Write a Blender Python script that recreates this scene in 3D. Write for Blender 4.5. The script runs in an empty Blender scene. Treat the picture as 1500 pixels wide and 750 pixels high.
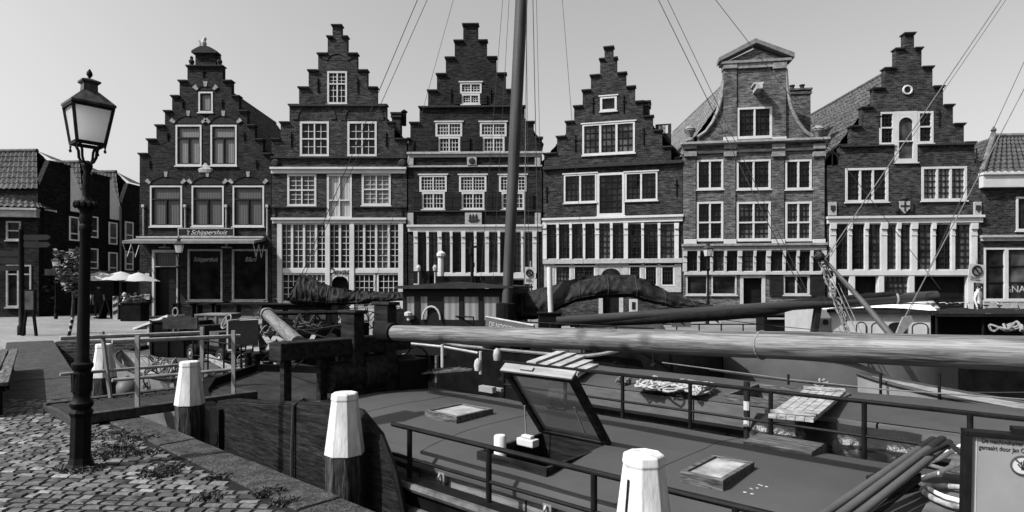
import bpy, bmesh, math, random
from mathutils import Vector, Matrix, noise
rnd = random.Random(7)
R = math.radians
S = bpy.context.scene
C = S.collection
# ------------------------------------------------------------------ camera, sky, sun, exposure
EYE, HOR, FPX = 1.7, 418.0, 900.0            # eye height, horizon row, focal length in px of the 1500 px photo
cam_d = bpy.data.cameras.new('camera'); cam = bpy.data.objects.new('camera', cam_d); C.objects.link(cam)
cam.location = (0, 0, EYE); cam.rotation_euler = (R(90), 0, 0)
cam_d.sensor_width = 36; cam_d.lens = FPX / 1500 * 36; cam_d.shift_y = (HOR - 375) / 1500
cam_d.clip_start = 0.1; cam_d.clip_end = 4000
S.camera = cam
SUN = Vector((2.0, 1.0, -2.35)).normalized()  # the way the light travels
w = bpy.data.worlds.new('World'); S.world = w; w.use_nodes = True
nt = w.node_tree; bg = nt.nodes['Background']
sky = nt.nodes.new('ShaderNodeTexSky'); sky.sky_type = 'NISHITA'; sky.sun_disc = False
sky.sun_elevation = math.asin(-SUN.z); sky.sun_rotation = math.atan2(-SUN.x, -SUN.y)
sky.air_density = 1.0; sky.dust_density = 5.0; sky.ozone_density = 1.0
bw = nt.nodes.new('ShaderNodeRGBToBW')
nt.links.new(sky.outputs[0], bw.inputs[0]); nt.links.new(bw.outputs[0], bg.inputs[0])
bg.inputs[1].default_value = 0.125
sd = bpy.data.lights.new('sun', 'SUN'); sd.energy = 5.0; sd.angle = R(0.5); sd.color = (1, 1, 1)
so = bpy.data.objects.new('sun', sd); C.objects.link(so)
so.rotation_euler = SUN.to_track_quat('-Z', 'Y').to_euler(); so.location = (-20, -10, 25)
vs = S.view_settings
S.display_settings.display_device = 'sRGB'
vs.view_transform = 'Standard'; vs.look = 'None'; vs.gamma = 1; vs.use_curve_mapping = False
vs.exposure = 1.1

# ------------------------------------------------------------------ materials (all grey: the photograph is black and white)
MATS = {}
def _base(name):
    m = bpy.data.materials.new(name); m.use_nodes = True
    return m, m.node_tree, m.node_tree.nodes['Principled BSDF']
def _n(nt, t, **k):
    n = nt.nodes.new(t)
    for a, v in k.items():
        if a.startswith('i_'): n.inputs[a[2:].replace('_', ' ')].default_value = v
        else: setattr(n, a, v)
    return n
def ramp(nt, src, stops):
    r = nt.nodes.new('ShaderNodeValToRGB'); e = r.color_ramp.elements
    for i, (p, v) in enumerate(stops):
        el = e[i] if i < 2 else e.new(p)
        el.position = p; el.color = (v, v, v, 1)
    nt.links.new(src, r.inputs[0]); return r
def mat(name, v, rough=.8, var=.25, scale=4., stretch=(1, 1, 1), bump=.0, bscale=None, spec=.3, metal=0., detail=5, fine=0.):
    if name in MATS: return MATS[name]
    m, nt, b = _base(name); v *= .72
    tc = _n(nt, 'ShaderNodeTexCoord'); mp = _n(nt, 'ShaderNodeMapping'); mp.inputs['Scale'].default_value = stretch
    nt.links.new(tc.outputs['Object'], mp.inputs[0])
    ns = _n(nt, 'ShaderNodeTexNoise', i_Scale=scale, i_Detail=detail, i_Roughness=.65)
    nt.links.new(mp.outputs[0], ns.inputs['Vector'])
    r = ramp(nt, ns.outputs[0], [(.3, max(0, v * (1 - var))), (.7, v * (1 + var))])
    out = r.outputs[0]
    if fine:
        n3 = _n(nt, 'ShaderNodeTexNoise', i_Scale=fine, i_Detail=3, i_Roughness=.7); nt.links.new(mp.outputs[0], n3.inputs['Vector'])
        r3 = ramp(nt, n3.outputs[0], [(.38, .35), (.62, 1.75)]); mx = _n(nt, 'ShaderNodeMix', data_type='RGBA', blend_type='MULTIPLY'); mx.inputs[0].default_value = 1
        nt.links.new(out, mx.inputs[6]); nt.links.new(r3.outputs[0], mx.inputs[7]); out = mx.outputs[2]
    nt.links.new(out, b.inputs['Base Color'])
    b.inputs['Roughness'].default_value = rough; b.inputs['Metallic'].default_value = metal
    b.inputs['Specular IOR Level'].default_value = spec * .25
    if bump:
        n2 = _n(nt, 'ShaderNodeTexNoise', i_Scale=bscale or scale * 3, i_Detail=6, i_Roughness=.6)
        nt.links.new(mp.outputs[0], n2.inputs['Vector'])
        bp = _n(nt, 'ShaderNodeBump', i_Strength=1., i_Distance=bump)
        nt.links.new(n2.outputs[0], bp.inputs['Height']); nt.links.new(bp.outputs[0], b.inputs['Normal'])
    MATS[name] = m; return m
def brick(name, v, mort=1.5, bw_=.23, bh=.085, var=.55, stain=.5):
    m, nt, b = _base(name)
    tc = _n(nt, 'ShaderNodeTexCoord'); sp = _n(nt, 'ShaderNodeSeparateXYZ'); nt.links.new(tc.outputs['Object'], sp.inputs[0])
    ad = _n(nt, 'ShaderNodeMath'); nt.links.new(sp.outputs[0], ad.inputs[0]); nt.links.new(sp.outputs[1], ad.inputs[1])
    cb = _n(nt, 'ShaderNodeCombineXYZ'); nt.links.new(ad.outputs[0], cb.inputs[0]); nt.links.new(sp.outputs[2], cb.inputs[1])
    br = _n(nt, 'ShaderNodeTexBrick', i_Scale=1., i_Mortar_Size=.011, i_Bias=-.1, i_Brick_Width=bw_, i_Row_Height=bh, i_Mortar_Smooth=.3)
    br.inputs['Color1'].default_value = (v * (1 - var),) * 3 + (1,); br.inputs['Color2'].default_value = (v * (1 + var),) * 3 + (1,)
    br.inputs['Mortar'].default_value = (v * mort,) * 3 + (1,)
    nt.links.new(cb.outputs[0], br.inputs['Vector'])
    ns = _n(nt, 'ShaderNodeTexNoise', i_Scale=.8, i_Detail=8, i_Roughness=.7); nt.links.new(tc.outputs['Object'], ns.inputs['Vector'])
    r = ramp(nt, ns.outputs[0], [(.3, 1 - stain), (.7, 1 + stain * .6)])
    mx = _n(nt, 'ShaderNodeMix', data_type='RGBA', blend_type='MULTIPLY'); mx.inputs[0].default_value = 1
    nt.links.new(br.outputs[0], mx.inputs[6]); nt.links.new(r.outputs[0], mx.inputs[7])
    mp2 = _n(nt, 'ShaderNodeMapping'); mp2.inputs['Scale'].default_value = (2.6, 11., 1); nt.links.new(cb.outputs[0], mp2.inputs[0])
    n2 = _n(nt, 'ShaderNodeTexNoise', i_Scale=1., i_Detail=7, i_Roughness=.75); nt.links.new(mp2.outputs[0], n2.inputs['Vector'])
    r2 = ramp(nt, n2.outputs[0], [(.36, .25), (.64, 2.2)]); mx2 = _n(nt, 'ShaderNodeMix', data_type='RGBA', blend_type='MULTIPLY'); mx2.inputs[0].default_value = 1
    nt.links.new(mx.outputs[2], mx2.inputs[6]); nt.links.new(r2.outputs[0], mx2.inputs[7]); nt.links.new(mx2.outputs[2], b.inputs['Base Color'])
    b.inputs['Roughness'].default_value = .9; b.inputs['Specular IOR Level'].default_value = .08
    bp = _n(nt, 'ShaderNodeBump', i_Strength=.6, i_Distance=.012, invert=True)
    nt.links.new(br.outputs['Fac'], bp.inputs['Height']); nt.links.new(bp.outputs[0], b.inputs['Normal'])
    MATS[name] = m; return m
def glass(name, v, rough=.04, curtain=0., spec=.13):
    m, nt, b = _base(name)
    tc = _n(nt, 'ShaderNodeTexCoord')
    b.inputs['Roughness'].default_value = rough; b.inputs['Specular IOR Level'].default_value = spec
    ns = _n(nt, 'ShaderNodeTexNoise', i_Scale=.9, i_Detail=2); nt.links.new(tc.outputs['Object'], ns.inputs['Vector'])
    bp = _n(nt, 'ShaderNodeBump', i_Strength=.5, i_Distance=.03); nt.links.new(ns.outputs[0], bp.inputs['Height']); nt.links.new(bp.outputs[0], b.inputs['Normal'])
    if curtain:
        wv = _n(nt, 'ShaderNodeTexWave', i_Scale=2.2, i_Distortion=1.5, i_Detail=2, bands_direction='X'); nt.links.new(tc.outputs['Object'], wv.inputs['Vector'])
        r = ramp(nt, wv.outputs[0], [(0., curtain * .6), (1., curtain)])
    else:
        n2 = _n(nt, 'ShaderNodeTexNoise', i_Scale=1.3, i_Detail=3); nt.links.new(tc.outputs['Object'], n2.inputs['Vector'])
        r = ramp(nt, n2.outputs[0], [(.4, v * .4), (.75, v * 2.5)])
    nt.links.new(r.outputs[0], b.inputs['Base Color'])
    MATS[name] = m; return m
WHITE = mat('white_paint', 0.37, .6, .12, 1.5)
WHITE2 = mat('aged_white_paint', 0.28, .7, .3, 3., bump=.004)
CREAM = mat('stone_white', 0.24, .8, .25, 6.)
DARKW = mat('dark_joinery', 0.012, .5, .3, 3.)
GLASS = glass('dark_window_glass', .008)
GLASSM = glass('bottle_glass', .03, .15)
NET = glass('net_curtain_glass', .05, .15, .05); CURT = glass('curtained_glass', .2, .15, .12)
BLACK = mat('black_iron', .008, .5, .4, 8., spec=.12, bump=.002)
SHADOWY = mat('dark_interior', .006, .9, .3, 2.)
B1 = brick('brick_dark', 0.0095); B2 = brick('brick_mid', 0.017); B3 = brick('brick_brown', 0.009, 1.4); B4 = brick('brick_warm', 0.015)
B5 = brick('brick_pale', 0.046, 1.35, var=.35); B6 = brick('brick_red', 0.018); B7 = brick('brick_plum', 0.017); BL = brick('brick_terrace', 0.008, 1.2)
TILE = mat('pan_tiles', 0.05, .7, .8, 5., bump=.004, bscale=20); TILEL = mat('pale_pan_tiles', 0.1, .75, .5, 2.5); TILED = mat('dark_pan_tiles', 0.05, .6, .5, 3.)
COPE = mat('coping_stone', 0.022, .8, .4, 5.)
STONE = mat('granite_kerb', 0.032, .85, .55, 7., bump=.006, bscale=60, fine=55.)
CANVAS = mat('deck_canvas', 0.048, .75, .2, .55, bump=.003, bscale=5, spec=.25, detail=7)
CANVAS2 = mat('deck_canvas_worn', .046, .75, .22, .8, bump=.005, bscale=5, detail=6)
TARP = mat('black_sailcloth', .009, .6, .4, 3., (1.6, 3, 3), bump=.03, bscale=2.6, spec=.3)
WOOD = mat('weathered_wood', 0.06, .75, .5, 2., (1.2, 14, 14), bump=.004, bscale=3., fine=6.)
WOODD = mat('tarred_wood', .014, .6, .75, 2., (1.1, 9, 9), bump=.008, bscale=3., spec=.1)
WOODL = mat('pale_planks', 0.18, .75, .4, 2., (1.2, 12, 12), bump=.003)
PILE = mat('pile_wood', 0.025, .8, .6, 2.5, (8, 8, .8), bump=.012, bscale=4., fine=5.)
PILEW = mat('pile_white', .42, .6, .35, 2.2, (5, 5, .9), bump=.006, bscale=5)
ROPE = mat('rope_fibre', 0.12, .9, .4, 30.); ROPED = mat('rigging_wire', .03, .6, .3, 20.); ROPEL = mat('pale_rope', 0.17, .9, .35, 40., bump=.004)
HULL = mat('hull_black', 0.007, .35, .5, 3., bump=.004, spec=.1); HULLG = mat('hull_grey', 0.075, .5, .2, 2., spec=.4); HULLW = mat('hull_white', 0.15, .45, .25, 2.)
RUBBER = mat('tyre_rubber', .012, .8, .2, 9.)
STEEL = mat('galvanised_steel', 0.2, .42, .25, 6., metal=.35)
PANEL = mat('sign_panel_grey', 0.18, .45, .12, 3., spec=.4)
PLASTIC = mat('black_plastic_sheet', .012, .3, .3, 3., bump=.03, bscale=4, spec=.6)
SKIN = mat('skin', .35, .6, .1); SHIRTD = mat('dark_cloth', .03, .9, .3); SHIRTL = mat('light_cloth', 0.4, .9, .15); HAIR = mat('hair', .02, .7, .3)
LEAF = mat('leaf', .07, .6, .5, 3.); LEAFL = mat('leaf_pale', .16, .6, .5, 3.)
PARA = mat('parasol_cloth', 0.3, .85, .12, 2.)
FROST, _ft, _fb = _base('frosted_lamp_glass')
_d = _n(_ft, 'ShaderNodeBsdfTranslucent'); _d.inputs[0].default_value = (.8, .8, .8, 1); _fb.inputs['Base Color'].default_value = (.5, .5, .5, 1); _fb.inputs['Roughness'].default_value = .4
_mx = _n(_ft, 'ShaderNodeMixShader'); _mx.inputs[0].default_value = .6; _ft.links.new(_fb.outputs[0], _mx.inputs[1]); _ft.links.new(_d.outputs[0], _mx.inputs[2]); _ft.links.new(_mx.outputs[0], _ft.nodes['Material Output'].inputs[0])

# ------------------------------------------------------------------ mesh builder: everything is given in a frame, stored in the root's own space
ROOT = {}
class MB:
    def __init__(s, F=None): s.v, s.f, s.mi, s.F, s.cur, s.tone = [], [], [], F or Matrix(), 0, None
    def add(s, vs, fs, M=None):
        o = len(s.v); T = s.F @ M if M is not None else s.F
        s.v += [T @ Vector(p) for p in vs]
        for f in fs: s.f.append([i + o for i in f]); s.mi.append(s.cur)
    def box(s, x0, x1, y0, y1, z0, z1, M=None):
        if x0 > x1: x0, x1 = x1, x0
        if y0 > y1: y0, y1 = y1, y0
        if z0 > z1: z0, z1 = z1, z0
        s.add([(x0, y0, z0), (x1, y0, z0), (x1, y1, z0), (x0, y1, z0), (x0, y0, z1), (x1, y0, z1), (x1, y1, z1), (x0, y1, z1)],
              [(0, 3, 2, 1), (4, 5, 6, 7), (0, 1, 5, 4), (1, 2, 6, 5), (2, 3, 7, 6), (3, 0, 4, 7)], M)
    def prism(s, poly, y0, y1, M=None):          # poly in (x, z), counter-clockwise seen from -y
        n = len(poly)
        s.add([(x, y0, z) for x, z in poly] + [(x, y1, z) for x, z in poly],
              [tuple(range(n)), tuple(range(2 * n - 1, n - 1, -1))] + [(i, i + n, (i + 1) % n + n, (i + 1) % n) for i in range(n)], M)
    def slab(s, poly, z0, z1, M=None):            # poly in (x, y) counter-clockwise from above
        n = len(poly)
        s.add([(x, y, z0) for x, y in poly] + [(x, y, z1) for x, y in poly],
              [tuple(range(n - 1, -1, -1)), tuple(range(n, 2 * n))] + [(i, (i + 1) % n, (i + 1) % n + n, i + n) for i in range(n)], M)
    def tube(s, pts, r, seg=8, closed=False, M=None, cap=True):
        P = [Vector(p) for p in pts]; n = len(P); rr = r if isinstance(r, (list, tuple)) else [r] * n
        vs, fs, up = [], [], None
        for i in range(n):
            a = P[(i - 1) % n] if (closed or i) else P[i]; b = P[(i + 1) % n] if (closed or i < n - 1) else P[i]
            d = (b - a)
            d = d.normalized() if d.length > 1e-9 else Vector((0, 0, 1))
            if up is None: up = Vector((0, 0, 1)) if abs(d.z) < .9 else Vector((0, 1, 0))
            x = d.cross(up)
            if x.length < 1e-6: x = d.orthogonal()
            x.normalize(); y = x.cross(d).normalized(); up = y
            for k in range(seg):
                t = 2 * math.pi * k / seg; vs.append(P[i] + (x * math.cos(t) + y * math.sin(t)) * rr[i])
        m = n if closed else n - 1
        for i in range(m):
            for k in range(seg):
                a, b = i * seg + k, i * seg + (k + 1) % seg; c, d2 = ((i + 1) % n) * seg + k, ((i + 1) % n) * seg + (k + 1) % seg
                fs.append((a, b, d2, c))
        if cap and not closed: fs.append(tuple(range(seg - 1, -1, -1))); fs.append(tuple(range((n - 1) * seg, n * seg)))
        s.add(vs, fs, M)
    def lathe(s, prof, seg=16, M=None, rot=0.):
        vs, fs, n = [], [], len(prof)
        for r, z in prof:
            for k in range(seg):
                t = 2 * math.pi * k / seg + rot; vs.append((r * math.cos(t), r * math.sin(t), z))
        for i in range(n - 1):
            for k in range(seg): fs.append((i * seg + k, i * seg + (k + 1) % seg, (i + 1) * seg + (k + 1) % seg, (i + 1) * seg + k))
        fs.append(tuple(range(seg - 1, -1, -1))); fs.append(tuple(range((n - 1) * seg, n * seg)))
        s.add(vs, fs, M)
    def bar(s, p, q, w, h, up=(0, 0, 1)):         # square beam from p to q
        p, q = Vector(p), Vector(q); d = (q - p); L = d.length; d.normalize(); u = Vector(up)
        x = d.cross(u)
        if x.length < 1e-6: x = d.orthogonal()
        x.normalize(); y = x.cross(d)
        M = Matrix((x, y, d)).transposed().to_4x4(); M.translation = p
        s.box(-w / 2, w / 2, -h / 2, h / 2, 0, L, M)
    def grid(s, rows):                            # rows of points
        n, m = len(rows), len(rows[0])
        s.add([p for r in rows for p in r], [(i * m + j, i * m + j + 1, (i + 1) * m + j + 1, (i + 1) * m + j) for i in range(n - 1) for j in range(m - 1)])
    def build(s, name, mats, parent=None, smooth=False, bevel=0., auto=None):
        me = bpy.data.meshes.new(name); o = bpy.data.objects.new(name, me); C.objects.link(o)
        if parent is not None:
            r = parent
            while r.parent is not None: r = r.parent
            Mi = ROOT[r.name].inverted(); vs = [Mi @ v for v in s.v]; o.parent = parent
        else:
            lo = Vector((min(v.x for v in s.v), min(v.y for v in s.v), min(v.z for v in s.v))); hi = Vector((max(v.x for v in s.v), max(v.y for v in s.v), 0))
            c = Vector(((lo.x + hi.x) / 2, (lo.y + hi.y) / 2, lo.z)); vs = [v - c for v in s.v]; o.location = c
            ROOT[o.name] = Matrix.Translation(c)
        me.from_pydata([tuple(v) for v in vs], [], s.f); 
        for m in (mats if isinstance(mats, (list, tuple)) else [mats]): me.materials.append(m)
        if any(s.mi): me.polygons.foreach_set('material_index', s.mi)
        me.update(); me.validate()
        if smooth:
            me.polygons.foreach_set('use_smooth', [True] * len(me.polygons))
            try: me.set_sharp_from_angle(angle=R(auto or 45))
            except Exception: pass
        if bevel:
            b = o.modifiers.new('bevel', 'BEVEL'); b.width = bevel; b.segments = 2; b.limit_method = 'ANGLE'
        return o
def tag(o, label=None, cat=None, group=None, kind=None):
    if label: o['label'] = label
    if cat: o['category'] = cat
    if group: o['group'] = group
    if kind: o['kind'] = kind
    return o
def empty(name, M, label, cat, group=None):
    o = bpy.data.objects.new(name, None); C.objects.link(o); o.matrix_world = M; o.empty_display_size = .3
    ROOT[o.name] = M.copy(); return tag(o, label, cat, group)
def copy_tree(o, M=None, label=None):
    c = o.copy(); C.objects.link(c)
    if M is not None: c.matrix_world = M; ROOT[c.name] = M.copy()
    if label: c['label'] = label
    def kids(a, b):
        for ch in [x for x in a.children if x is not b]:
            d = ch.copy(); C.objects.link(d); d.parent = b; kids(ch, d)
    kids(o, c); return c
def text(name, body, size, M, material, parent, ext=.004, shear=0., sx=1.):
    cu = bpy.data.curves.new(name, 'FONT'); cu.body = body; cu.size = size; cu.align_x = 'CENTER'; cu.align_y = 'CENTER'; cu.extrude = ext; cu.shear = shear
    t = bpy.data.objects.new(name + '_tmp', cu); C.objects.link(t)
    bpy.context.view_layer.update()
    me = bpy.data.meshes.new_from_object(t.evaluated_get(bpy.context.evaluated_depsgraph_get()))
    vs = [M @ Vector((v.co.x * sx, v.co.y, v.co.z)) for v in me.vertices]; fs = [list(p.vertices) for p in me.polygons]
    bpy.data.objects.remove(t); bpy.data.curves.remove(cu); bpy.data.meshes.remove(me)
    b = MB(); b.v = vs; b.f = fs; b.mi = [0] * len(fs)
    return b.build(name, material, parent)
# pixel of the 1500 x 750 photo -> world
def wz(px, py, z): return Vector(((px - 750) / FPX * z, z, EYE - (py - HOR) / FPX * z))
def wh(px, py, h): z = FPX * (EYE - h) / (py - HOR); return Vector(((px - 750) / FPX * z, z, h))
# the moored barges' frame: s along the quay (to the right and nearer), n away from the quay, h up
UX, UY = .7507, -.6606
FB = Matrix(((UX, -UY, 0, 0), (UY, UX, 0, 0), (0, 0, 1, 0), (0, 0, 0, 1))); FBI = FB.inverted()
def bn(px, py, n):
    k = (px - 750) / FPX; s = n * (k * UX + UY) / (UX - k * UY); y = UY * s + UX * n
    return Vector((s, n, EYE - (py - HOR) * y / FPX))
def bh(px, py, h): return FBI @ wh(px, py, h)
def T(x, y, z): return Matrix.Translation((x, y, z))
def RZ(a): return Matrix.Rotation(a, 4, 'Z')

# ------------------------------------------------------------------ the setting: ground, kerb, quay walls, water
E0, E1, E2, E3 = Vector((15.9, -10.33)), Vector((-1.07, 4.6)), Vector((-6.4, 9.3)), Vector((-13.4, 18))
E4 = Vector((40, 25.6))
g = MB()
g.add([(E0.x, E0.y, 0), (E1.x, E1.y, 0), (E2.x, E2.y, 0), (E3.x, E3.y, 0), (-1500, 18, 0), (-1500, -300, 0), (E0.x, -300, 0)], [tuple(range(6, -1, -1))])
g.add([(-1500, 18, 0), (E3.x, E3.y, 0), (E4.x, E4.y, 0), (1500, E4.y, 0), (1500, 2500, 0), (-1500, 2500, 0)], [tuple(range(6))])
def ground_mat():
    m, nt, b = _base('street_clinkers')
    tc = _n(nt, 'ShaderNodeTexCoord')
    br = _n(nt, 'ShaderNodeTexBrick', i_Scale=1., i_Mortar_Size=.012, i_Brick_Width=.3, i_Row_Height=.15)
    br.inputs['Color1'].default_value = (.075,) * 3 + (1,); br.inputs['Color2'].default_value = (.11,) * 3 + (1,); br.inputs['Mortar'].default_value = (.04,) * 3 + (1,)
    ns = _n(nt, 'ShaderNodeTexNoise', i_Scale=.35, i_Detail=9, i_Roughness=.7)
    for x in (br, ns): nt.links.new(tc.outputs['Object'], x.inputs['Vector'])
    r = ramp(nt, ns.outputs[0], [(.32, .6), (.7, 1.35)])
    mx = _n(nt, 'ShaderNodeMix', data_type='RGBA', blend_type='MULTIPLY'); mx.inputs[0].default_value = 1
    nt.links.new(br.outputs[0], mx.inputs[6]); nt.links.new(r.outputs[0], mx.inputs[7]); nt.links.new(mx.outputs[2], b.inputs['Base Color'])
    b.inputs['Roughness'].default_value = .9
    bp = _n(nt, 'ShaderNodeBump', i_Strength=.5, i_Distance=.01, invert=True); nt.links.new(br.outputs['Fac'], bp.inputs['Height']); nt.links.new(bp.outputs[0], b.inputs['Normal'])
    return m
tag(g.build('ground', ground_mat()), kind='structure')
def water_mat():
    m, nt, b = _base('harbour_water')
    b.inputs['Base Color'].default_value = (.012, .012, .012, 1); b.inputs['Roughness'].default_value = .06
    tc = _n(nt, 'ShaderNodeTexCoord'); ns = _n(nt, 'ShaderNodeTexNoise', i_Scale=1.6, i_Detail=5, i_Distortion=.4)
    nt.links.new(tc.outputs['Object'], ns.inputs['Vector'])
    bp = _n(nt, 'ShaderNodeBump', i_Strength=.5, i_Distance=.08); nt.links.new(ns.outputs[0], bp.inputs['Height']); nt.links.new(bp.outputs[0], b.inputs['Normal'])
    return m
wt = MB(); wt.add([(-30, -40, -1.15), (90, -40, -1.15), (90, 40, -1.15), (-30, 40, -1.15)], [(0, 1, 2, 3)]); tag(wt.build('water', water_mat()), kind='structure')
qw = MB()
for a, b in ((E0, E1), (E1, E2), (E2, E3), (E3, E4)):
    d = (b - a).normalized(); n = Vector((d.y, -d.x)) * .02
    qw.add([(a.x + n.x, a.y + n.y, -.002), (b.x + n.x, b.y + n.y, -.002), (b.x + n.x, b.y + n.y, -2), (a.x + n.x, a.y + n.y, -2)], [(0, 1, 2, 3)])
tag(qw.build('quay_wall', brick('quay_brick', 0.03)), kind='structure')
# kerb of long granite slabs along the quay edge
kb = MB(); UQ = (E2 - E1).normalized(); NQ = Vector((-UQ.y, UQ.x)) * 1
if NQ.x > 0: NQ = -NQ
d0 = -8.0; L12 = (E2 - E1).length
while d0 < L12:
    ln = min(rnd.uniform(1.2, 1.9), L12 - d0); a = E1 + UQ * (d0 + .006); b = E1 + UQ * (d0 + ln - .006); hz = .035 + rnd.uniform(-.006, .006)
    kb.slab([(p.x, p.y) for p in (a, b, b + NQ * .37, a + NQ * .37)][::1], -.3, hz); d0 += ln
d0 = 0; U2 = (E3 - E2).normalized(); N2 = Vector((-U2.y, U2.x)); N2 = N2 if N2.x < 0 else -N2
while d0 < (E3 - E2).length - .3:
    ln = rnd.uniform(1.0, 1.5); a = E2 + U2 * (d0 + .008); b = E2 + U2 * (d0 + ln - .008)
    kb.slab([(p.x, p.y) for p in (a, b, b + N2 * 1.1, a + N2 * 1.1)], -.3, .03 + rnd.uniform(-.005, .005)); d0 += ln
U3 = (E4 - E3).normalized(); N3 = Vector((-U3.y, U3.x)); N3 = N3 if N3.y > 0 else -N3
for i in range(28):
    a = E3 + U3 * (i * 1.7 + .01); b = E3 + U3 * (i * 1.7 + 1.69); kb.slab([(p.x, p.y) for p in (a, b, b + N3 * .5, a + N3 * .5)], -.3, .05)
ob = kb.build('kerb', STONE, bevel=.015); bm = bmesh.new(); bm.from_mesh(ob.data); bmesh.ops.recalc_face_normals(bm, faces=bm.faces); bm.to_mesh(ob.data); bm.free(); tag(ob, kind='structure')
# hand-laid cobbles: real stones, in courses
def cobble_mat():
    m, nt, b = _base('cobble_stone')
    at = _n(nt, 'ShaderNodeAttribute', attribute_name='tone'); tc = _n(nt, 'ShaderNodeTexCoord')
    ns = _n(nt, 'ShaderNodeTexNoise', i_Scale=24, i_Detail=6); nt.links.new(tc.outputs['Object'], ns.inputs['Vector'])
    r = ramp(nt, ns.outputs[0], [(.3, .55), (.7, 1.3)])
    mx = _n(nt, 'ShaderNodeMix', data_type='RGBA', blend_type='MULTIPLY'); mx.inputs[0].default_value = 1
    nt.links.new(at.outputs['Color'], mx.inputs[6]); nt.links.new(r.outputs[0], mx.inputs[7]); nt.links.new(mx.outputs[2], b.inputs['Base Color'])
    b.inputs['Roughness'].default_value = .7; b.inputs['Specular IOR Level'].default_value = .3
    bp = _n(nt, 'ShaderNodeBump', i_Strength=.8, i_Distance=.008); nt.links.new(ns.outputs[0], bp.inputs['Height']); nt.links.new(bp.outputs[0], b.inputs['Normal'])
    return m
cb = MB(); tones = []
ca, sa = math.cos(R(-4)), math.sin(R(-4))
yy = 2.2
def quay_d(x, y):  # signed distance on the land side of the kerb
    return (Vector((x, y)) - E1).dot(NQ)
while yy < 10.2:
    hh = rnd.uniform(.085, .11); xx = -10.5 + rnd.uniform(0, .2)
    while xx < 3:
        ww = rnd.uniform(.1, .18); cx, cy = xx + ww / 2, yy + hh / 2
        X, Y = cx * ca - cy * sa, cx * sa + cy * ca
        if quay_d(X, Y) > .37 + ww * .45 and not (Y > 9.0 and X > -7.9 + (Y - 9) * -.8):
            a, b = ww / 2 - .007, hh / 2 - .012; a2, b2 = a - .01, b - .01; ht = rnd.uniform(.022, .032); tl = rnd.uniform(-.005, .005); tl2 = rnd.uniform(-.005, .005)
            M = T(X, Y, 0) @ RZ(R(-4) + rnd.uniform(-.06, .06))
            j = lambda: rnd.uniform(-.008, .008)
            cb.add([(-a + j(), -b + j(), -.01), (a + j(), -b + j(), -.01), (a + j(), b + j(), -.01), (-a + j(), b + j(), -.01),
                    (-a + .006, -b + .006, ht * .55), (a - .006, -b + .006, ht * .55), (a - .006, b - .006, ht * .55), (-a + .006, b - .006, ht * .55),
                    (-a2, -b2, ht + tl), (a2, -b2, ht + tl2), (a2, b2, ht - tl), (-a2, b2, ht - tl2)],
                   [(0, 1, 5, 4), (1, 2, 6, 5), (2, 3, 7, 6), (3, 0, 4, 7), (4, 5, 9, 8), (5, 6, 10, 9), (6, 7, 11, 10), (7, 4, 8, 11), (8, 9, 10, 11)], M)
            tones += [min(.14, max(.014, rnd.gauss(.046, .027)))] * 12
        xx += ww
    yy += hh
co = cb.build('cobbles', cobble_mat(), smooth=True, auto=65); at = co.data.attributes.new('tone', 'FLOAT_COLOR', 'POINT')
at.data.foreach_set('color', [c for t in tones for c in (t, t, t, 1)])
tag(co, kind='structure')
sb = MB(); sb.add([(-11, 2, .017), (2.5, 1.05, .017), (-1.4, 4.45, .017), (-6.7, 9.1, .017), (-8.5, 10.2, .017), (-12, 10.4, .017)], [(0, 1, 2, 3, 4, 5)])
tag(sb.build('path', mat('joint_sand', 0.01, .95, .4, 12.)), kind='structure')

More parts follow.
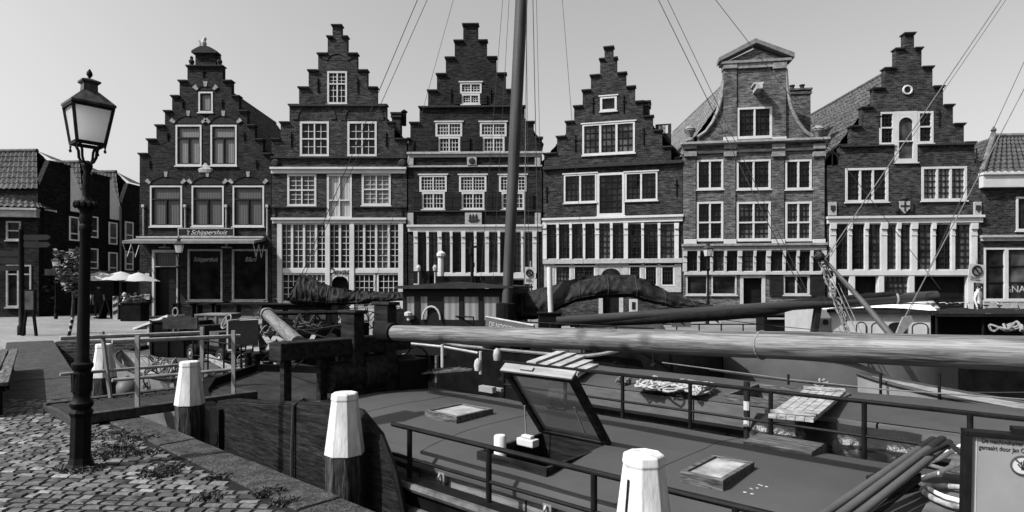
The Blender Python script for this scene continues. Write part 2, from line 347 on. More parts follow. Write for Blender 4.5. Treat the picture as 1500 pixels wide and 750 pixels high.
# ------------------------------------------------------------------ houses
def tile_slope(mb, a, b, c, d, tw=.3, th=.4, amp=.05):   # a->b the eave, d->c the ridge
    a, b, c, d = map(Vector, (a, b, c, d)); nu = max(2, int((b - a).length / tw)); nv = max(2, int((d - a).length / th)); K = 4
    nrm = (b - a).cross(d - a).normalized()
    rows = []
    for j in range(nv):
        for e in (0, 1):
            v = (j + e) / nv; p, q = a.lerp(d, v), b.lerp(c, v); row = []
            for i in range(nu * K + 1):
                u = i / (nu * K); ph = (i % K) / K
                hgt = amp * (math.sin(2 * math.pi * ph) * .8 + .8) + .035 * (1 - e)
                row.append(p.lerp(q, u) + nrm * hgt)
            rows.append(row)
    mb.grid(rows)
class House:
    def __init__(s, name, label, pxl, pxr, zl, zr, bmat, depth=10., T_=.35, group='canal houses along the far street'):
        a, b = wz(pxl, HOR, zl), wz(pxr, HOR, zr); s.o = Vector((a.x, a.y)); s.u = Vector((b.x - a.x, b.y - a.y)); s.W = s.u.length; s.u.normalize()
        s.F = T(a.x, a.y, 0) @ RZ(math.atan2(s.u.y, s.u.x)); s.root = empty(name, s.F, label, 'house', group)
        s.op, s.bands, s.T, s.D, s.b, s.extra = [], [], T_, depth, bmat, MB(s.F)
    def x(s, px):
        k = (px - 750) / FPX; return (k * s.o.y - s.o.x) / (s.u.x - k * s.u.y)
    def zd(s, px): return s.o.y + s.u.y * s.x(px)
    def z(s, py, px): return EYE + (HOR - py) / FPX * s.zd(px)
    def mb(s): return MB(s.F)
    def part(s, mb, name, m, parent=None, **k): return mb.build(name, m, parent or s.root, **k)
    def rect(s, x0, y0, x1, y1):
        c = (x0 + x1) / 2; return s.x(x0), s.x(x1), s.z(y1, c), s.z(y0, c)
    def band(s, x0, y0, x1, y1, name='cornice', m=None, out=.12, inn=.02, parent=None, bevel=.01):
        X0, X1, Z0, Z1 = s.rect(x0, y0, x1, y1); q = s.mb(); q.box(X0, X1, -out, inn, Z0, Z1)
        if name == 'cornice': q.box(X0 - .04, X1 + .04, -out - .1, inn, Z1 - .1, Z1 + .02)
        return s.part(q, name, m or WHITE, parent, bevel=bevel)
    def window(s, x0, y0, x1, y1, lights=(2, 2), bars=(2, 2), fw=.11, mw=.09, bw=.03, pane=None, m=None, sill=True, barm=None, hs=None, head=False, cut=True, label=None, y=0., inner=None):
        X0, X1, Z0, Z1 = s.rect(x0, y0, x1, y1); fw *= .72; mw *= .8
        if cut: s.op.append((X0 + .005, X1 - .005, Z0 + .005, Z1 - .005))
        f = s.mb(); m = m or WHITE; yf = y - .03
        f.box(X0, X0 + fw, yf, y + .13, Z0, Z1); f.box(X1 - fw, X1, yf, y + .13, Z0, Z1)
        f.box(X0 + fw, X1 - fw, yf, y + .13, Z1 - fw, Z1); f.box(X0 + fw, X1 - fw, yf, y + .13, Z0, Z0 + fw)
        ax, bx, az, bz = X0 + fw, X1 - fw, Z0 + fw, Z1 - fw
        nx, nz = lights; xs = [ax + (bx - ax) * i / nx for i in range(nx + 1)]
        zs = [az] + ([az + (bz - az) * t for t in hs] if hs else [az + (bz - az) * i / nz for i in range(1, nz)]) + [bz]
        g2 = s.mb() if inner else f; zt = zs[1] - mw / 2 if inner and len(zs) > 2 else bz
        for t in xs[1:-1]: g2.box(t - mw / 2, t + mw / 2, yf + .012, y + .12, az, zt)
        for t in zs[1:-1]: g2.box(ax, bx, yf + .006, y + .125, t - mw / 2, t + mw / 2)
        if inner:
            e = .055
            for b_ in ((ax, ax + e, az, bz), (bx - e, bx, az, bz), (ax + e, bx - e, az, az + e), (ax + e, bx - e, bz - e, bz)): g2.box(b_[0], b_[1], yf + .02, y + .08, b_[2], b_[3])
        if sill: f.box(X0 - .05, X1 + .05, yf - .06, y + .02, Z0 - .06, Z0 - .002)
        if head: f.box(X0 - .08, X1 + .08, yf - .03, y + .02, Z1 + .002, Z1 + .07)
        fo = s.part(f, 'window', m)
        if inner: s.part(g2, 'sash', inner, fo)
        if label: fo['label'] = label
        if bars:
            g_ = s.mb()
            for i in range(nx):
                for j in range(1, bars[0]):
                    t = xs[i] + (xs[i + 1] - xs[i]) * j / bars[0]; g_.box(t - bw / 2, t + bw / 2, y + .03, y + .085, az, bz)
            for j in range(len(zs) - 1):
                for i in range(1, bars[1]):
                    t = zs[j] + (zs[j + 1] - zs[j]) * i / bars[1]; g_.box(ax, bx, y + .034, y + .081, t - bw / 2, t + bw / 2)
            if g_.v: s.part(g_, 'glazing_bars', barm or m, fo)
        pane = pane or rnd.choice((GLASS, GLASS, GLASS, GLASS, GLASSM, NET)); p = s.mb(); p.box(X0 + .03, X1 - .03, y + .088, y + .105, Z0 + .03, Z1 - .03); s.part(p, 'pane', pane or GLASS, fo)
        return fo
    def posts(s, pxs, y0, y1, w=.2, m=None, corbel=True, wide=()):
        for px in pxs:
            X = s.x(px); Z0, Z1 = s.z(y1, px), s.z(y0, px); q = s.mb(); ww = w * (1.7 if px in wide else 1)
            q.box(X - ww / 2, X + ww / 2, -.12, .03, Z0, Z1 - .002)
            if corbel:
                q.prism([(X - ww / 2, Z1 - .3), (X + ww / 2, Z1 - .3), (X + ww / 2 + .015, Z1 - .003), (X - ww / 2 - .015, Z1 - .003)], -.19, -.123)
                q.box(X - ww / 2 - .012, X + ww / 2 + .012, -.145, -.124, Z1 - .62, Z1 - .55)
            s.part(q, 'post', m or WHITE, bevel=.008)
    def glazed(s, pxs, y0, y1, bars=(2, 5), barm=None, m=None, pane=None, w=.2, fw=.04):
        for a, b in zip(pxs, pxs[1:]): s.window(a, y0, b, y1, (1, 1), bars, fw=w / 2, mw=.05, bw=.03, m=m or WHITE, barm=barm or DARKW, pane=pane, sill=False)
    def door(s, x0, y0, x1, y1, m=None, fw=.12, frame=None, arch=False, recess=.3):
        X0, X1, Z0, Z1 = s.rect(x0, y0, x1, y1); Z0 = max(Z0, .0); s.op.append((X0 + .005, X1 - .005, -.1, Z1 - .005)); f = s.mb()
        f.box(X0, X0 + fw, -.03, .13, Z0, Z1); f.box(X1 - fw, X1, -.03, .13, Z0, Z1); f.box(X0 + fw, X1 - fw, -.03, .13, Z1 - fw, Z1)
        d = s.part(f, 'door', frame or WHITE); p = s.mb(); p.box(X0 + .02, X1 - .02, recess, recess + .05, Z0, Z1 - .02)
        pw = (X1 - X0) / 2 - .2
        for i in (0, 1):
            for a, b in ((.12, .42), (.5, .9)): p.box(X0 + .2 + i * (pw + .1), X0 + .1 + i * (pw + .1) + pw, recess - .02, recess - .001, Z0 + (Z1 - Z0) * a, Z0 + (Z1 - Z0) * b)
        s.part(p, 'door_leaf', m or SHADOWY, d); return d
    def shutter(s, x0, y0, x1, y1):
        X0, X1, Z0, Z1 = s.rect(x0, y0, x1, y1); q = s.mb(); q.box(X0, X1, -.09, -.035, Z0, Z1)
        for i in range(1, 6): t = X0 + (X1 - X0) * i / 6; q.box(t - .012, t + .012, -.1, -.091, Z0 + .1, Z1 - .1)
        q.box(X0 + .05, X1 - .05, -.11, -.101, Z0 + .15, Z0 + .24); q.box(X0 + .05, X1 - .05, -.11, -.101, Z1 - .24, Z1 - .15)
        s.part(q, 'shutter', DARKW)
    def steps(s, L, Rr, base_py, cope=True, capm=None):
        """L and Rr: riser px and cap py of every step from the lowest up; fills the bands down to base_py."""
        n = len(L)
        zs = [(s.z(L[i][1], L[i][0]) + s.z(Rr[i][1], Rr[i][0])) / 2 for i in range(n)]
        z0 = s.z(base_py, (L[0][0] + Rr[0][0]) / 2)
        for i in range(n):
            xl, xr = s.x(L[i][0]), s.x(Rr[i][0]); s.bands.append((xl, xr, z0 if i == 0 else zs[i - 1], zs[i]))
            if i < n - 1:
                a, b = s.x(L[i + 1][0]), s.x(Rr[i + 1][0]); ps = ((xl - .06, a - .002), (b + .002, xr + .06))
            else: ps = ((xl - .06, xr + .06),)
            for p, q in ps:
                cp = s.mb(); cp.box(p, q, -.13, s.T + .03, zs[i] + .002, zs[i] + .065); cp.box(p + .03, q - .03, -.07, -.003, zs[i] - .06, zs[i] + .001)
                s.part(cp, 'coping_stone', capm or COPE)
        return zs
    def anchors(s, pts, h=.55):
        for px, py in pts:
            X, Z = s.x(px), s.z(py, px); q = s.mb(); q.bar((X, -.03, Z - h / 2), (X, -.03, Z + h / 2), .05, .05); q.bar((X - .1, -.03, Z + h * .18), (X + .1, -.03, Z + h * .18), .045, .045)
            s.part(q, 'wall_anchor', BLACK)
    def arch(s, x0, x1, py, rise, m=None, stones=True, thick=.28):
        X0, X1 = s.x(x0), s.x(x1); Z = s.z(py, (x0 + x1) / 2); c = (X0 + X1) / 2; w = (X1 - X0) / 2; r = rise; rad = (w * w + r * r) / (2 * r); q = s.mb(); N = 14; th = math.asin(min(1, w / rad)); cz = Z + r - rad
        P = lambda a, q_: (c + math.sin(a) * q_, cz + math.cos(a) * q_)
        for i in range(N):
            a, b = -th + 2 * th * i / N, -th + 2 * th * (i + 1) / N
            q.prism([P(a + .004, rad), P(b - .004, rad), P(b - .004, rad + thick), P(a + .004, rad + thick)], -.045, -.001)
        ao = s.part(q, 'arch', m or s.b)
        if stones:
            for a in (-th * .93, 0, th * .93):
                k = s.mb(); k.prism([P(a - .07 / rad, rad - .01), P(a + .07 / rad, rad - .01), P(a + .085 / rad, rad + thick), P(a - .085 / rad, rad + thick)], -.065, -.046); s.part(k, 'keystone', mat('sandstone', 0.2, .8, .35, 7.), ao)
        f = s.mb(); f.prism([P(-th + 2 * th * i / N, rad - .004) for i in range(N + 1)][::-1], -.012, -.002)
        s.part(f, 'arch_infill_shade', m or (DARKW if stones else s.b), ao)  # keystone arches: dark colour paints in the shade under the arch; others brick infill
        return ao
    def wall(s):
        q = s.mb()
        for x0, x1, z0, z1 in s.bands:
            zs = sorted({z0, z1} | {t for o in s.op for t in (o[2], o[3]) if z0 < t < z1})
            for a, b in zip(zs, zs[1:]):
                m = (a + b) / 2; cuts = sorted((o[0], o[1]) for o in s.op if o[2] < m < o[3] and o[1] > x0 and o[0] < x1); c = x0
                for u, v in cuts:
                    if u > c + 1e-4: q.box(c, u, 0, s.T, a, b)
                    c = max(c, v)
                if c < x1 - 1e-4: q.box(c, x1, 0, s.T, a, b)
        return q
    def finish(s, eave, ridge=None, xl=None, xr=None, tile=None, ridge_x=None, back=True, hip=0.):
        q = s.wall(); xl = 0.01 if xl is None else xl; xr = s.W - .01 if xr is None else xr
        k = s.u.y / s.u.x; y1 = s.D; o0, o1 = k * s.T, k * y1
        for a, b in ((xl, xl + .3), (xr - .3, xr)): q.slab([(a + o0, s.T), (b + o0, s.T), (b + o1, y1), (a + o1, y1)], 0, eave)
        s.part(q, 'wall', s.b)
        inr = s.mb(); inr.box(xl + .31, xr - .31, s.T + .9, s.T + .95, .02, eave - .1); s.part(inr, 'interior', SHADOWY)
        if ridge:
            r = s.mb(); cx = ridge_x if ridge_x is not None else (xl + xr) / 2; y0 = s.T + .003; y1 = s.D
            tile_slope(r, (xl - .05 + o1, y1, eave), (xl - .05 + o0, y0, eave), (cx + o0, y0, ridge), (cx + o1, y1, ridge))
            tile_slope(r, (xr + .05 + o0, y0, eave), (xr + .05 + o1, y1, eave), (cx + o1, y1, ridge), (cx + o0, y0, ridge))
            r.tube([(cx + o0, y0, ridge + .04), (cx + o1, y1, ridge + .04)], .13, 8)
            r.add([(xl + o1, y1 - .01, 0), (xr + o1, y1 - .01, 0), (xr + o1, y1 - .01, eave), (cx + o1, y1 - .01, ridge), (xl + o1, y1 - .01, eave)], [(0, 1, 2, 3, 4)])
            return s.part(r, 'roof', tile or TILE, smooth=True, auto=60)
    def chimney(s, x0, y0, x1, y1, yy=1.5, m=None, pots=0, dep=.6):
        zz = s.zd((x0 + x1) / 2); f = (zz + yy) / zz; x0, x1 = 750 + (x0 - 750) * f, 750 + (x1 - 750) * f; y0, y1 = HOR + (y0 - HOR) * f, HOR + (y1 - HOR) * f
        k = s.u.y / s.u.x * yy; X0, X1, Z0, Z1 = s.rect(x0, y0, x1, y1); X0 += k; X1 += k; q = s.mb(); q.box(X0, X1, yy, yy + dep, Z0 - 1.5, Z1); q.box(X0 - .06, X1 + .06, yy - .06, yy + dep + .06, Z1 - .2, Z1 - .08); q.box(X0 - .08, X1 + .08, yy - .08, yy + dep + .08, Z1 + .002, Z1 + .1)
        c = s.part(q, 'chimney', m or s.b)
        for i in range(pots):
            k = s.mb(); t = X0 + (X1 - X0) * (i + .5) / pots; k.lathe([(.13, Z1 + .1), (.11, Z1 + .4), (.15, Z1 + .42), (.15, Z1 + .47)], 10, T(t, yy + dep / 2, 0)); s.part(k, 'chimney_pot', COPE, c)
        return c
    def text(s, body, px, py, size, m=None, shear=.45, y=-.05, sx=1., parent=None):
        M = s.F @ T(s.x(px), y, s.z(py, px)) @ Matrix.Rotation(R(90), 4, 'X'); return text('lettering', body, size, M, m or WHITE, parent or s.root, .006, shear, sx)

# ---- house 1: the skippers' cafe
h = House('brick_house', 'dark brick step gabled cafe house with a round-topped gable, awning and shop sign', 204, 397, 34, 34, B1)
L = [(204.5, 226), (216.5, 205), (229, 184.5), (241.5, 163.5), (252, 141.5), (263, 119.3), (274.5, 97.5)]
Rr = [(397, 226), (385, 205), (373, 184.5), (362, 163.5), (350, 141.5), (339, 119.3), (326, 97.5)]
h.steps(L, Rr, 463)
zt = h.z(97.5, 300); X0, X1 = h.x(286), h.x(316); h.bands.append((X0, X1, zt, h.z(78, 300)))
q = h.mb(); N = 10; q.prism([(X0 - .12, h.z(79, 300)), (X1 + .12, h.z(79, 300))] + [(X0 - .12 + (X1 - X0 + .24) * (1 - i / N), h.z(76, 300) + .28 * math.sin(math.pi * i / N)) for i in range(N + 1)], -.2, .4); h.part(q, 'gable_cap', COPE)
q = h.mb(); M = T(h.x(297), .1, h.z(69, 297)); q.lathe([(.16, 0), (.13, .1), (.16, .25), (.1, .42), (.05, .5)], 10, M); q.lathe([(.02, .45), (.09, .5), (.09, .6), (.02, .68)], 8, M @ T(.07, 0, -.06)); q.bar((h.x(297) - .2, .1, h.z(69, 297)), (h.x(297) - .24, .1, h.z(69, 297) + .4), .08, .08); h.part(q, 'roof_ornament', WHITE2)
for px in (280, 321):
    q = h.mb(); q.lathe([(.14, 0), (.1, .12), (.16, .3), (.07, .45), (.1, .52), (.02, .6)], 8, T(h.x(px), .05, zt)); h.part(q, 'scroll_ornament', COPE)
h.window(291, 134.5, 312, 165, (1, 1), None, pane=CURT, fw=.12, inner=DARKW)
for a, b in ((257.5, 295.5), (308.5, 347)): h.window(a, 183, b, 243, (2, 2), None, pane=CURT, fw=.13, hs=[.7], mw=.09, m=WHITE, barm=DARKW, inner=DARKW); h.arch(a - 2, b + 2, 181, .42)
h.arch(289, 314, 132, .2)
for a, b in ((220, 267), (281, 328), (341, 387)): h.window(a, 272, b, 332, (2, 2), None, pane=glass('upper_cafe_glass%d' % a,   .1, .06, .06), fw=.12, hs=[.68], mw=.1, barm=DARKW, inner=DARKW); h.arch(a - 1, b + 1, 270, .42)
h.anchors([(246, 200), (358, 200), (220, 241), (376, 241), (268, 152), (326, 152), (298, 107)], .45)
q = h.mb(); X, Z = h.x(301), h.z(248, 301); q.lathe([(.05, 0), (.3, .08), (.36, .25), (.25, .34), (.1, .5), (.05, .6)], 10, T(X, 0, Z - .25) @ Matrix.Diagonal((1.2, .35, 1, 1))); h.part(q, 'gable_stone', CREAM)
sgn = h.band(263, 334.5, 345, 347, 'shop_sign', DARKW, .16, -.06); q = h.mb(); X0, X1, Z0, Z1 = h.rect(263, 334.5, 345, 347)
for a in ((X0, X1, Z0, Z0 + .05), (X0, X1, Z1 - .05, Z1), (X0, X0 + .05, Z0 + .05, Z1 - .05), (X1 - .05, X1, Z0 + .05, Z1 - .05)): q.box(a[0], a[1], -.18, -.161, a[2], a[3])
h.part(q, 'sign_border', CREAM, sgn); h.text("'t Schippershuis", 304, 341, .36, y=-.18, parent=sgn)
# the awning: folded cloth on a box
q = h.mb(); X0, X1 = h.x(204), h.x(389); Zt = h.z(349, 300); Zb = h.z(358, 300)
q.prism([(0, 0)] * 0 or [(-.0, Zt), (-1.5, Zb + .1), (-1.5, Zb - .05), (0, Zt - .12)], X0, X1, Matrix(((0, 1, 0, 0), (1, 0, 0, 0), (0, 0, 1, 0), (0, 0, 0, 1)))); h.part(q, 'awning', mat('awning_cloth', 0.12, .8, .3, 3.))
q = h.mb(); q.box(X0, X1, -.3, -.01, Zt + .003, Zt + .09); h.part(q, 'awning_box', WHITE2)
q = h.mb()
for X in (X0 + .05, X1 - .05):
    for k in range(4):
        q.bar((X, -.1 - k * .35, Zb - .05 - .7 * (k % 2)), (X, -.45 - k * .35, Zb - .75 + .7 * (k % 2)), .03, .03)
h.part(q, 'awning_arms', WHITE2)
for px in (250, 339):
    q = h.mb(); q.lathe([(.3, 0), (.24, .06), (.05, .1), (.03, .3)], 12, T(h.x(px), -.6, h.z(364, px))); h.part(q, 'lamp_shade', WHITE)
for px in (211, 272, 332, 392):
    q = h.mb(); q.tube([(h.x(px), -.07, h.z(345, px)), (h.x(px), -.07, h.z(300, px))], .035, 6); q.box(h.x(px) - .07, h.x(px) + .07, -.15, -.001, h.z(304, px), h.z(300, px)); h.part(q, 'downpipe', WHITE2)
q1 = h.door(223, 366, 262, 463, DARKW); h.window(226, 369, 259, 391, (1, 1), None, fw=.06, cut=False, y=.02, sill=False, m=WHITE2)
for a, b, tx, tp in ((275, 326, 'Schippershuis', 300), (340, 392, 'Billard', 366)):
    wn = h.window(a, 365, b, 441, (1, 1), None, fw=.14, pane=glass('cafe_glass%d' % a, .004, spec=.04), m=WHITE2); h.text(tx, tp, 380, .36, WHITE2, y=.07, parent=wn, sx=.68)
wl = h.mb(); X, Z = h.x(216), h.z(404, 216); wl.box(X - .12, X + .12, -.04, -.002, Z - .12, Z + .14); h.part(wl, 'house_number_plate', WHITE)
wl = h.mb(); X, Z = h.x(217), h.z(434, 217); wl.box(X - .14, X + .14, -.12, -.002, Z - .18, Z + .1); wl.box(X - .16, X + .16, -.14, -.121, Z + .04, Z + .12); h.part(wl, 'letter_box', WHITE2)
h.finish(h.z(226, 300) - .4, h.z(112, 300))
# ---- house 2
h = House('brick_house', 'brick step gabled house with a white grid of small panes and an arched cafe door', 398, 596, 34, 34, B2)
L = [(398, 204.5), (411, 180), (424, 154.5), (438, 129), (452, 104), (466, 79.5), (480, 54.5), (487, 38)]
Rr = [(596, 204.5), (577.5, 180), (566, 154.5), (552, 129), (538, 104), (523, 79.5), (508.5, 54.5), (500, 38)]
h.steps(L, Rr, 463)
h.band(424, 153.5, 566, 156.5, 'string_course', COPE, .14); h.band(398, 229.5, 596, 232.5, 'string_course', COPE, .14)
h.band(398, 246, 595, 254.5); h.band(398, 302.5, 478, 304.5, 'string_course', COPE, .1); h.band(516, 302.5, 596, 304.5, 'string_course', COPE, .1)
h.band(400, 320, 595, 327.5)
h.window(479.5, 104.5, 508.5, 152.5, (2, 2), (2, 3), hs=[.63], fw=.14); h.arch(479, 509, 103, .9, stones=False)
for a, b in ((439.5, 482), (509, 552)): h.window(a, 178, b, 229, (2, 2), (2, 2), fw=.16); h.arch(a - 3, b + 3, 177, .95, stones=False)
h.window(421, 255, 463.5, 302, (2, 2), (2, 3), fw=.16); h.window(530, 254, 572.5, 301, (2, 2), (2, 3), fw=.16, pane=CURT)
h.window(479, 255, 515.5, 320, (2, 2), None, fw=.16, pane=glass('blind_glass', .3, .2, .24), hs=[.4], barm=DARKW)
h.anchors([(466, 125), (524, 125), (427, 205), (566, 205), (406, 240), (585, 240), (404, 312), (590, 312)], .8)
pst = [410.5, 428, 445.5, 463, 480.5, 498, 516, 533.5, 551, 569.5, 587.5]
X0, X1, Z0, Z1 = h.rect(408, 327.5, 590, 463); 
for a, b in zip(pst, pst[1:]): h.window(a, 327.5, b, 394, (1, 1), (2, 7), fw=.085, bw=.034, sill=False)
h.posts([410.5, 480.5, 516, 587.5], 327.5, 463, .26, corbel=False); h.band(410, 394, 588, 400, 'transom', WHITE, .08)
for a, b in ((412, 447), (448, 480), (517, 550), (552, 586)): h.window(a, 400, b, 443, (1, 1), (4, 4), fw=.14, bw=.034)
for a, b in ((412, 480), (517, 586)): h.band(a, 443.5, b, 463, 'dado', WHITE2, .02)
dr = h.door(483, 403, 514, 463, SHADOWY, fw=.09)
q = h.mb(); X0, X1, Z0, Z1 = h.rect(486, 404, 511, 415); c = (X0 + X1) / 2; r = (X1 - X0) / 2 - .02
A = [(c + r * math.cos(t), Z0 + r * .9 * math.sin(t)) for t in [math.pi * i / 12 for i in range(13)]]
for i in range(12): q.prism([A[i], (A[i][0], Z1 + .35), (A[i + 1][0], Z1 + .35), A[i + 1]][::-1], -.05, -.033)
h.part(q, 'arch_panel', WHITE, dr); h.text('Devant', 499, 398, .5, DARKW, y=-.1, shear=.35)
for px in (405, 590): 
    q = h.mb(); X, Z = h.x(px), h.z(240, px); q.lathe([(.02, 0), (.2, .04), (.24, .16), (.16, .25), (.02, .26)], 10, T(X, -.0, Z) @ Matrix.Rotation(R(90), 4, 'X')); h.part(q, 'carved_boss', COPE)
h.chimney(574, 167, 586.5, 196, 2.2, mat('soot_brick', .03, .9))
q = h.mb(); q.lathe([(.13, 0), (.13, .75), (.2, .78), (.2, .84), (.05, .95)], 10, T(h.x(580.5), 2.5, h.z(167, 580))); h.part(q, 'flue_pipe', BLACK)
h.finish(h.z(204.5, 497) - .3, h.z(92, 495))
# ---- house 3
h = House('brick_house', 'dark brown step gabled house with black shutters and a ship relief, behind the tall mast', 597, 794, 34, 33.8, B3)
L = [(598, 203), (601, 180), (614.5, 157), (627, 133), (640, 109), (653, 85), (666, 60.5), (678.5, 36.5)]
Rr = [(794, 203), (782, 180), (768.5, 157), (755, 133), (741, 109), (727, 85), (713, 60.5), (700, 36.5)]
h.steps(L, Rr, 463)
h.band(614, 155.5, 768, 158, 'string_course', COPE, .16); h.band(598, 223.5, 794, 230.5, 'cornice', CREAM, .1); h.band(598, 242.5, 794, 245, 'string_course', CREAM, .1); h.band(598, 308, 794, 310.5, 'string_course', COPE, .1)
h.band(598, 330, 794, 339.5)
for px in (601, 787):
    for a, b in ((230.8, 242.3), (312, 329.8)): h.band(px - 3.5, a, px + 5, b, 'corner_block', CREAM, .1)
h.window(674, 121, 705.5, 137, (2, 1), (3, 3), fw=.14, head=True, sill=False); h.window(676, 137.5, 703, 153, (2, 1), (3, 3), fw=.14)
h.shutter(666, 138, 675.5, 153); h.shutter(704, 138, 713, 153)
for a in (638, 703): h.window(a, 179, a + 39, 200, (2, 1), (4, 3), fw=.15, head=True, sill=False); h.window(a + 4, 200.5, a + 36, 224, (2, 1), (3, 3), fw=.14); h.shutter(a - 9, 201, a + 3.5, 223); h.shutter(a + 36.5, 201, a + 50, 223)
for a in (614.5, 672.5, 731): h.window(a, 256.5, a + 40, 281, (2, 1), (4, 4), fw=.15, head=True, sill=False); h.window(a + 3.5, 281.5, a + 37, 307, (2, 1), (3, 3), fw=.14); h.shutter(a - 10, 283, a + 3, 307); h.shutter(a + 37.5, 283, a + 50, 307)
pq = h.band(684.5, 230.7, 698.5, 242.4, 'plaque', CREAM, .14); q = h.mb(); q.lathe([(.02, 0), (.18, .02), (.14, .06), (.02, .07)], 8, T(h.x(691.5), -.141, h.z(236.5, 691)) @ Matrix.Rotation(R(90), 4, 'X')); h.part(q, 'relief', COPE, pq)
pq = h.band(681.5, 312, 706, 329, 'ship_plaque', CREAM, .14); q = h.mb(); X, Z = h.x(693.5), h.z(326, 693)
q.prism([(X - .3, Z + .12), (X - .2, Z), (X + .22, Z), (X + .34, Z + .16)], -.17, -.141)
for i in (-1, 0, 1):
    q.bar((X + i * .17, -.155, Z + .1), (X + i * .17, -.155, Z + .46), .025, .025); q.prism([(X + i * .17 - .07, Z + .18), (X + i * .17 + .07, Z + .18), (X + i * .17 + .05, Z + .4), (X + i * .17 - .05, Z + .4)], -.165, -.142)
h.part(q, 'ship_relief', COPE, pq)
ps = [609.5, 627, 644.5, 661.5, 679, 696.5, 713.5, 731, 748, 765, 783]
h.glazed(ps, 339.5, 400, (3, 6), w=.12); h.posts(ps, 339.5, 400, .13, wide=(609.5, 644.5, 679, 713.5, 748, 783)); h.band(608, 400, 785, 408, 'sill_board', WHITE, .14)
h.glazed([609.5, 644.5, 679, 713.5, 748, 783], 408, 450, (3, 3), w=.2); h.posts([609.5, 644.5, 679, 713.5, 748, 783], 408, 463, .24, corbel=False)
h.bands.append((h.x(598), h.x(794), 0, .1)); h.anchors([(661, 140), (719, 140), (606, 215), (789, 215)], .7)
h.finish(h.z(203, 690) - .3, h.z(75, 689))
# ---- house 4
h = House('brick_house', 'brick step gabled house with a narrow chimney-like top step and long row of tall windows', 795.5, 1000, 33.8, 31.9, B4)
L = [(797, 224), (816, 199), (829, 177), (841, 155), (853.5, 132), (865.5, 109.5), (879, 86.5), (885.5, 70)]
Rr = [(983, 218), (970, 194), (956.5, 173), (942, 151), (930, 129), (917, 109.5), (903.5, 86.5), (898, 70)]
zs = h.steps(L, Rr, 240); h.bands.append((.01, h.W - .01, 0, h.z(240, 900)))
h.band(796, 240, 1000, 244.5, 'string_course', COPE, .2); h.band(796, 318, 1000, 327, 'cornice', WHITE, .16)
h.window(879, 141, 903.5, 163, (1, 1), None, fw=.16, head=True); h.window(853, 180, 930, 226, (3, 1), (3, 4), fw=.14, mw=.14, barm=DARKW, bw=.025, head=True)
h.window(826, 255, 874, 297, (2, 1), (3, 4), fw=.12, mw=.12, barm=DARKW, bw=.025, head=True); h.window(915.5, 252, 963, 294, (2, 1), (3, 4), fw=.12, mw=.12, barm=DARKW, bw=.025, head=True); h.window(874.5, 253, 915, 316, (1, 1), (4, 6), fw=.18, barm=DARKW, bw=.025)
ps = [798.5, 817.5, 836.5, 856, 875, 896, 917, 941.5, 965.5, 991]
h.glazed(ps, 327, 380, (3, 6), w=.12); h.posts(ps, 327, 380, .13, wide=(875, 917, 991, 798.5)); h.band(796, 379.5, 1000, 386, 'sill_board', CREAM, .2)
for a, b in ((813, 836), (840, 872), (921, 939), (944, 963), (968, 988)): h.window(a, 389, b, 419, (1, 1), (4, 4), fw=.1, barm=DARKW, sill=False)
for a, b in ((797.5, 813), (836.2, 840), (872, 877), (913, 921), (939.2, 944), (963.2, 968), (988, 998)): h.band(a, 386.5, b, 428, 'timber_panel', CREAM, .05)
for a, b in ((813, 836), (840, 872), (921, 939), (944, 963), (968, 988)): h.band(a, 419.5, b, 428, 'timber_panel', CREAM, .05)
d = h.door(877, 386.5, 913, 463, SHADOWY, fw=.22, frame=CREAM)
q = h.mb(); X, Z = h.x(895), h.z(404, 895); q.prism([(X + .55 * math.cos(t), Z + .45 * math.sin(t)) for t in [math.pi * i / 12 for i in range(13)]], -.05, -.034); q.box(X - .75, X + .75, -.032, .0, Z - .1, Z + .55); h.part(q, 'fanlight', [CREAM], d)
q = h.mb(); q.prism([(X + .5 * math.cos(t), Z + .02 + .38 * math.sin(t)) for t in [math.pi * i / 12 for i in range(13)]], -.06, -.051); h.part(q, 'fanlight_glass', GLASS, d)
h.anchors([(801, 285), (991, 275), (869, 155), (914, 153), (843, 210), (943, 200)], .9)
h.chimney(941, 150, 951.5, 172, .8); 
q = h.mb(); X0, X1, Z0, Z1 = h.rect(959, 173, 983, 196); q.box(X0, X1, 1.2, 2.2, Z0 - .3, Z1); h.part(q, 'roof_box', COPE)
q = h.mb(); 
for i in range(3): a = X0 + .15 + i * (X1 - X0 - .3) / 3; q.box(a + .02, a + (X1 - X0 - .3) / 3 - .02, 1.17, 1.199, Z0 + .3, Z1 - .1)
h.part(q, 'vent_panel', WHITE)
h.finish(h.z(232, 900), h.z(120, 891))
# ---- house 5: neck gable
STONEG = mat('weathered_sandstone', .15, .8, .4, 5.)
h = House('brick_house', 'pale brick neck gable house with a pediment, hoist beam and curved wings', 1000.5, 1209, 31.8, 30.7, B5, depth=15)
h.bands.append((.01, h.W - .01, 0, h.z(209, 1105))); xa, xb = h.x(1060), h.x(1151); h.bands.append((xa, xb, h.z(209, 1105), h.z(101, 1105)))
for sgn_, x_in, x_out, pts in ((-1, 1060, 1022, [(1060, 118), (1058, 140), (1053, 160), (1045, 178), (1034, 193), (1022, 201)]), (1, 1151, 1190, [(1151, 101), (1153, 128), (1159, 156), (1168, 177), (1179, 192), (1190, 200)])):
    q = h.mb(); poly = [(h.x(x_in), h.z(209, 1105))] + [(h.x(p[0]), h.z(p[1], p[0])) for p in pts] + [(h.x(x_out), h.z(209, 1105))]
    q.prism(poly if sgn_ < 0 else poly[::-1], .06, .34); h.part(q, 'gable_wing', B5)
    q = h.mb(); q.tube([(h.x(p[0]), .02, h.z(p[1], p[0])) for p in pts], .1, 8); q.tube([(h.x(p[0]), .3, h.z(p[1], p[0])) for p in pts], .1, 8); h.part(q, 'scroll_band', STONEG, smooth=True)
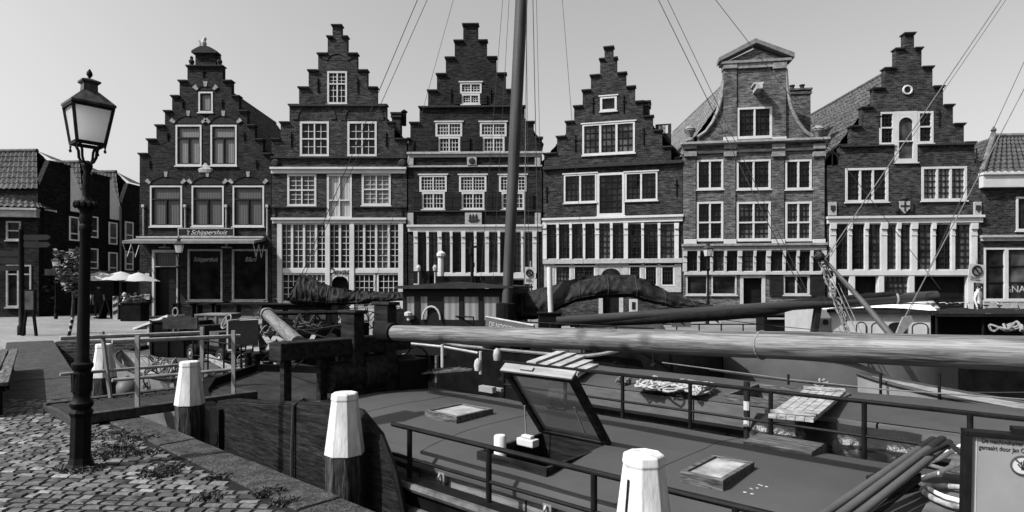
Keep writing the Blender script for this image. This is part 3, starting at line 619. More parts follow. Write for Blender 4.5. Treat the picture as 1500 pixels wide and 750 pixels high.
Zp, Zq, Za = h.z(88, 1107), h.z(100, 1107), h.z(65, 1108); XL, XR = h.x(1052), h.x(1162); xm = (XL + XR) / 2
pd = h.mb(); pd.box(xa - .05, xb + .05, -.12, .4, Zq, Zp - .16); pd.box(XL + .1, XR - .1, -.2, .45, Zp - .158, Zp - .03); pdo = h.part(pd, 'pediment', STONEG)
q = h.mb(); q.prism([(XL + .35, Zp - .028), (XR - .35, Zp - .028), (xm, Za - .2)], .0, .4); h.part(q, 'tympanum', B5, pdo)
q = h.mb()
for a, b in (((XL, Zp - .05), (xm, Za)), ((xm, Za), (XR, Zp - .05))):
    d = Vector((b[0] - a[0], b[1] - a[1])).normalized(); nn = Vector((-d.y, d.x)) * .2
    q.prism([a, b, (b[0] + nn.x * .0, b[1] + .24), (a[0] + nn.x * .0, a[1] + .2)], -.26, .5)
h.part(q, 'raking_cornice', mat('lead_grey', .12, .6, .3), pdo)
for a, b in ((1060, 1079), (1132, 1151)): h.band(a, 101, b, 201, 'pilaster', B5, .07); h.band(a - .5, 93, b + .5, 101.5, 'capital', STONEG, .16); h.band(a - .5, 201, b + .5, 207, 'pier_base', WHITE, .12)
h.window(1080, 157, 1131, 202, (2, 1), (3, 4), fw=.14, mw=.1, barm=DARKW, bw=.025)
q = h.mb(); X, Z = h.x(1107), h.z(132, 1107); q.box(X - .14, X + .14, -.85, .02, Z - .18, Z + .1); q.box(X - .24, X + .24, -.7, -.001, Z + .101, Z + .18); h.part(q, 'hoist_beam', WHITE2)
h.band(998, 207, 1212, 211, 'cornice', mat('lead_grey2', .2, .6, .3), .26); h.band(999, 219, 1211, 223, 'string_course', STONEG, .1)
PX = [(1002, 1020), (1060, 1078), (1130, 1149), (1190, 1208)]
for a, b in PX: h.band(a, 211.5, b, 219, 'capital', STONEG, .2); h.band(a, 223, b, 230, 'capital', STONEG, .2); h.band(a + 1, 230.5, b - 1, 350, 'pilaster', B5, .08); h.band(a, 350.5, b, 357.5, 'pier_base', WHITE, .14)
WX = [(1020.5, 1059.5), (1079, 1129), (1150, 1189)]
for a, b in WX: h.window(a, 234, b, 277.5, (2, 1), (3, 4), fw=.13, mw=.1, barm=DARKW, bw=.025); h.window(a, 295.5, b, 352, (2, 2), (3, 3), fw=.14, mw=.1, hs=[.46], barm=DARKW, bw=.025)
h.band(999.5, 357.5, 1209, 367, 'cornice', STONEG, .2)
for px in (1011, 1199):
    q = h.mb(); q.lathe([(.22, 0), (.22, .1), (.1, .16), (.2, .38), (.3, .52), (.26, .56), (.3, .6), (.2, .72), (.05, .8)], 12, T(h.x(px), .1, h.z(206, px))); h.part(q, 'stone_vase', STONEG, smooth=True)
CREAM5 = mat('cream_paint', .3, .6, .15, 3.)
ps = [1003, 1023, 1042, 1062, 1083, 1105, 1125, 1148, 1168, 1188, 1206]
h.glazed(ps, 367, 398, (3, 4), w=.1); h.posts(ps, 367, 398, .12, m=CREAM5, wide=(1003, 1083, 1125, 1206)); h.band(1002, 398, 1207, 402.5, 'transom', CREAM5, .14)
h.window(1005, 402.5, 1037, 432, (1, 1), None, fw=.1, m=CREAM5); h.window(1042, 402.5, 1079, 432, (1, 1), None, fw=.1, m=CREAM5); h.window(1147, 402.5, 1186, 432, (2, 1), None, fw=.12, m=CREAM5)
h.door(1084, 402.5, 1121, 470, SHADOWY, fw=.16, frame=CREAM5); h.shutter(1127, 403, 1146, 433); h.shutter(1187, 403, 1206, 433)
h.anchors([(1012, 250), (1069, 292), (1140, 292), (1198, 290), (1071, 155), (1141, 155)], .9)
h.chimney(1158, 132, 1188, 190, 2.2, pots=2, dep=1.2)
h.finish(h.z(228, 1105), h.z(86, 1105), tile=TILEL)
# ---- house 6
h = House('brick_house', 'step gabled house with a round attic window, white hoist doors and coat of arms', 1211.5, 1437, 30.7, 30.0, B6, depth=17)
L = [(1230, 214), (1246, 187), (1262.5, 159), (1279, 131), (1296, 101), (1312, 72), (1325, 50)]
Rr = [(1427.5, 209), (1412, 181.5), (1396, 154), (1381.5, 127), (1366, 99), (1350, 72), (1339, 50)]
h.steps(L, Rr, 240); h.bands.append((.01, h.W - .01, 0, h.z(240, 1325)))
h.band(1231, 213, 1308, 215.5, 'string_course', COPE, .16); h.band(1344, 211, 1427, 213.5, 'string_course', COPE, .16)
q = h.mb(); X, Z = h.x(1329), h.z(132, 1329); RXm = Matrix.Rotation(R(90), 4, 'X'); q.tube([(X + .2 * math.cos(t), -.03, Z + .2 * math.sin(t)) for t in [i * math.pi / 8 for i in range(16)]], .05, 6, True); rw = h.part(q, 'window', WHITE, smooth=True)
q = h.mb(); q.lathe([(.19, 0), (.19, .015)], 16, T(X, -.012, Z) @ RXm); h.part(q, 'pane', GLASS, rw)
h.window(1288, 164, 1310.5, 212, (1, 2), (3, 3), fw=.14, hs=[.52], barm=DARKW, bw=.025); h.window(1344, 163, 1367, 210, (1, 2), (3, 3), fw=.14, hs=[.52], barm=DARKW, bw=.025)
h.window(1310.5, 163, 1343.5, 238, (1, 2), None, fw=.26, hs=[.4], mw=.08)
q = h.mb(); X0, X1, Z0, Z1 = h.rect(1314, 166, 1340, 182); c = (X0 + X1) / 2; r = (X1 - X0) / 2 - .08
A = [(c + r * math.cos(t), Z0 + r * math.sin(t)) for t in [math.pi * i / 12 for i in range(13)]]
for i in range(12): q.prism([A[i], (A[i][0], Z1 + .08), (A[i + 1][0], Z1 + .08), A[i + 1]][::-1], -.026, .03)
h.part(q, 'arch_panel', WHITE)
h.window(1238, 246, 1301, 296, (3, 1), (3, 5), fw=.15, mw=.11, barm=DARKW, bw=.025); h.window(1349.5, 244, 1416, 294, (3, 1), (3, 5), fw=.15, mw=.11, barm=DARKW, bw=.025, pane=glass('half_curtain', .1, .1, .12))
q = h.mb(); X, Z = h.x(1323.5), h.z(304, 1323); q.prism([(X - .24, Z + .3), (X - .24, Z - .05), (X, Z - .3), (X + .24, Z - .05), (X + .24, Z + .3)], -.14, -.002); ca_ = h.part(q, 'coat_of_arms', CREAM)
q = h.mb(); q.box(X - .04, X + .04, -.16, -.141, Z - .2, Z + .28); q.box(X - .2, X + .2, -.16, -.141, Z + .02, Z + .1); q.lathe([(.05, 0), (.16, .1), (.12, .22), (.02, .3)], 8, T(X, -.06, Z + .3)); q.box(X - .4, X - .27, -.1, -.002, Z - .2, Z + .28); q.box(X + .27, X + .4, -.1, -.002, Z - .2, Z + .28); h.part(q, 'shield_charge', COPE, ca_)
for a, b in ((1213, 1224.5), (1425.5, 1436)):
    pq = h.band(a, 296, b, 316, 'corner_plaque', CREAM, .1); q = h.mb(); X, Z = h.x((a + b) / 2), h.z(306, a); q.prism([(X - .11, Z + .16), (X - .11, Z - .04), (X, Z - .18), (X + .11, Z - .04), (X + .11, Z + .16)], -.13, -.101); h.part(q, 'relief', COPE, pq)
h.band(1211, 317, 1438, 327)
ps = [1219, 1244, 1268, 1293.5, 1315, 1337.5, 1366, 1394.5, 1425]
h.glazed(ps, 327, 396, (3, 7), w=.16); h.posts(ps, 327, 396, .17, wide=(1219, 1293.5, 1337.5, 1425)); h.band(1216, 396, 1428, 403.5, 'transom', WHITE, .14)
h.posts([1219, 1247, 1289.5, 1333.5, 1420], 403.5, 468, .26, corbel=False)
h.window(1222, 404, 1245, 438, (1, 1), (4, 4), fw=.06, barm=DARKW); h.window(1293, 404, 1331, 438, (1, 1), (5, 4), fw=.06, barm=DARKW, pane=GLASSM); h.door(1250, 403.5, 1286, 470, SHADOWY, fw=.05); h.door(1338, 403.5, 1417, 470, SHADOWY, fw=.05, recess=.32)
h.anchors([(1219, 230), (1430, 230), (1288, 175), (1375, 172)], .8)
h.finish(h.z(240, 1325), h.z(94, 1332), tile=TILE)
# ---- house 7, cut by the right edge of the picture
h = House('brick_house', 'low brick corner shop with a hipped tiled roof, cut by the right edge', 1437.5, 1580, 30.0, 29.7, B7, group=None)
h.bands.append((.01, h.W - .01, 0, h.z(276, 1480)))
h.band(1434, 254, 1582, 275, 'cornice', WHITE, .3); h.band(1436, 345, 1580, 353, 'cornice', CREAM, .12)
h.window(1488, 288, 1530, 338, (2, 1), None, fw=.14); h.window(1441, 363, 1474, 440, (1, 1), (1, 3), fw=.12, barm=DARKW); w7 = h.window(1474, 363, 1530, 440, (1, 1), (1, 3), fw=.12, barm=DARKW); h.text('&NAT', 1493, 424, .45, WHITE2, shear=0, y=.06, parent=w7)
h.band(1440, 440.5, 1582, 470, 'plinth', CREAM, .06)
XR = h.W + .2; r = h.mb(); e = h.z(254, 1480); rz = h.z(186, 1500); ax, ay = h.x(1503), 2.2
tile_slope(r, (-.1, -.2, e), (XR, -.2, e), (XR, ay, rz), (ax, ay, rz)); tile_slope(r, (-.1, 10, e), (-.1, -.2, e), (ax, ay, rz), (ax, 8, rz)); ro = h.part(r, 'roof', TILED, smooth=True, auto=60)
r = h.mb(); r.tube([(-.1, -.2, e + .1), (ax, ay, rz + .1)], .13, 8); r.tube([(ax, ay, rz + .1), (XR, ay, rz + .1)], .13, 8); r.lathe([(.12, 0), (.08, .2), (.14, .3), (.02, .5)], 8, T(ax, ay, rz + .1)); h.part(r, 'ridge_tiles', TILEL, ro)
h.finish(e - .05)

# ---- the terrace of narrow houses at the left, their gables turned to the harbour
PA, PB = Vector((-25.7, 33.3)), Vector((-25.2, 43.0)); du = (PB - PA) / 3; AW = 5.2
terr = []
for i in range(3):
    a = PA + du * i; ang = math.atan2(du.y, du.x); W = du.length - .05
    F = T(a.x, a.y, 0) @ RZ(ang)
    lab = ['dark terrace house with a half hipped tiled roof, left of the street lamp', 'dark terrace house with a half hipped tiled roof, just behind the street lamp', 'dark terrace house with a half hipped tiled roof, next to the cafe house'][i]
    r0 = empty('terrace_house', F, lab, 'house', 'dark terrace houses at the left')
    q = MB(F); ev, rg = 6.9 - .1 * i, 9.3
    q.box(0, W, 0, 9, 0, ev); q.prism([(.0, ev), (W, ev), (W * .74, ev + 1.75), (W * .26, ev + 1.75)], .02, .3); wl = q.build('wall', BL, r0)
    q = MB(F); c = W / 2
    tile_slope(q, (-.1, 9, ev), (-.1, -.1, ev), (c, 1.4, rg), (c, 9, rg)); tile_slope(q, (W + .1, -.1, ev), (W + .1, 9, ev), (c, 9, rg), (c, 1.4, rg))
    q.add([(W * .24, -.12, ev + 1.8), (W * .76, -.12, ev + 1.8), (c, 1.4, rg + .05)], [(0, 1, 2)]); q.tube([(c, 1.4, rg + .06), (c, 9, rg + .06)], .12, 8)
    ro = q.build('roof', TILE, r0, smooth=True, auto=60)
    q = MB(F); q.prism([(W * .72, ev - .9), (W * .99, ev - .9), (W * .99, ev + .1), (W * .76, ev + 1.5), (W * .72, ev + 1.6)], -.06, -.003); q.build('gable_panel', mat('panel_white', 1.1, .7, .1), r0)
    for (wx, wz0, wz1, ww) in ((.26, 4.6, 5.9, .8), (.8, 4.3, 5.7, .75), (.26, 2.7, 3.95, .8), (.8, 2.4, 3.8, .8)):
        q = MB(F); x0, x1 = W * wx - ww / 2, W * wx + ww / 2
        for b in ((x0, x0 + .08, wz0, wz1), (x1 - .08, x1, wz0, wz1), (x0 + .08, x1 - .08, wz1 - .08, wz1), (x0 + .08, x1 - .08, wz0, wz0 + .08), (x0 + .08, x1 - .08, wz0 + .38, wz0 + .45)): q.box(b[0], b[1], -.06, .02, b[2], b[3])
        fo = q.build('window', mat('panel_white', 1.1, .7, .1), r0); q = MB(F); q.box(x0 + .07, x1 - .07, -.02, -.005, wz0 + .07, wz1 - .07); q.build('pane', glass('terrace_glass%d%d' % (i, int(wx * 100 + wz0 * 7)), .05, .1), fo)
    q = MB(F); q.tube([(W - .05, -.1, 0), (W - .05, -.1, ev)], .06, 8); q.build('downpipe', CREAM, r0)
    q = MB(F); q.box(.5, W - .6, -.06, -.003, .05, 2.2); q.build('shopfront', DARKW, r0)
    q = MB(F); q.box(.3, W - .3, -.25, -.003, 2.25, 2.6); q.build('fascia', mat('fascia_grey', .22), r0)
h = House('corner_house', 'low dark house with a white cornice at the left edge of the street', -60, 57, 32.5, 33.2, BL, group=None, depth=8)
h.bands.append((.01, h.W - .01, 0, h.z(318, 30))); h.band(-60, 305.5, 58, 318, 'cornice', WHITE2, .3)
h.window(9, 324, 31, 352, (1, 2), None, fw=.12, pane=GLASS, m=WHITE2); h.window(-25, 324, -5, 352, (1, 2), None, fw=.12, m=WHITE2)
h.window(9, 388, 28, 450, (1, 2), None, fw=.12, m=WHITE2, hs=[.8]); h.window(28, 388, 46, 450, (1, 2), None, fw=.12, m=WHITE2, hs=[.8])
r = h.mb(); e = h.z(305, 20); tile_slope(r, (-.2, -.3, e), (h.W + .2, -.3, e), (h.W - 2.2, 3, e + 2.1), (-.2, 3, e + 2.1)); tile_slope(r, (h.W + .2, -.3, e), (h.W + .2, 8, e), (h.W - 2.2, 6, e + 2.1), (h.W - 2.2, 3, e + 2.1)); h.part(r, 'roof', TILE, smooth=True, auto=60)
h.chimney(8, 262, 18, 285, 2.5); h.finish(e - .05)
#PART2
# ------------------------------------------------------------------ barge in the foreground
def hull(mb, s0, s1, n0, n1, top, bot, bowL=2.5, bowR=2.5, sheer=.35, N=36, wall=.14, deck=.12):
    """an open-topped barge hull lying along s between s0 and s1; returns the deck sheet too"""
    c, Wd = (n0 + n1) / 2, (n1 - n0) / 2; dk = MB(FB); st = []
    for i in range(N + 1):
        s = s0 + (s1 - s0) * i / N; f = 1.
        if s - s0 < bowL: f = math.sqrt(max(0, 1 - (1 - (s - s0) / bowL) ** 2.4))
        if s1 - s < bowR: f = min(f, math.sqrt(max(0, 1 - (1 - (s1 - s) / bowR) ** 2.4)))
        e = max(0, 1 - (s - s0) / (bowL * 1.6)) ** 2 + max(0, 1 - (s1 - s) / (bowR * 1.6)) ** 2
        st.append((s, max(.03, Wd * f), top + sheer * e))
    rows = []
    for s, b, h in st:
        b2, bi = b * .86, max(.01, b - wall); hd = h - deck
        rows.append([(s, c - b2 * .8, bot), (s, c - b2, bot + .3), (s, c - b, h - .25), (s, c - b - .03, h), (s, c - bi, h), (s, c - bi, hd), (s, c + bi, hd), (s, c + bi, h), (s, c + b + .03, h), (s, c + b, h - .25), (s, c + b2, bot + .3), (s, c + b2 * .8, bot)])
    mb.grid([r[:6] for r in rows]); mb.grid([r[6:] for r in rows]); dk.grid([[r[5], r[6]] for r in rows]); return dk
def boat_root(name, s, n, h, label, cat='boat', group=None):
    return empty(name, FB @ T(s, n, h), label, cat, group)
def rail(root, s0, s1, n, h0, h, posts, name='guard_rail', r=.024, mid=None, m=None, hs=None):
    q = MB(FB); K = 24; f = hs or (lambda s: h)
    q.tube([(s0 + (s1 - s0) * i / K, n, f(s0 + (s1 - s0) * i / K)) for i in range(K + 1)], r, 8)
    if mid: q.tube([(s0 + (s1 - s0) * i / K, n, mid) for i in range(K + 1)], r * .7, 6)
    ro = q.build(name, m or BLACK, root, smooth=True)
    for p in posts:
        q = MB(FB); q.tube([(p, n, h0), (p, n, f(p))], r * 1.05, 8); q.lathe([(.05, 0), (.05, .03), (.02, .05)], 8, T(p, n, h0)); q.build('rail_post', m or BLACK, root, smooth=True)
    return ro
def frame_box(mb, x0, x1, y0, y1, z0, z1, w):
    mb.box(x0, x1, y0, y0 + w, z0, z1); mb.box(x0, x1, y1 - w, y1, z0, z1); mb.box(x0, x0 + w, y0 + w, y1 - w, z0, z1); mb.box(x1 - w, x1, y0 + w, y1 - w, z0, z1)
DR1 = 0.0
b1 = boat_root('cargo_barge', -3, 5, -1.15, 'long barge with a canvas covered hatch and open glass lid against the near quay')
q = MB(FB); dk = hull(q, -10.2, 7.5, 3.4, 6.6, .0, -1.4, 2.4, 2.4, .35); q.build('hull', HULL, b1, smooth=True, auto=40); dk.build('deck', mat('barge_deck', 0.02, .7, .5, 3.), b1)
q = MB(FB); K = 40
for n_, hh in ((3.36, -.02), (3.37, -.22)): q.tube([(-8 + 13.2 * i / K, n_, hh) for i in range(K + 1)], .035, 6)
q.build('rubbing_strake', mat('worn_strake', 0.07, .7, .7, 5.), b1, smooth=True)
def deck_h(n): t = (n - 5.0) / 1.25; return .245 - .105 * abs(t) ** 2.2
HS0, HS1 = -3.80, -3.06; HN0, HN1 = 3.89, 4.78
ss = sorted(set([round(-7.1 + .12 * i, 3) for i in range(97)] + [HS0, HS1])); ns = sorted(set([round(3.75 + .1 * i, 3) for i in range(26)] + [HN0, HN1]))
q = MB(FB); idx = {}
def wr(s, n): return .007 * max(0, noise.noise((s * 1.1 + n * 3.2, n * .8, 4.4))) + .009 * noise.noise((s * 1.3, n * 1.3, 3.1)) + .007 * noise.noise((s * .5 + n * 2.6, n * .7 - s * .2, 9.)) + .004 * math.sin(s * 5.2 + .6 * math.sin(n * 3)) * (abs(n - 5) / 1.25) ** 2
vs = []; fs = []
for i, s in enumerate(ss):
    for j, n in enumerate(ns): idx[i, j] = len(vs); vs.append((s, n, deck_h(n) + wr(s, n)))
for i in range(len(ss) - 1):
    for j in range(len(ns) - 1):
        sm, nm = (ss[i] + ss[i + 1]) / 2, (ns[j] + ns[j + 1]) / 2
        if HS0 < sm < HS1 and HN0 < nm < HN1: continue
        fs.append((idx[i, j], idx[i + 1, j], idx[i + 1, j + 1], idx[i, j + 1]))
q.add(vs, fs)
for nn, sg in ((3.75, -1), (6.25, 1)):       # skirts hanging over the coaming
    rows = []
    for s in ss:
        o = .015 + .02 * noise.noise((s * 2.2, nn, 0)); rows.append([(s, nn, deck_h(nn) + wr(s, nn)), (s, nn + sg * (.03 + o), deck_h(nn) - .06), (s, nn + sg * (.02 + o * 1.5), deck_h(nn) - .13 - .02 * noise.noise((s * 1.1, 5, nn)))])
    q.grid(rows)
rows = [[(-7.1, n, deck_h(n) + wr(-7.1, n)), (-7.16, n, deck_h(n) - .16)] for n in ns]; q.grid(rows)
q.build('hatch_canvas', CANVAS, b1, smooth=True, auto=70)
q = MB(FB)
for s_ in (-6.0, -4.45, -2.35, -.9):
    q.tube([(s_ + .02 * math.sin(n * 4), n, deck_h(n) + wr(s_, n) - .001) for n in ns if n < 6.24 and not (HS0 < s_ < HS1)], .007, 5)
q.build('canvas_seam', CANVAS, b1, smooth=True)
q = MB(FB); rn = random.Random(44)
for px, py in ((1107, 722), (1116, 719), (1098, 726), (650, 640), (930, 690)):
    P = bh(px, py, .2)
    for k in range(3): q.lathe([(rn.uniform(.006, .02), 0), (.003, .004)], 7, T(P.x + rn.uniform(-.03, .03), P.y + rn.uniform(-.03, .03), deck_h(P.y) + wr(P.x, P.y) + .002))
q.build('droppings', WHITE2, b1)
q = MB(FB)
for i in range(9):
    a = -7.05 + i * 1.3
    for k, (z0, z1) in enumerate(((-.12, -.055), (-.05, .02))): q.box(a, a + 1.28, 3.76, 3.81, z0, z1)
    q.box(a, a + 1.28, 6.19, 6.24, -.12, .1)
q.box(-7.08, -7.03, 3.8, 6.2, -.12, .1); q.build('hatch_coaming', mat('coaming_wood', 0.12, .75, .6, 2., (1.2, 10, 10)), b1)
for s_ in (-6.2, -5.1, -4.1, -2.9, -1.7):
    q = MB(FB); q.box(s_ - .04, s_ + .04, 3.7, 3.755, -.06, .03); q.tube([(s_, 3.69, .02), (s_, 3.66, -.02), (s_, 3.69, -.07)], .012, 6); q.build('lashing_cleat', STEEL, b1)
# the open hatch: coaming, dark hold, raised glass lid
q = MB(FB); frame_box(q, HS0 - .02, HS1 + .02, HN0 - .02, HN1 + .02, -.35, .235, .035); oh = q.build('hatch_frame', WOODD, b1)
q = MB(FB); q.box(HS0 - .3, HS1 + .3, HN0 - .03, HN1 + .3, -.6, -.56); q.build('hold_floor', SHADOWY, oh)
hg = Vector((0, HN1 + .02, .24)); tp = Vector((0, 4.235, .93)); dv = (tp - hg); LL = dv.length; dv.normalize()
ML = Matrix(((1, 0, 0, 0), (0, dv.y, -dv.z, hg.y), (0, dv.z, dv.y, hg.z), (0, 0, 0, 1)))   # x along s, y up the lid, z behind
q = MB(FB); frame_box_args = (HS0 - .03, HS1 + .03, 0, LL, -.03, .03)
for a in ((HS0 - .03, HS1 + .03, 0, .06), (HS0 - .03, HS0 + .03, .06, LL - .05), (HS1 - .03, HS1 + .03, .06, LL - .05), (HS0 - .03, HS1 + .03, LL - .05, LL)): q.box(a[0], a[1], a[2], a[3], -.035, .03, ML)
lid = q.build('hatch_lid', WOODD, b1, bevel=.004)
q = MB(FB); q.box(HS0 - .035, HS1 + .035, LL + .001, LL + .02, -.05, .045, ML); q.box(HS0 + .2, HS0 + .34, LL + .021, LL + .04, -.02, .02, ML); q.build('lid_edge', WOODL, lid)
gm, gnt, gb = _base('lid_glass'); gb.inputs['Base Color'].default_value = (.16, .16, .16, 1); gb.inputs['Roughness'].default_value = .12; gb.inputs['Alpha'].default_value = .45
q = MB(FB); q.box(HS0 + .025, HS1 - .025, .055, LL - .045, -.006, .004, ML); q.build('lid_pane', gm, lid)
q = MB(FB); cxs = (HS0 + HS1) / 2 + .02; q.tube([(cxs + .085 * math.cos(t), LL * .5 + .06 * math.sin(t), -.012) for t in [2 * math.pi * i / 16 for i in range(16)]], .009, 5, True, ML); q.bar((cxs - .05, LL * .5 + .03, -.012), (cxs + .05, LL * .5 - .03, -.012), .02, .008); q.build('pane_emblem', DARKW, lid)
q = MB(FB); q.box(cxs - .16, cxs - .06, LL * .5 - .07, LL * .5 - .02, -.012, -.0065, ML); q.build('pane_sticker', WHITE2, lid)
q = MB(FB); q.tube([(HS0, HN1 - .25, .22), (HS0 - .0, 4.5, .55)], .008, 6); q.build('lid_stay', STEEL, lid); q = MB(FB); q.tube([(HS1 - .12, 4.62, .35), (HS1 - .12, 4.45, .62)], .008, 6); q.build('lid_stay', STEEL, lid)
# skylights lying on the canvas
for cs, dims, lab in (([(633, 603), (675, 588), (710, 600), (672, 613)], None, None), ([(997, 690), (1047, 664), (1104, 678), (1058, 704)], None, None)):
    P = [bh(x, y, .3) for x, y in cs]; c = sum((Vector(p) for p in P), Vector()) / 4
    sl = abs(P[2].x - P[1].x) * .5 + abs(P[3].x - P[0].x) * .5; nl = abs(P[1].y - P[0].y) * .5 + abs(P[2].y - P[3].y) * .5; a, b = min(sl, .62) / 2, min(nl, .62) / 2
    z = deck_h(c.y); q = MB(FB); M = T(c.x, c.y, z - .02)
    for t in ((-a, a, -b, -b + .04), (-a, a, b - .04, b), (-a, -a + .04, -b + .04, b - .04), (a - .04, a, -b + .04, b - .04)): q.box(t[0], t[1], t[2], t[3], -.03, .085, M)
    sk = q.build('skylight', WOOD, b1, bevel=.005)
    q = MB(FB); q.box(-a + .035, a - .035, -b + .035, b - .035, .055, .068, M); q.build('skylight_glass', mat('dusty_glass', .24, .22, .5, 5., spec=.6), sk)
# far low hatch cover planks at the right, and fittings
P = bh(1148, 655, .2); q = MB(FB)
for i in range(4): q.box(P.x - .3, P.x + .3, P.y - .2 + i * .1, P.y - .105 + i * .1, .17, .25)
q.build('hatch_board', WOOD, b1, bevel=.006)
for px, py in ((773, 645), (537, 560)):
    P = bh(px, py, .25); q = MB(FB); q.box(P.x - .1, P.x + .1, P.y - .05, P.y + .05, .2, .27); q.box(P.x - .06, P.x + .06, P.y - .03, P.y + .03, .27, .30); q.build('deck_vent', WHITE, b1, bevel=.01)
P = bh(755, 678, .18); q = MB(FB); q.lathe([(.055, .0), (.055, .42), (.045, .43)], 14, T(-3.66, 4.0, -.05)); q.build('vent_pipe', WHITE, b1, smooth=True)
P = bh(714, 572, .25); q = MB(FB); q.box(P.x - .13, P.x + .13, P.y - .04, P.y + .04, .23, .31); q.box(P.x - .1, P.x + .16, P.y + .1, P.y + .16, .23, .28); q.build('wood_block', WOODL, b1)
# raised hatch frame at the fore end of the canvas
A_ = bh(625, 552, .25); B_ = bh(705, 553, .25); q = MB(FB); q.box(A_.x - .6, A_.x + .25, 5.25, 6.0, .2, .33); q.build('fore_hatch', WOODD, b1, bevel=.01)
q = MB(FB)
for i in range(3): q.bar((A_.x - .1 + .12 * i, 5.5, .38), (A_.x + 1.0 + .12 * i, 6.2, .5), .1, .025)
q.build('loose_plank', WOOD, b1)
# guard rails
sa_, sb_ = bn(575, 632, 3.5), bn(985, 740, 3.5); ps_ = [bn(px, 680, 3.5).x for px in (600, 716, 870)]; st_ = ps_[1] - ps_[0]
rail(b1, sa_.x, 5.5, 3.5, -.05, .43, ps_ + [ps_[2] + st_ * (i + 1) for i in range(8)], r=.022, mid=.16)
pf = [bn(px, 560, 6.45).x for px in (738, 828, 912, 1011, 1129, 1266, 1421)]
rail(b1, bn(738, 527, 6.45).x, 3.6, 6.45, 0, .62, pf + [pf[-1] + .75 * i for i in (1, 2)], r=.022, mid=.3)
q = MB(FB); P = bh(727, 552, .15); q.tube([(P.x, 6.3, .1), (P.x, 6.3, .62)], .03, 8); q.build('rail_post', WOOD, b1)
# windlass and mast post at the fore end
wl = MB(FB); q = MB(FB); q.box(-7.25, -6.95, 3.7, 5.7, .78, 1.0); wo = q.build('windlass_beam', WOODD, b1, bevel=.015)
for n_ in (3.85, 4.35):
    q = MB(FB); q.box(-7.16, -7.06, n_ - .05, n_ + .05, -.05, .78); q.build('windlass_leg', WOODD, b1)
for n_, ht, wd in ((4.78, 1.32, .17), (5.32, 1.42, .17)):
    q = MB(FB); q.box(-7.22, -6.9, n_ - wd / 2, n_ + wd / 2, -.05, ht); q.box(-7.27, -6.85, n_ - wd / 2 - .02, n_ + wd / 2 + .02, ht, ht + .05); q.build('mast_cheek', WOODD, b1, bevel=.02)
q = MB(FB); q.tube([(-7.06, 4.4, .5), (-7.06, 5.75, .5)], .2, 14); q.tube([(-7.06, 4.88, .5), (-7.06, 5.22, .5)], .26, 14); q.build('windlass_drum', WOODD, b1, smooth=True, auto=40)
q = MB(FB); q.box(-7.6, -6.9, 4.85, 5.25, -.1, .3); q.box(-7.3, -6.8, 5.4, 5.9, -.05, .65); q.build('windlass_housing', HULL, b1, bevel=.02)
q = MB(FB); q.bar((-7.1, 4.6, -.02), (-7.1, 4.9, .55), .06, .06); q.build('windlass_stay', WOODD, b1)
q = MB(FB); q.tube([(-7.06 + .3 * math.cos(t), 5.9, .5 + .3 * math.sin(t)) for t in [2 * math.pi * i / 20 for i in range(20)]], .018, 6, True); q.build('hand_wheel', BLACK, b1)
# leeboard hung on the near side
Ls = [(-7.75, .02), (-7.55, .28), (-7.1, .36), (-6.4, .42), (-5.4, .53), (-4.9, .58), (-4.62, .56), (-4.35, .40), (-4.15, .12), (-4.02, -.25), (-4.0, -.7), (-4.1, -1.0), (-5, -1.0), (-6.5, -.8), (-7.5, -.5), (-7.75, -.3)]
q = MB(FB); q.prism(Ls[::-1], 3.2, 3.275); lb = q.build('leeboard', mat('leeboard_wood', 0.009, .7, .75, 2.2, (1.1, 7, 7), bump=.008, bscale=3., fine=5.), b1, bevel=.01)
q = MB(FB)
for k, (hh, sa, sb) in enumerate(((.22, -7.45, -4.3), (.0, -7.72, -4.1), (-.22, -7.72, -4.03), (-.45, -7.6, -4.0), (.38, -6.6, -4.4))):
    q.tube([(sa + (sb - sa) * t / 10, 3.199, hh + .012 * math.sin(t * 1.7 + k)) for t in range(11)], .006, 4)
q.build('plank_seam', SHADOWY, lb)
q = MB(FB); q.tube([(s, 3.237, h + .006) for s, h in Ls[:11]], .03, 6); q.build('leeboard_rim', BLACK, lb, smooth=True)
q = MB(FB); q.box(-7.6, -7.35, 3.14, 3.2, -.55, .24); q.tube([(-7.45, 3.13, -.1), (-7.45, 3.2, -.1)], .09, 12); q.build('leeboard_iron', BLACK, lb)
q = MB(FB); q.tube([(-5.72, 3.16, -.9), (-5.73, 3.17, .0), (-5.72, 3.18, .5), (-5.7, 3.27, .56), (-5.66, 3.4, .4)], .017, 6); q.build('leeboard_rope', ROPED, lb)
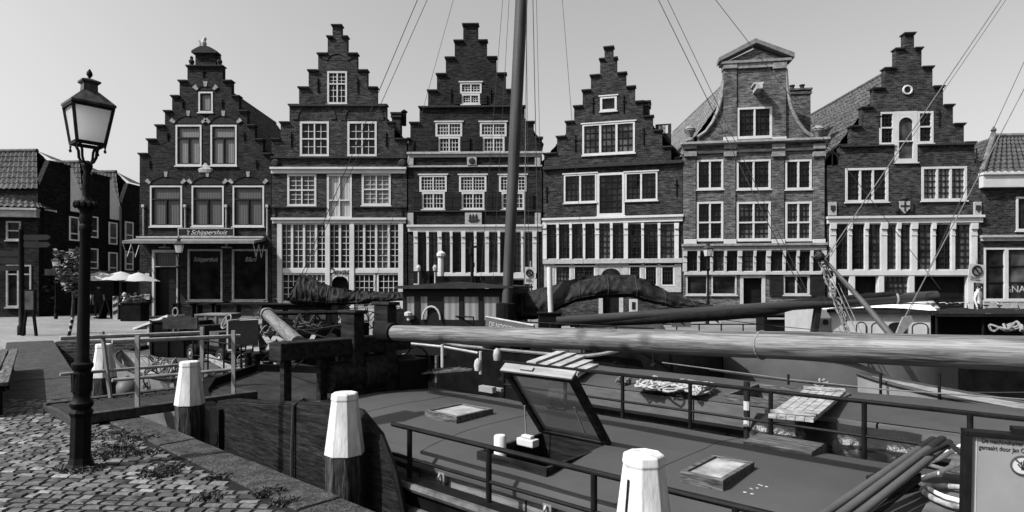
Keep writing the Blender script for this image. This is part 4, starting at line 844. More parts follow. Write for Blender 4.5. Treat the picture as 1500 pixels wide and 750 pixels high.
# ---- the lowered mast above the barge: a long round log
p0, p1 = wz(1500, 518, 3.55), wz(556, 487, 8.15); dd = (p1 - p0); L0 = dd.length; dd.normalize(); p0 = p0 - dd * 2.2; L0 += 2.2
def log_mat():
    m, nt, b = _base('mast_wood')
    tc = _n(nt, 'ShaderNodeTexCoord'); mp = _n(nt, 'ShaderNodeMapping'); mp.inputs['Scale'].default_value = (20, 20, .8); nt.links.new(tc.outputs['Object'], mp.inputs[0])
    ns = _n(nt, 'ShaderNodeTexNoise', i_Scale=2., i_Detail=12, i_Roughness=.7, i_Distortion=1.2); nt.links.new(mp.outputs[0], ns.inputs['Vector'])
    r = ramp(nt, ns.outputs[0], [(.37, .006), (.46, .03), (.6, .085)])
    m2 = _n(nt, 'ShaderNodeMapping'); m2.inputs['Scale'].default_value = (1, 1, .8); nt.links.new(tc.outputs['Object'], m2.inputs[0])
    vo = _n(nt, 'ShaderNodeTexVoronoi', i_Scale=3.3, i_Randomness=1.); nt.links.new(m2.outputs[0], vo.inputs['Vector'])
    k = ramp(nt, vo.outputs['Distance'], [(.1, .12), (.24, 1.)])
    mx = _n(nt, 'ShaderNodeMix', data_type='RGBA', blend_type='MULTIPLY'); mx.inputs[0].default_value = 1
    nt.links.new(r.outputs[0], mx.inputs[6]); nt.links.new(k.outputs[0], mx.inputs[7]); nt.links.new(mx.outputs[2], b.inputs['Base Color'])
    b.inputs['Roughness'].default_value = .6
    bp = _n(nt, 'ShaderNodeBump', i_Strength=.7, i_Distance=.006); nt.links.new(ns.outputs[0], bp.inputs['Height']); nt.links.new(bp.outputs[0], b.inputs['Normal']); return m
LOGM = log_mat()
def spar(name, p, q_, r0, r1, m, label, cat, seg=20, group=None, knots=.0):
    p, q_ = Vector(p), Vector(q_); d = q_ - p; L = d.length; M = T(*p) @ d.to_track_quat('Z', 'Y').to_matrix().to_4x4()
    root = empty(name, M, label, cat, group); N = 40; b = MB(M)
    b.tube([(knots * noise.noise((i * .4, 1, 2)), knots * noise.noise((i * .4, 7, 2)), L * i / N) for i in range(N + 1)], [r0 + (r1 - r0) * i / N + knots * .5 * noise.noise((i * .9, 3, 3)) for i in range(N + 1)], seg)
    b.build('log', m, root, smooth=True, auto=50); return root, M, L
lm, M, L = spar('lowered_mast', p0, p1, .104, .1, LOGM, 'thick pale round mast log lying lowered across the whole right half', 'mast', 24, knots=.008)
zr = (wz(1143, 510, 4.85) - p0).dot(dd)
q = MB(M); q.tube([(.106 * math.cos(t), .106 * math.sin(t), zr + .02 * math.cos(t)) for t in [2 * math.pi * i / 20 for i in range(20)]], .006, 6, True); q.build('rope_ring', ROPEL, lm)
rn = random.Random(77)
for k in range(9):
    z0_ = rn.uniform(2.2, L - 1.2); a_ = rn.uniform(math.pi * .4, math.pi * 1.9); ln = rn.uniform(.35, 1.1); rr = .1035
    q = MB(M); q.tube([(rr * math.cos(a_ + .05 * math.sin(t * 1.3)), rr * math.sin(a_ + .05 * math.sin(t * 1.3)), z0_ + ln * t / 8) for t in range(9)], [.0005 + .0032 * math.sin(math.pi * t / 8) for t in range(9)], 5); q.build('crack', SHADOWY, lm)
q = MB(M); q.lathe([(.13, L - .35), (.13, L - .05), (.1, L + .02)], 16); q.build('iron_heel', BLACK, lm, smooth=True, auto=40)
l2, M, L = spar('spare_log', wz(437, 503, 8.2), wz(389, 458, 11.6), .1, .095, LOGM, 'shorter pale round log resting on the windlass beam of the barge', 'log', 16, knots=.006)
q = MB(M); q.tube([(.11 * math.cos(t), .11 * math.sin(t), L - .35) for t in [2 * math.pi * i / 16 for i in range(16)]], .02, 6, True); q.build('rope_ring', ROPE, l2)
# ---- sign panel, poles and hoses on the after end
cornerTL, TR, BL_ = wz(1411, 629, 3.3), wz(1520, 638, 3.18), wz(1418, 752, 3.3)
ux = (TR - cornerTL).normalized(); uz = (cornerTL - BL_).normalized(); uy = uz.cross(ux).normalized(); uz = ux.cross(uy)
if uy.y < 0: uy = -uy
MP = Matrix((ux, uy, uz)).transposed().to_4x4(); MP.translation = cornerTL
sp = empty('engine_room_hatch', T(cornerTL.x + .4, cornerTL.y, .1), 'grey metal hatch panel with two lines of text and a no touching symbol', 'hatch'); 
HP = 1.0; q = MB(MP); q.box(.03, .955, -.008, .02, -HP, -.025); pn = q.build('panel', PANEL, sp)
q = MB(MP)
for a in ((0, .985, -.028, 0), (0, .035, -HP, -.029), (.95, .985, -HP, -.029)): q.box(a[0], a[1], -.03, .05, a[2], a[3])
q.build('panel_frame', BLACK, sp, bevel=.004)
q = MB(MP); q.box(.055, .06, -.011, -.0085, -HP, -.035); q.build('panel_edge', WHITE2, pn)
q = MB(MP); q.box(.22, .32, -.02, .06, .002, .03); q.build('panel_hinge', BLACK, sp)
RXt = Matrix.Rotation(R(90), 4, 'X')
text('lettering', 'De machinekamer is mogelijk', .034, MP @ T(.225, -.0095, -.05) @ RXt, DARKW, pn, .001, 0, .72); text('lettering', 'gemaakt door Jan Oudhuis', .034, MP @ T(.2, -.0095, -.085) @ RXt, DARKW, pn, .001, 0, .72)
q = MB(MP); cx, cz = .255, -.16; q.lathe([(.05, 0), (.05, .004)], 28, T(cx, -.0085, cz) @ RXt); sy = q.build('prohibition_sign', WHITE, pn)
q = MB(MP); q.tube([(cx + .048 * math.cos(t), -.0135, cz + .048 * math.sin(t)) for t in [2 * math.pi * i / 28 for i in range(28)]], .0045, 6, True); q.bar((cx - .034, -.014, cz + .034), (cx + .034, -.014, cz - .034), .008, .003, (0, 1, 0)); q.build('prohibition_ring', mat('sign_ring', .05), sy)
q = MB(MP); q.box(cx - .004, cx + .024, -.0145, -.0125, cz - .024, cz + .0)
for i, (fx, fh) in enumerate(((-.003, .02), (.005, .027), (.013, .025), (.021, .018))): q.bar((cx + fx, -.0135, cz), (cx + fx * 1.25, -.0135, cz + fh), .005, .002, (0, 1, 0))
q.bar((cx - .003, -.0135, cz - .015), (cx - .019, -.0135, cz + .004), .006, .002, (0, 1, 0)); q.build('hand_symbol', DARKW, sy)
q = MB(MP); q.lathe([(.05, 0), (.05, .004)], 28, T(cx + .125, -.0085, cz) @ RXt); q.build('warning_disc', DARKW, pn)
pole_labs = ['pale wooden pole, the upper one of the bundle by the hoses', 'middle wooden pole of the bundle by the hoses', 'lower wooden pole of the bundle by the hoses', 'thin dark batten under the pole bundle by the hoses']
for i, (a, b, rr) in enumerate((((1212, 750, 3.62), (1368, 643, 4.5), .026), ((1236, 750, 3.6), (1381, 642, 4.45), .027), ((1260, 752, 3.58), (1391, 648, 4.4), .025), ((1284, 750, 3.75), (1345, 702, 4.2), .02))):
    P0, P1 = wz(*a), wz(*b); P0 -= (P1 - P0) * .25; o = MB(); o.tube([P0.lerp(P1, k / 6) for k in range(7)], rr, 10); tag(o.build('wooden_pole', mat('pole_wood', 0.065, .6, .3, 1.5, bump=.002) if i < 3 else WOODD, None, smooth=True, auto=50), pole_labs[i], 'pole', 'poles bundled on the after deck')
q = MB(); P = wh(1312, 700, .34); q.bar(P + Vector((-.2, -.1, -.02)), P + Vector((.16, .08, -.02)), .14, .1); tag(q.build('pole_cradle', WOODD), 'dark wooden cradle across the bundled poles', 'cradle')
q = MB(FB); P = bh(1340, 715, .1); q.box(-.62, 3.4, 3.75, 6.3, .2, .275); q.build('after_deck', mat('worn_deck', 0.075, .8, .75, 2.5, detail=9), b1)
def coil(name, cx, cy, h, r0, turns, rr, m, lab, cat, sq=.7, open_=.0, seed=1):
    rn = random.Random(seed); pts = []
    for i in range(int(turns * 22)):
        t = i / 22 * 2 * math.pi; r = r0 * (1 + .18 * math.sin(i * .29 + seed) + .05 * rn.uniform(-1, 1) * 0)
        pts.append((cx + r * math.cos(t) + .05 * math.sin(i * .11), cy + r * sq * math.sin(t), h + rr + rr * 1.6 * (i / 22 / max(1, turns)) * turns * .55 + .03 * math.sin(i * .31)))
    o = MB(); o.tube(pts, rr, 8); return tag(o.build(name, m, None, smooth=True), lab, cat)
def curve_thing(name, pts, r, m, lab, cat, seg=8):
    P = [Vector(p) for p in pts]; P = [P[0] * 2 - P[1]] + P + [P[-1] * 2 - P[-2]]; cu = []
    for i in range(1, len(P) - 2):
        a, b, c, d = P[i - 1:i + 3]
        for k in range(7):
            t = k / 7; cu.append(.5 * ((2 * b) + (c - a) * t + (2 * a - 5 * b + 4 * c - d) * t * t + (3 * b - a - 3 * c + d) * t ** 3))
    o = MB(); o.tube(cu + [P[-2]], r, seg); return tag(o.build(name, m, None, smooth=True), lab, cat)
HOSE = mat('pale_hose', 0.55, .55, .25, 25.)
hp = lambda *c: [wh(x, y, h_) for x, y, h_ in c]
curve_thing('hose', hp((1450, 672, .5), (1405, 680, .42), (1368, 695, .34), (1335, 704, .31), (1322, 696, .31), (1340, 684, .34), (1375, 672, .42), (1412, 652, .55), (1440, 650, .55)), .017, HOSE, 'pale hose looping round at the left end of the hose tangle', 'hose')
curve_thing('hose', hp((1450, 690, .4), (1410, 692, .36), (1372, 684, .36), (1352, 674, .38), (1362, 664, .42), (1395, 662, .46), (1440, 668, .5)), .015, HOSE, 'pale hose making the upper loop of the tangle beside the sign panel', 'hose')
curve_thing('hose', hp((1450, 712, .36), (1415, 714, .33), (1380, 712, .31), (1352, 716, .31), (1364, 728, .31), (1395, 741, .31), (1440, 748, .32)), .018, mat('dirty_hose', .2, .7, .6, 20.), 'dirty grey hose curving forward along the deck below the sign panel', 'hose')
curve_thing('hose', hp((1345, 706, .31), (1360, 716, .31), (1388, 729, .33), (1430, 738, .34), (1470, 742, .34)), .016, HOSE, 'pale hose running under the sign panel between two grey ones', 'hose')
o = MB(); o.tube([wz(x, y, z) for x, y, z in ((1326, 692, 4.2), (1336, 680, 4.2), (1352, 668, 4.2), (1372, 658, 4.15), (1392, 650, 4.05), (1412, 668, 3.9))], .016, 8); tag(o.build('dark_hose', RUBBER, None, smooth=True), 'thin dark hose looping above the pale hose coil', 'hose')

# ------------------------------------------------------------------ the second barge
b2 = boat_root('work_barge', -1, 8.3, -1.15, 'second barge with a worn canvas deck, plank ladder and rope pile, behind the foreground barge')
q = MB(FB); dk = hull(q, -7.2, 9, 7.0, 9.7, .05, -1.4, 1.6, 2.5, .2); q.build('hull', HULL, b2, smooth=True, auto=40); dk.build('deck', mat('barge_deck2', 0.02, .7, .5, 3.), b2)
def dh2(n): t = (n - 8.25) / .95; return .34 - .06 * abs(t) ** 2
OS0, OS1, ON0, ON1 = bn(1062, 600, 7.4).x, bn(1215, 600, 7.6).x, 7.42, 8.5
ss = sorted(set([round(-6.4 + .13 * i, 3) for i in range(115)] + [OS0, OS1])); ns = sorted(set([round(7.3 + .1 * i, 3) for i in range(20)] + [ON0, ON1])); vs, fs, idx = [], [], {}
for i, s in enumerate(ss):
    for j, n in enumerate(ns): idx[i, j] = len(vs); vs.append((s, n, dh2(n) + 1.2 * wr(s + 9, n - 3.25)))
for i in range(len(ss) - 1):
    for j in range(len(ns) - 1):
        if OS0 < (ss[i] + ss[i + 1]) / 2 < OS1 and ON0 < (ns[j] + ns[j + 1]) / 2 < ON1: continue
        fs.append((idx[i, j], idx[i + 1, j], idx[i + 1, j + 1], idx[i, j + 1]))
q = MB(FB); q.add(vs, fs); q.build('hatch_canvas', CANVAS2, b2, smooth=True, auto=70)
q = MB(FB)
for i in range(8): q.box(-6.35 + i * 1.0, -5.37 + i * 1.0, 7.24, 7.295, .0, .27)
q.build('hatch_coaming', mat('pale_coaming', 0.075, .75, .3, 2., (1.2, 8, 8)), b2)
q = MB(FB); q.box(-6.35, 9, 9.19, 9.24, 0, .26); q.box(1.7, 8.5, 7.24, 7.295, 0, .27); q.build('coaming_plank', WOODD, b2)
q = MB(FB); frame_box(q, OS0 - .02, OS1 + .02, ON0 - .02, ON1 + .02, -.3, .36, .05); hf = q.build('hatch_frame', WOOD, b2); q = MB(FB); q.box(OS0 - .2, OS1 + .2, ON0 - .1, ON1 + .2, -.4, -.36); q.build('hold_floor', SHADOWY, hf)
cs = [bh(*c) for c in ((1125, 612, .36), (1180, 573, .42), (1240, 577, .42), (1192, 619, .36))]
q = MB(FB); a, b_, c_, d_ = cs; K = 5
for i in range(K):
    p0_, p1_ = a.lerp(d_, (i + .04) / K), a.lerp(d_, (i + .96) / K); q0_, q1_ = b_.lerp(c_, (i + .04) / K), b_.lerp(c_, (i + .96) / K); up = Vector((0, 0, .04))
    q.add([p0_, p1_, q1_, q0_, p0_ + up, p1_ + up, q1_ + up, q0_ + up], [(0, 3, 2, 1), (4, 5, 6, 7), (0, 1, 5, 4), (1, 2, 6, 5), (2, 3, 7, 6), (3, 0, 4, 7)])
for t in (.06, .94):
    e, f_ = a.lerp(b_, t), d_.lerp(c_, t); q.bar(e + Vector((0, 0, .06)), f_ + Vector((0, 0, .06)), .09, .03)
q.build('plank_hatch_board', mat('flaking_planks', 0.22, .8, .8, 4., (2, 9, 9), bump=.004), b2)
rows = []
for i in range(60):
    s = bn(1097, 640, 6.92).x + (bn(1345, 640, 6.92).x - bn(1097, 640, 6.92).x) * i / 59; rows.append([(s, 7.22 - .05, .24 + .02 * noise.noise((s * 3, 0, 0))), (s, 7.03 + .05 * noise.noise((s * 5, 1, 0)), .16 + .05 * noise.noise((s * 4, 2, 0))), (s, 6.93 + .06 * noise.noise((s * 6, 3, 0)), .06), (s, 6.92 + .05 * noise.noise((s * 4, 5, 0)), -.12 + .05 * noise.noise((s * 3, 6, 0)))])
q = MB(FB); q.grid(rows); q.build('plastic_sheet', PLASTIC, b2, smooth=True)
P = bn(1095, 600, 6.95); q = MB(FB); q.tube([(P.x, 6.93, -.1), (P.x, 6.93, .62)], .035, 10); po = q.build('striped_post', DARKW, b2); 
for z in (.12, .3): q = MB(FB); q.tube([(P.x, 6.93, z), (P.x, 6.93, z + .1)], .037, 10); q.build('white_band', WHITE, po)
q = MB(FB)
for i, (x0, y0, x1, y1) in enumerate(((778, 532, 822, 516), (792, 537, 838, 519), (806, 541, 850, 523), (822, 545, 862, 529), (838, 548, 870, 535))): q.bar(bh(x0, y0, .42), bh(x1, y1, .42), .16, .05)
q.build('plank_stack', mat('white_planks', 0.26, .7, .4, 4.), b2)
o = MB(); rn = random.Random(3); pts = []
c0, c1 = wh(945, 570, .38), wh(1030, 578, .38); q = MB(FB)
def rope_pile(name, pa, pb, wid, rr, n, m, lab, h, seed):
    rn = random.Random(seed); pts = []; pa, pb = Vector(pa), Vector(pb); ax = (pb - pa); pr = Vector((-ax.y, ax.x, 0)).normalized()
    for i in range(n):
        t = .5 + .5 * math.sin(i * .37 + rn.uniform(-.3, .3)) * rn.uniform(.6, 1); u = math.sin(i * 1.13 + seed) * wid * rn.uniform(.3, 1)
        c = pa + ax * t + pr * u; c.z = pa.z + rn.uniform(0, 1) ** 1.5 * h * (1 - abs(u) / wid * .7); pts.append(c)
    cu = []
    for i in range(1, n - 2):
        a, b, c, d = pts[i - 1:i + 3]
        for k in range(4):
            t = k / 4; cu.append(.5 * ((2 * b) + (c - a) * t + (2 * a - 5 * b + 4 * c - d) * t * t + (3 * b - a - 3 * c + d) * t ** 3))
    o = MB(); o.tube(cu, rr, 5); return tag(o.build(name, m, None, smooth=True), lab, 'rope')
rope_pile('rope_pile', wh(936, 562, .36), wh(1042, 572, .37), .42, .014, 260, mat('heap_rope', .26, .9, .35, 40.), 'tangled pile of pale rope on the second barge canvas', .12, 4)
rope_pile('rope_coil', wh(908, 560, .33), wh(922, 562, .33), .1, .013, 40, ROPE, 'small knot of rope left of the tangled rope pile', .1, 9)
r3 = [bn(px, 550, 9.6).x for px in (975, 1018, 1155, 1268, 1380)]
q = MB(FB); q.tube([bn(970, 531, 9.6), bn(1158, 556, 9.6), bn(1290, 570, 9.55), bn(1500, 585, 9.5), bn(1720, 600, 9.4)], .01, 6); q.build('guard_line', mat('worn_line', .1), b2)
for px in (1018, 1155, 1290, 1376):
    P = bn(px, 560, 9.6); q = MB(FB); q.tube([(P.x, 9.6, 0), (P.x, 9.6, P.z + .12)], .018, 6); q.build('stanchion', BLACK, b2)

# ------------------------------------------------------------------ ship with the wheelhouse and the tall mast
b3 = boat_root('sailing_barge', -8, 11.2, -1.15, 'dark old sailing barge with a wooden wheelhouse, tall mast and nameboard')
q = MB(FB); dk = hull(q, -14.4, -4.5, 9.5, 12.3, .32, -1.4, 3, 2.6, .45, deck=.35); q.build('hull', HULL, b3, smooth=True, auto=40); dk.build('deck', mat('barge_deck3', 0.05, .7, .5, 3.), b3)
q = MB(FB); q.tube([(-11.2 + 5.6 * i / 20, 9.47, .36 + .25 * max(0, (abs(i - 10) - 5) / 5) ** 2) for i in range(21)], .035, 6); q.build('rubbing_strake', mat('grey_strake', 0.12, .6, .4, 4.), b3, smooth=True)
# wheelhouse, its long side to the camera
WF = T(*wz(590, HOR, 14.0)) ; WF.translation.z = 0
a0, a1 = wz(590, HOR, 14.2), wz(748, HOR, 13.6); ang = math.atan2(a1.y - a0.y, a1.x - a0.x); WL = (a1 - a0).length; WF = T(a0.x, a0.y, 0) @ RZ(ang)
q = MB(WF); zt, zb = 1.62, .1; wins = [(.08, .28), (.42, .6), (.98, 1.36), (1.47, 1.82), (1.93, 2.3)]
xs = [0] + [v for w_ in wins for v in w_] + [WL - .02]
for i in range(0, len(xs), 2): q.box(xs[i], xs[i + 1], 0, .06, zb, zt)
for a, b in wins: q.box(a, b, .002, .058, zb, .92); q.box(a, b, .002, .058, 1.45, zt)
q.box(0, .06, .06, 1.9, zb, zt); q.box(WL - .08, WL - .02, .06, 1.9, zb, zt); q.box(.06, WL - .08, 1.84, 1.9, zb, zt); wh_ = q.build('wheelhouse', mat('wheelhouse_paint', .006, .6), b3)
for a, b in wins:
    q = MB(WF); q.box(a + .001, b - .001, .025, .035, .92, 1.45); q.build('wheelhouse_window', glass('cabin_glass%d' % int(a * 100), .05, .1, .14), wh_)
q = MB(WF); q.prism([(-.12, zt), (WL + .1, zt + .02), (WL + .1, zt + .06), (WL * .5, zt + .16), (-.12, zt + .06)], -.18, 2.0); q.build('wheelhouse_roof', mat('roof_felt', .02, .8, .4), wh_)
q = MB(WF); q.box(.25, 2.2, .5, 1.3, zt + .12, zt + .3); q.box(.1, .5, .4, .9, zt + .12, zt + .42); q.build('roof_hatch', HULL, wh_)
for X in (.27, .68):
    q = MB(WF); q.lathe([(.02, 0), (.02, .3), (.05, .32), (.06, .4), (.03, .46)], 8, T(X, .3, zt + .1)); q.build('roof_lamp', WHITE2, wh_)
q = MB(WF); q.lathe([(.07, 0), (.07, .55), (.11, .57), (.11, .64), (.03, .7)], 10, T(.72, .6, zt + .2)); q.build('roof_vent', WHITE, wh_)
q = MB(WF); q.tube([(1.55, .4, zt), (1.55, .4, zt + 1.1)], .04, 8); q.bar((1.4, .4, zt + .95), (1.7, .4, zt + .98), .05, .05); q.lathe([(.06, 0), (.06, .12)], 8, T(1.55, .35, zt + .8)); q.lathe([(.05, 0), (.05, .1)], 8, T(1.58, .35, zt + .5)); q.build('signal_mast', BLACK, wh_)
q = MB(WF); q.lathe([(.06, 0), (.09, .03), (.09, .1), (.04, .12)], 10, T(.18, -.1, .98)); q.box(.15, .21, -.12, 0, .9, .98); q.build('side_lamp', WHITE, wh_)
q = MB(WF); q.tube([(.72 + .22 * math.cos(t), -.05, .92 + .3 * math.sin(t)) for t in [i * math.pi / 8 for i in range(9)]], .025, 6); q.build('grab_rail', WHITE2, wh_)
n0, n1 = wz(712, 466, 13.2), wz(782, 481, 12.3); q = MB(); d = (n1 - n0); q.bar(n0 + Vector((0, 0, -.14)), n1 + Vector((0, 0, -.1)), .04, .3); nb = q.build('name_board', mat('nameboard', .06, .6), b3)
q = MB(); q.tube([n0 + Vector((0, -.02, .03)), n1 + Vector((0, -.02, .06))], .022, 6); q.build('board_moulding', WHITE2, nb)
xa_ = d.normalized(); za_ = Vector((0, 0, 1)); ya_ = za_.cross(xa_).normalized(); za_ = xa_.cross(ya_); MT = Matrix((xa_, za_, -ya_)).transposed().to_4x4(); MT.translation = n0.lerp(n1, .42) + Vector((0, -.03, -.12)); text('lettering', "DE NOORDSTER", .17, MT, WHITE2, nb, .004, 0, .75)
q = MB(); mb0, mb1 = wz(741, 478, 13.55), wz(741 + 17 * 2.9, 410 - 410 * 2.35, 13.55); N = 24
mast_at = lambda t: mb0.lerp(mb1, t)
q.tube([mast_at(i / N) for i in range(N + 1)], [.11 + .025 * min(1, i / 8) - .04 * max(0, (i - 12) / 12) for i in range(N + 1)], 16); ms = q.build('mast', mat('mast_varnish', 0.04, .5, .35, 1.5, (6, 6, .6), spec=.4), b3, smooth=True)
q = MB(); q.lathe([(.22, 0), (.22, .5), (.17, .52)], 14, T(*mast_at(0)) ); q.build('mast_step', HULL, b3)
q = MB(); bx = wz(806, 487, 12.6); q.box(bx.x - .23, bx.x + .23, bx.y, bx.y + .45, bx.z - .2, bx.z + .37); q.box(bx.x - .26, bx.x + .26, bx.y - .03, bx.y + .48, bx.z + .371, bx.z + .41); sb_ = q.build('stove_box', HULL, b3, bevel=.01)
q = MB(); q.tube([wz(807, 462, 12.8), wz(805.5, 425, 12.8), wz(805, 391, 12.8)], .055, 12); q.build('stove_pipe', WHITE, sb_, smooth=True, auto=50)
for px, py in ((700, 535), (728, 520)): 
    q = MB(); P = wz(px, py, 11.6); q.lathe([(.015, -.13), (.06, -.1), (.075, 0), (.06, .09), (.015, .13)], 12, T(*P)); q.build('fender', WHITE2, b3, smooth=True)
q = MB(); q.lathe([(.03, 0), (.2, .04), (.26, .2), (.2, .34), (.05, .38)], 14, T(*wz(722, 512, 11.8))); q.build('tarred_drum', RUBBER, b3, smooth=True)
q = MB(); q.tube([wz(600, 503, 12.4), wz(650, 508, 12.1), wz(700, 517, 11.8)], .025, 6); q.build('deck_rail', WHITE2, b3)
for px, py in ((648, 512), (704, 522)): q = MB(); P = wz(px, py, 12); q.tube([P + Vector((0, 0, .1)), P - Vector((0, 0, .35))], .03, 6); q.build('rail_post', WHITE2, b3)
rail(b3, -13.2, -9.6, 9.62, .3, 1.0, [-13.2 + .6 * k for k in range(7)], r=.016, mid=.65)
rail(b3, -8.2, -5.2, 9.62, .3, .95, [-8.2 + .75 * k for k in range(5)], r=.016, mid=.62)
for s_, n_ in ((-13.2, 10.4), (-12.9, 11.2), (-11.6, 10.4), (-6.6, 10.2), (-5.6, 11.0)):
    q = MB(FB)
    for d_ in (-.16, .16): q.lathe([(.07, .1), (.07, .62), (.09, .63), (.09, .68), (.04, .7)], 10, T(s_ + d_, n_, 0))
    q.tube([(s_ - .28, n_, .5), (s_ + .28, n_, .5)], .04, 8); q.build('bitts', HULL, b3, smooth=True, auto=40)
q = MB(FB); q.tube([(-13.0, 10.3, .75), (-13.0, 11.4, .75)], .2, 12); q.tube([(-13.0, 10.25, .75), (-13.0, 10.32, .75)], .34, 16); q.tube([(-13.0, 11.4, .75), (-13.0, 11.47, .75)], .34, 16); q.box(-13.3, -12.7, 10.4, 11.3, .0, .6); q.build('anchor_winch', HULL, b3, smooth=True, auto=40)
q = MB(FB); q.box(-12.3, -10.4, 10.3, 11.5, .0, 1.0); q.box(-12.35, -10.35, 10.25, 11.55, 1.001, 1.06); q.build('deck_house', HULL, b3, bevel=.02)
q = MB(FB); q.box(-8.3, -6.9, 10.0, 11.8, .0, .62); q.build('cargo_hatch', CANVAS2, b3, bevel=.03)
for k in range(3): q = MB(FB); q.box(-6.6 + .25 * k, -6.5 + .25 * k, 9.9, 11.4, .5 + .06 * k, .56 + .06 * k); q.build('spare_board', WOOD, b3)
# sail covers: black cloth laced round the booms
def cover(prof, z, wid, lab, name, z1=None, seed=1):
    NP, NS = 170, 44; px0, px1 = prof[0][0], prof[-1][0]
    def at(px, k):
        for a, b in zip(prof, prof[1:]):
            if a[0] <= px <= b[0]: t = (px - a[0]) / (b[0] - a[0]); t2 = t * t * (3 - 2 * t) * .4 + t * .6; return a[k] + (b[k] - a[k]) * t2
        return prof[-1][k]
    rows = []
    for i in range(NP + 1):
        px = px0 + (px1 - px0) * i / NP; zz = z + ((z1 or z) - z) * i / NP; T0, B0 = wz(px, at(px, 1), zz), wz(px, at(px, 2), zz); c = (T0 + B0) / 2; hh = (T0 - B0).length / 2; row = []
        for k in range(NS):
            t = 2 * math.pi * k / NS; yy = math.cos(t) * wid * (.55 - .45 * math.sin(t) ** 1 if math.sin(t) > 0 else .55 + .25 * -math.sin(t)); zz_ = math.sin(t) * hh
            ii, kk = i * 60 / NP, k * 26 / NS; f = .045 * noise.noise((ii * .16 + seed, kk * .33 - ii * .05, seed)) + .042 * (.28 - abs(noise.noise((ii * .34 + kk * .12, kk * .3 - ii * .12, seed + 5)))) + .02 * (.25 - abs(noise.noise((ii * .85 - kk * .3, kk * .22 + ii * .2, seed + 9))))
            row.append((c.x, c.y + yy - f * 1.6 * (1 if yy < 0 else -1), c.z + zz_ + f * .5))
        rows.append(row + [row[0]])
    q = MB(); q.grid(rows); q.f.append(list(range(NS))); q.mi.append(0); o_ = len(q.v) - NS - 1; q.f.append([o_ + k for k in range(NS)][::-1]); q.mi.append(0)
    o = tag(q.build(name, TARP, None, smooth=True, auto=80), lab, 'sail cover', 'black sail covers over the booms'); ROOT[o.name] = Matrix.Translation(o.location)
    for i in range(14, NP - 6, 22):
        q = MB(); r_ = rows[i]; c = sum((Vector(p) for p in r_[:-1]), Vector()) / NS; q.tube([c + (Vector(p) - c) * 1.03 for p in r_[:-1:2]], .012, 5, True); q.build('lashing', ROPED, o, smooth=True)
    q = MB(); q.tube([Vector(r_[NS * 5 // 8]) + (Vector(r_[NS * 5 // 8]) - Vector(r_[NS // 8])).normalized() * .004 for r_ in rows], .008, 4); q.build('cover_seam', ROPED, o)
    return o
cover([(424, 436, 441), (431, 418, 446), (440, 401, 447), (452, 404, 447), (470, 414, 447), (495, 422, 447), (520, 426, 446), (550, 427, 443), (594, 428, 440)], 16.5, .4, 'black sail cover sagging from a high peak, left of the wheelhouse', 'sail_cover', seed=3)
cover([(738, 436, 452), (760, 431, 468), (785, 424, 468), (806, 419, 460), (826, 412, 450), (845, 408, 442), (885, 402, 436), (926, 402, 436), (944, 409, 442), (962, 419, 446), (985, 430, 451), (1005, 438, 453), (1040, 447, 455), (1058, 452, 456)], 14.6, .45, 'long black sail cover humped in the middle, right of the mast', 'sail_cover', 13.5, seed=8)
bm_, M, L = spar('boom', wz(1372, 433, 12.4), wz(815, 471, 12.6), .1, .1, mat('boom_varnish', 0.03, .45, .4, 2., (8, 8, .6)), 'long dark boom lying above the cabin boat with a pale band', 'boom', 14)
q = MB(M); q.tube([(.108 * math.cos(t), .108 * math.sin(t), .82) for t in [2 * math.pi * i / 16 for i in range(16)]], .022, 6, True); q.build('rope_ring', ROPEL, bm_)
q = MB(); q.tube([wz(1120, 449, 12.5), wz(1215, 441, 12.45), wz(1300, 432, 12.4), wz(1322, 431, 12.4)], [.08, .085, .07, .04], 10); tag(q.build('furled_sail', TARP, None, smooth=True), 'thin black furled sail lying on the long boom', 'sail')
# ------------------------------------------------------------------ grey cabin boat with the white roof
b4 = boat_root('cabin_boat', -4, 13.9, -1.15, 'pale grey cabin boat with a white roof and rounded panels, moored before the far quay')
q = MB(FB); dk = hull(q, -8.0, -1.3, 12.2, 15.6, .34, -1.4, 2., 1.9, .15, deck=.2); q.build('hull', HULLG, b4, smooth=True, auto=40); dk.build('deck', mat('barge_deck4', 0.1, .7, .4, 3.), b4)
q = MB(FB); q.tube([(-5.8 + 3.6 * i / 10, 12.16, .36) for i in range(11)], .03, 6); q.build('rubbing_strake', DARKW, b4)
c0, c1 = wz(1218, HOR, 12.6), wz(1364, HOR, 12.0); ang = math.atan2(c1.y - c0.y, c1.x - c0.x); CL = (c1 - c0).length; CF = T(c0.x, c0.y, 0) @ RZ(ang); CD = 1.5
q = MB(CF); q.box(0, CL, 0, CD, .2, 1.17); CABG = mat('cabin_grey', .26, .6, .15, 3.); ca4 = q.build('cabin', CABG, b4, bevel=.02)
q = MB(CF); rows = [[(-.08 + (CL + .16) * i / 8, -.1 + (CD + .2) * j / 8, 1.2 + .13 * math.sin(math.pi * j / 8) + .06 * math.sin(math.pi * (i / 8))) for j in range(9)] for i in range(9)]; q.grid(rows); q.box(-.08, CL + .08, -.1, CD + .1, 1.172, 1.2); q.build('cabin_roof', mat('roof_white', 0.75, .5, .08), ca4, smooth=True, auto=50)
q = MB(CF); q.box(-.1, CL + .1, -.12, -.101, 1.15, 1.215); q.build('roof_trim', DARKW, ca4)
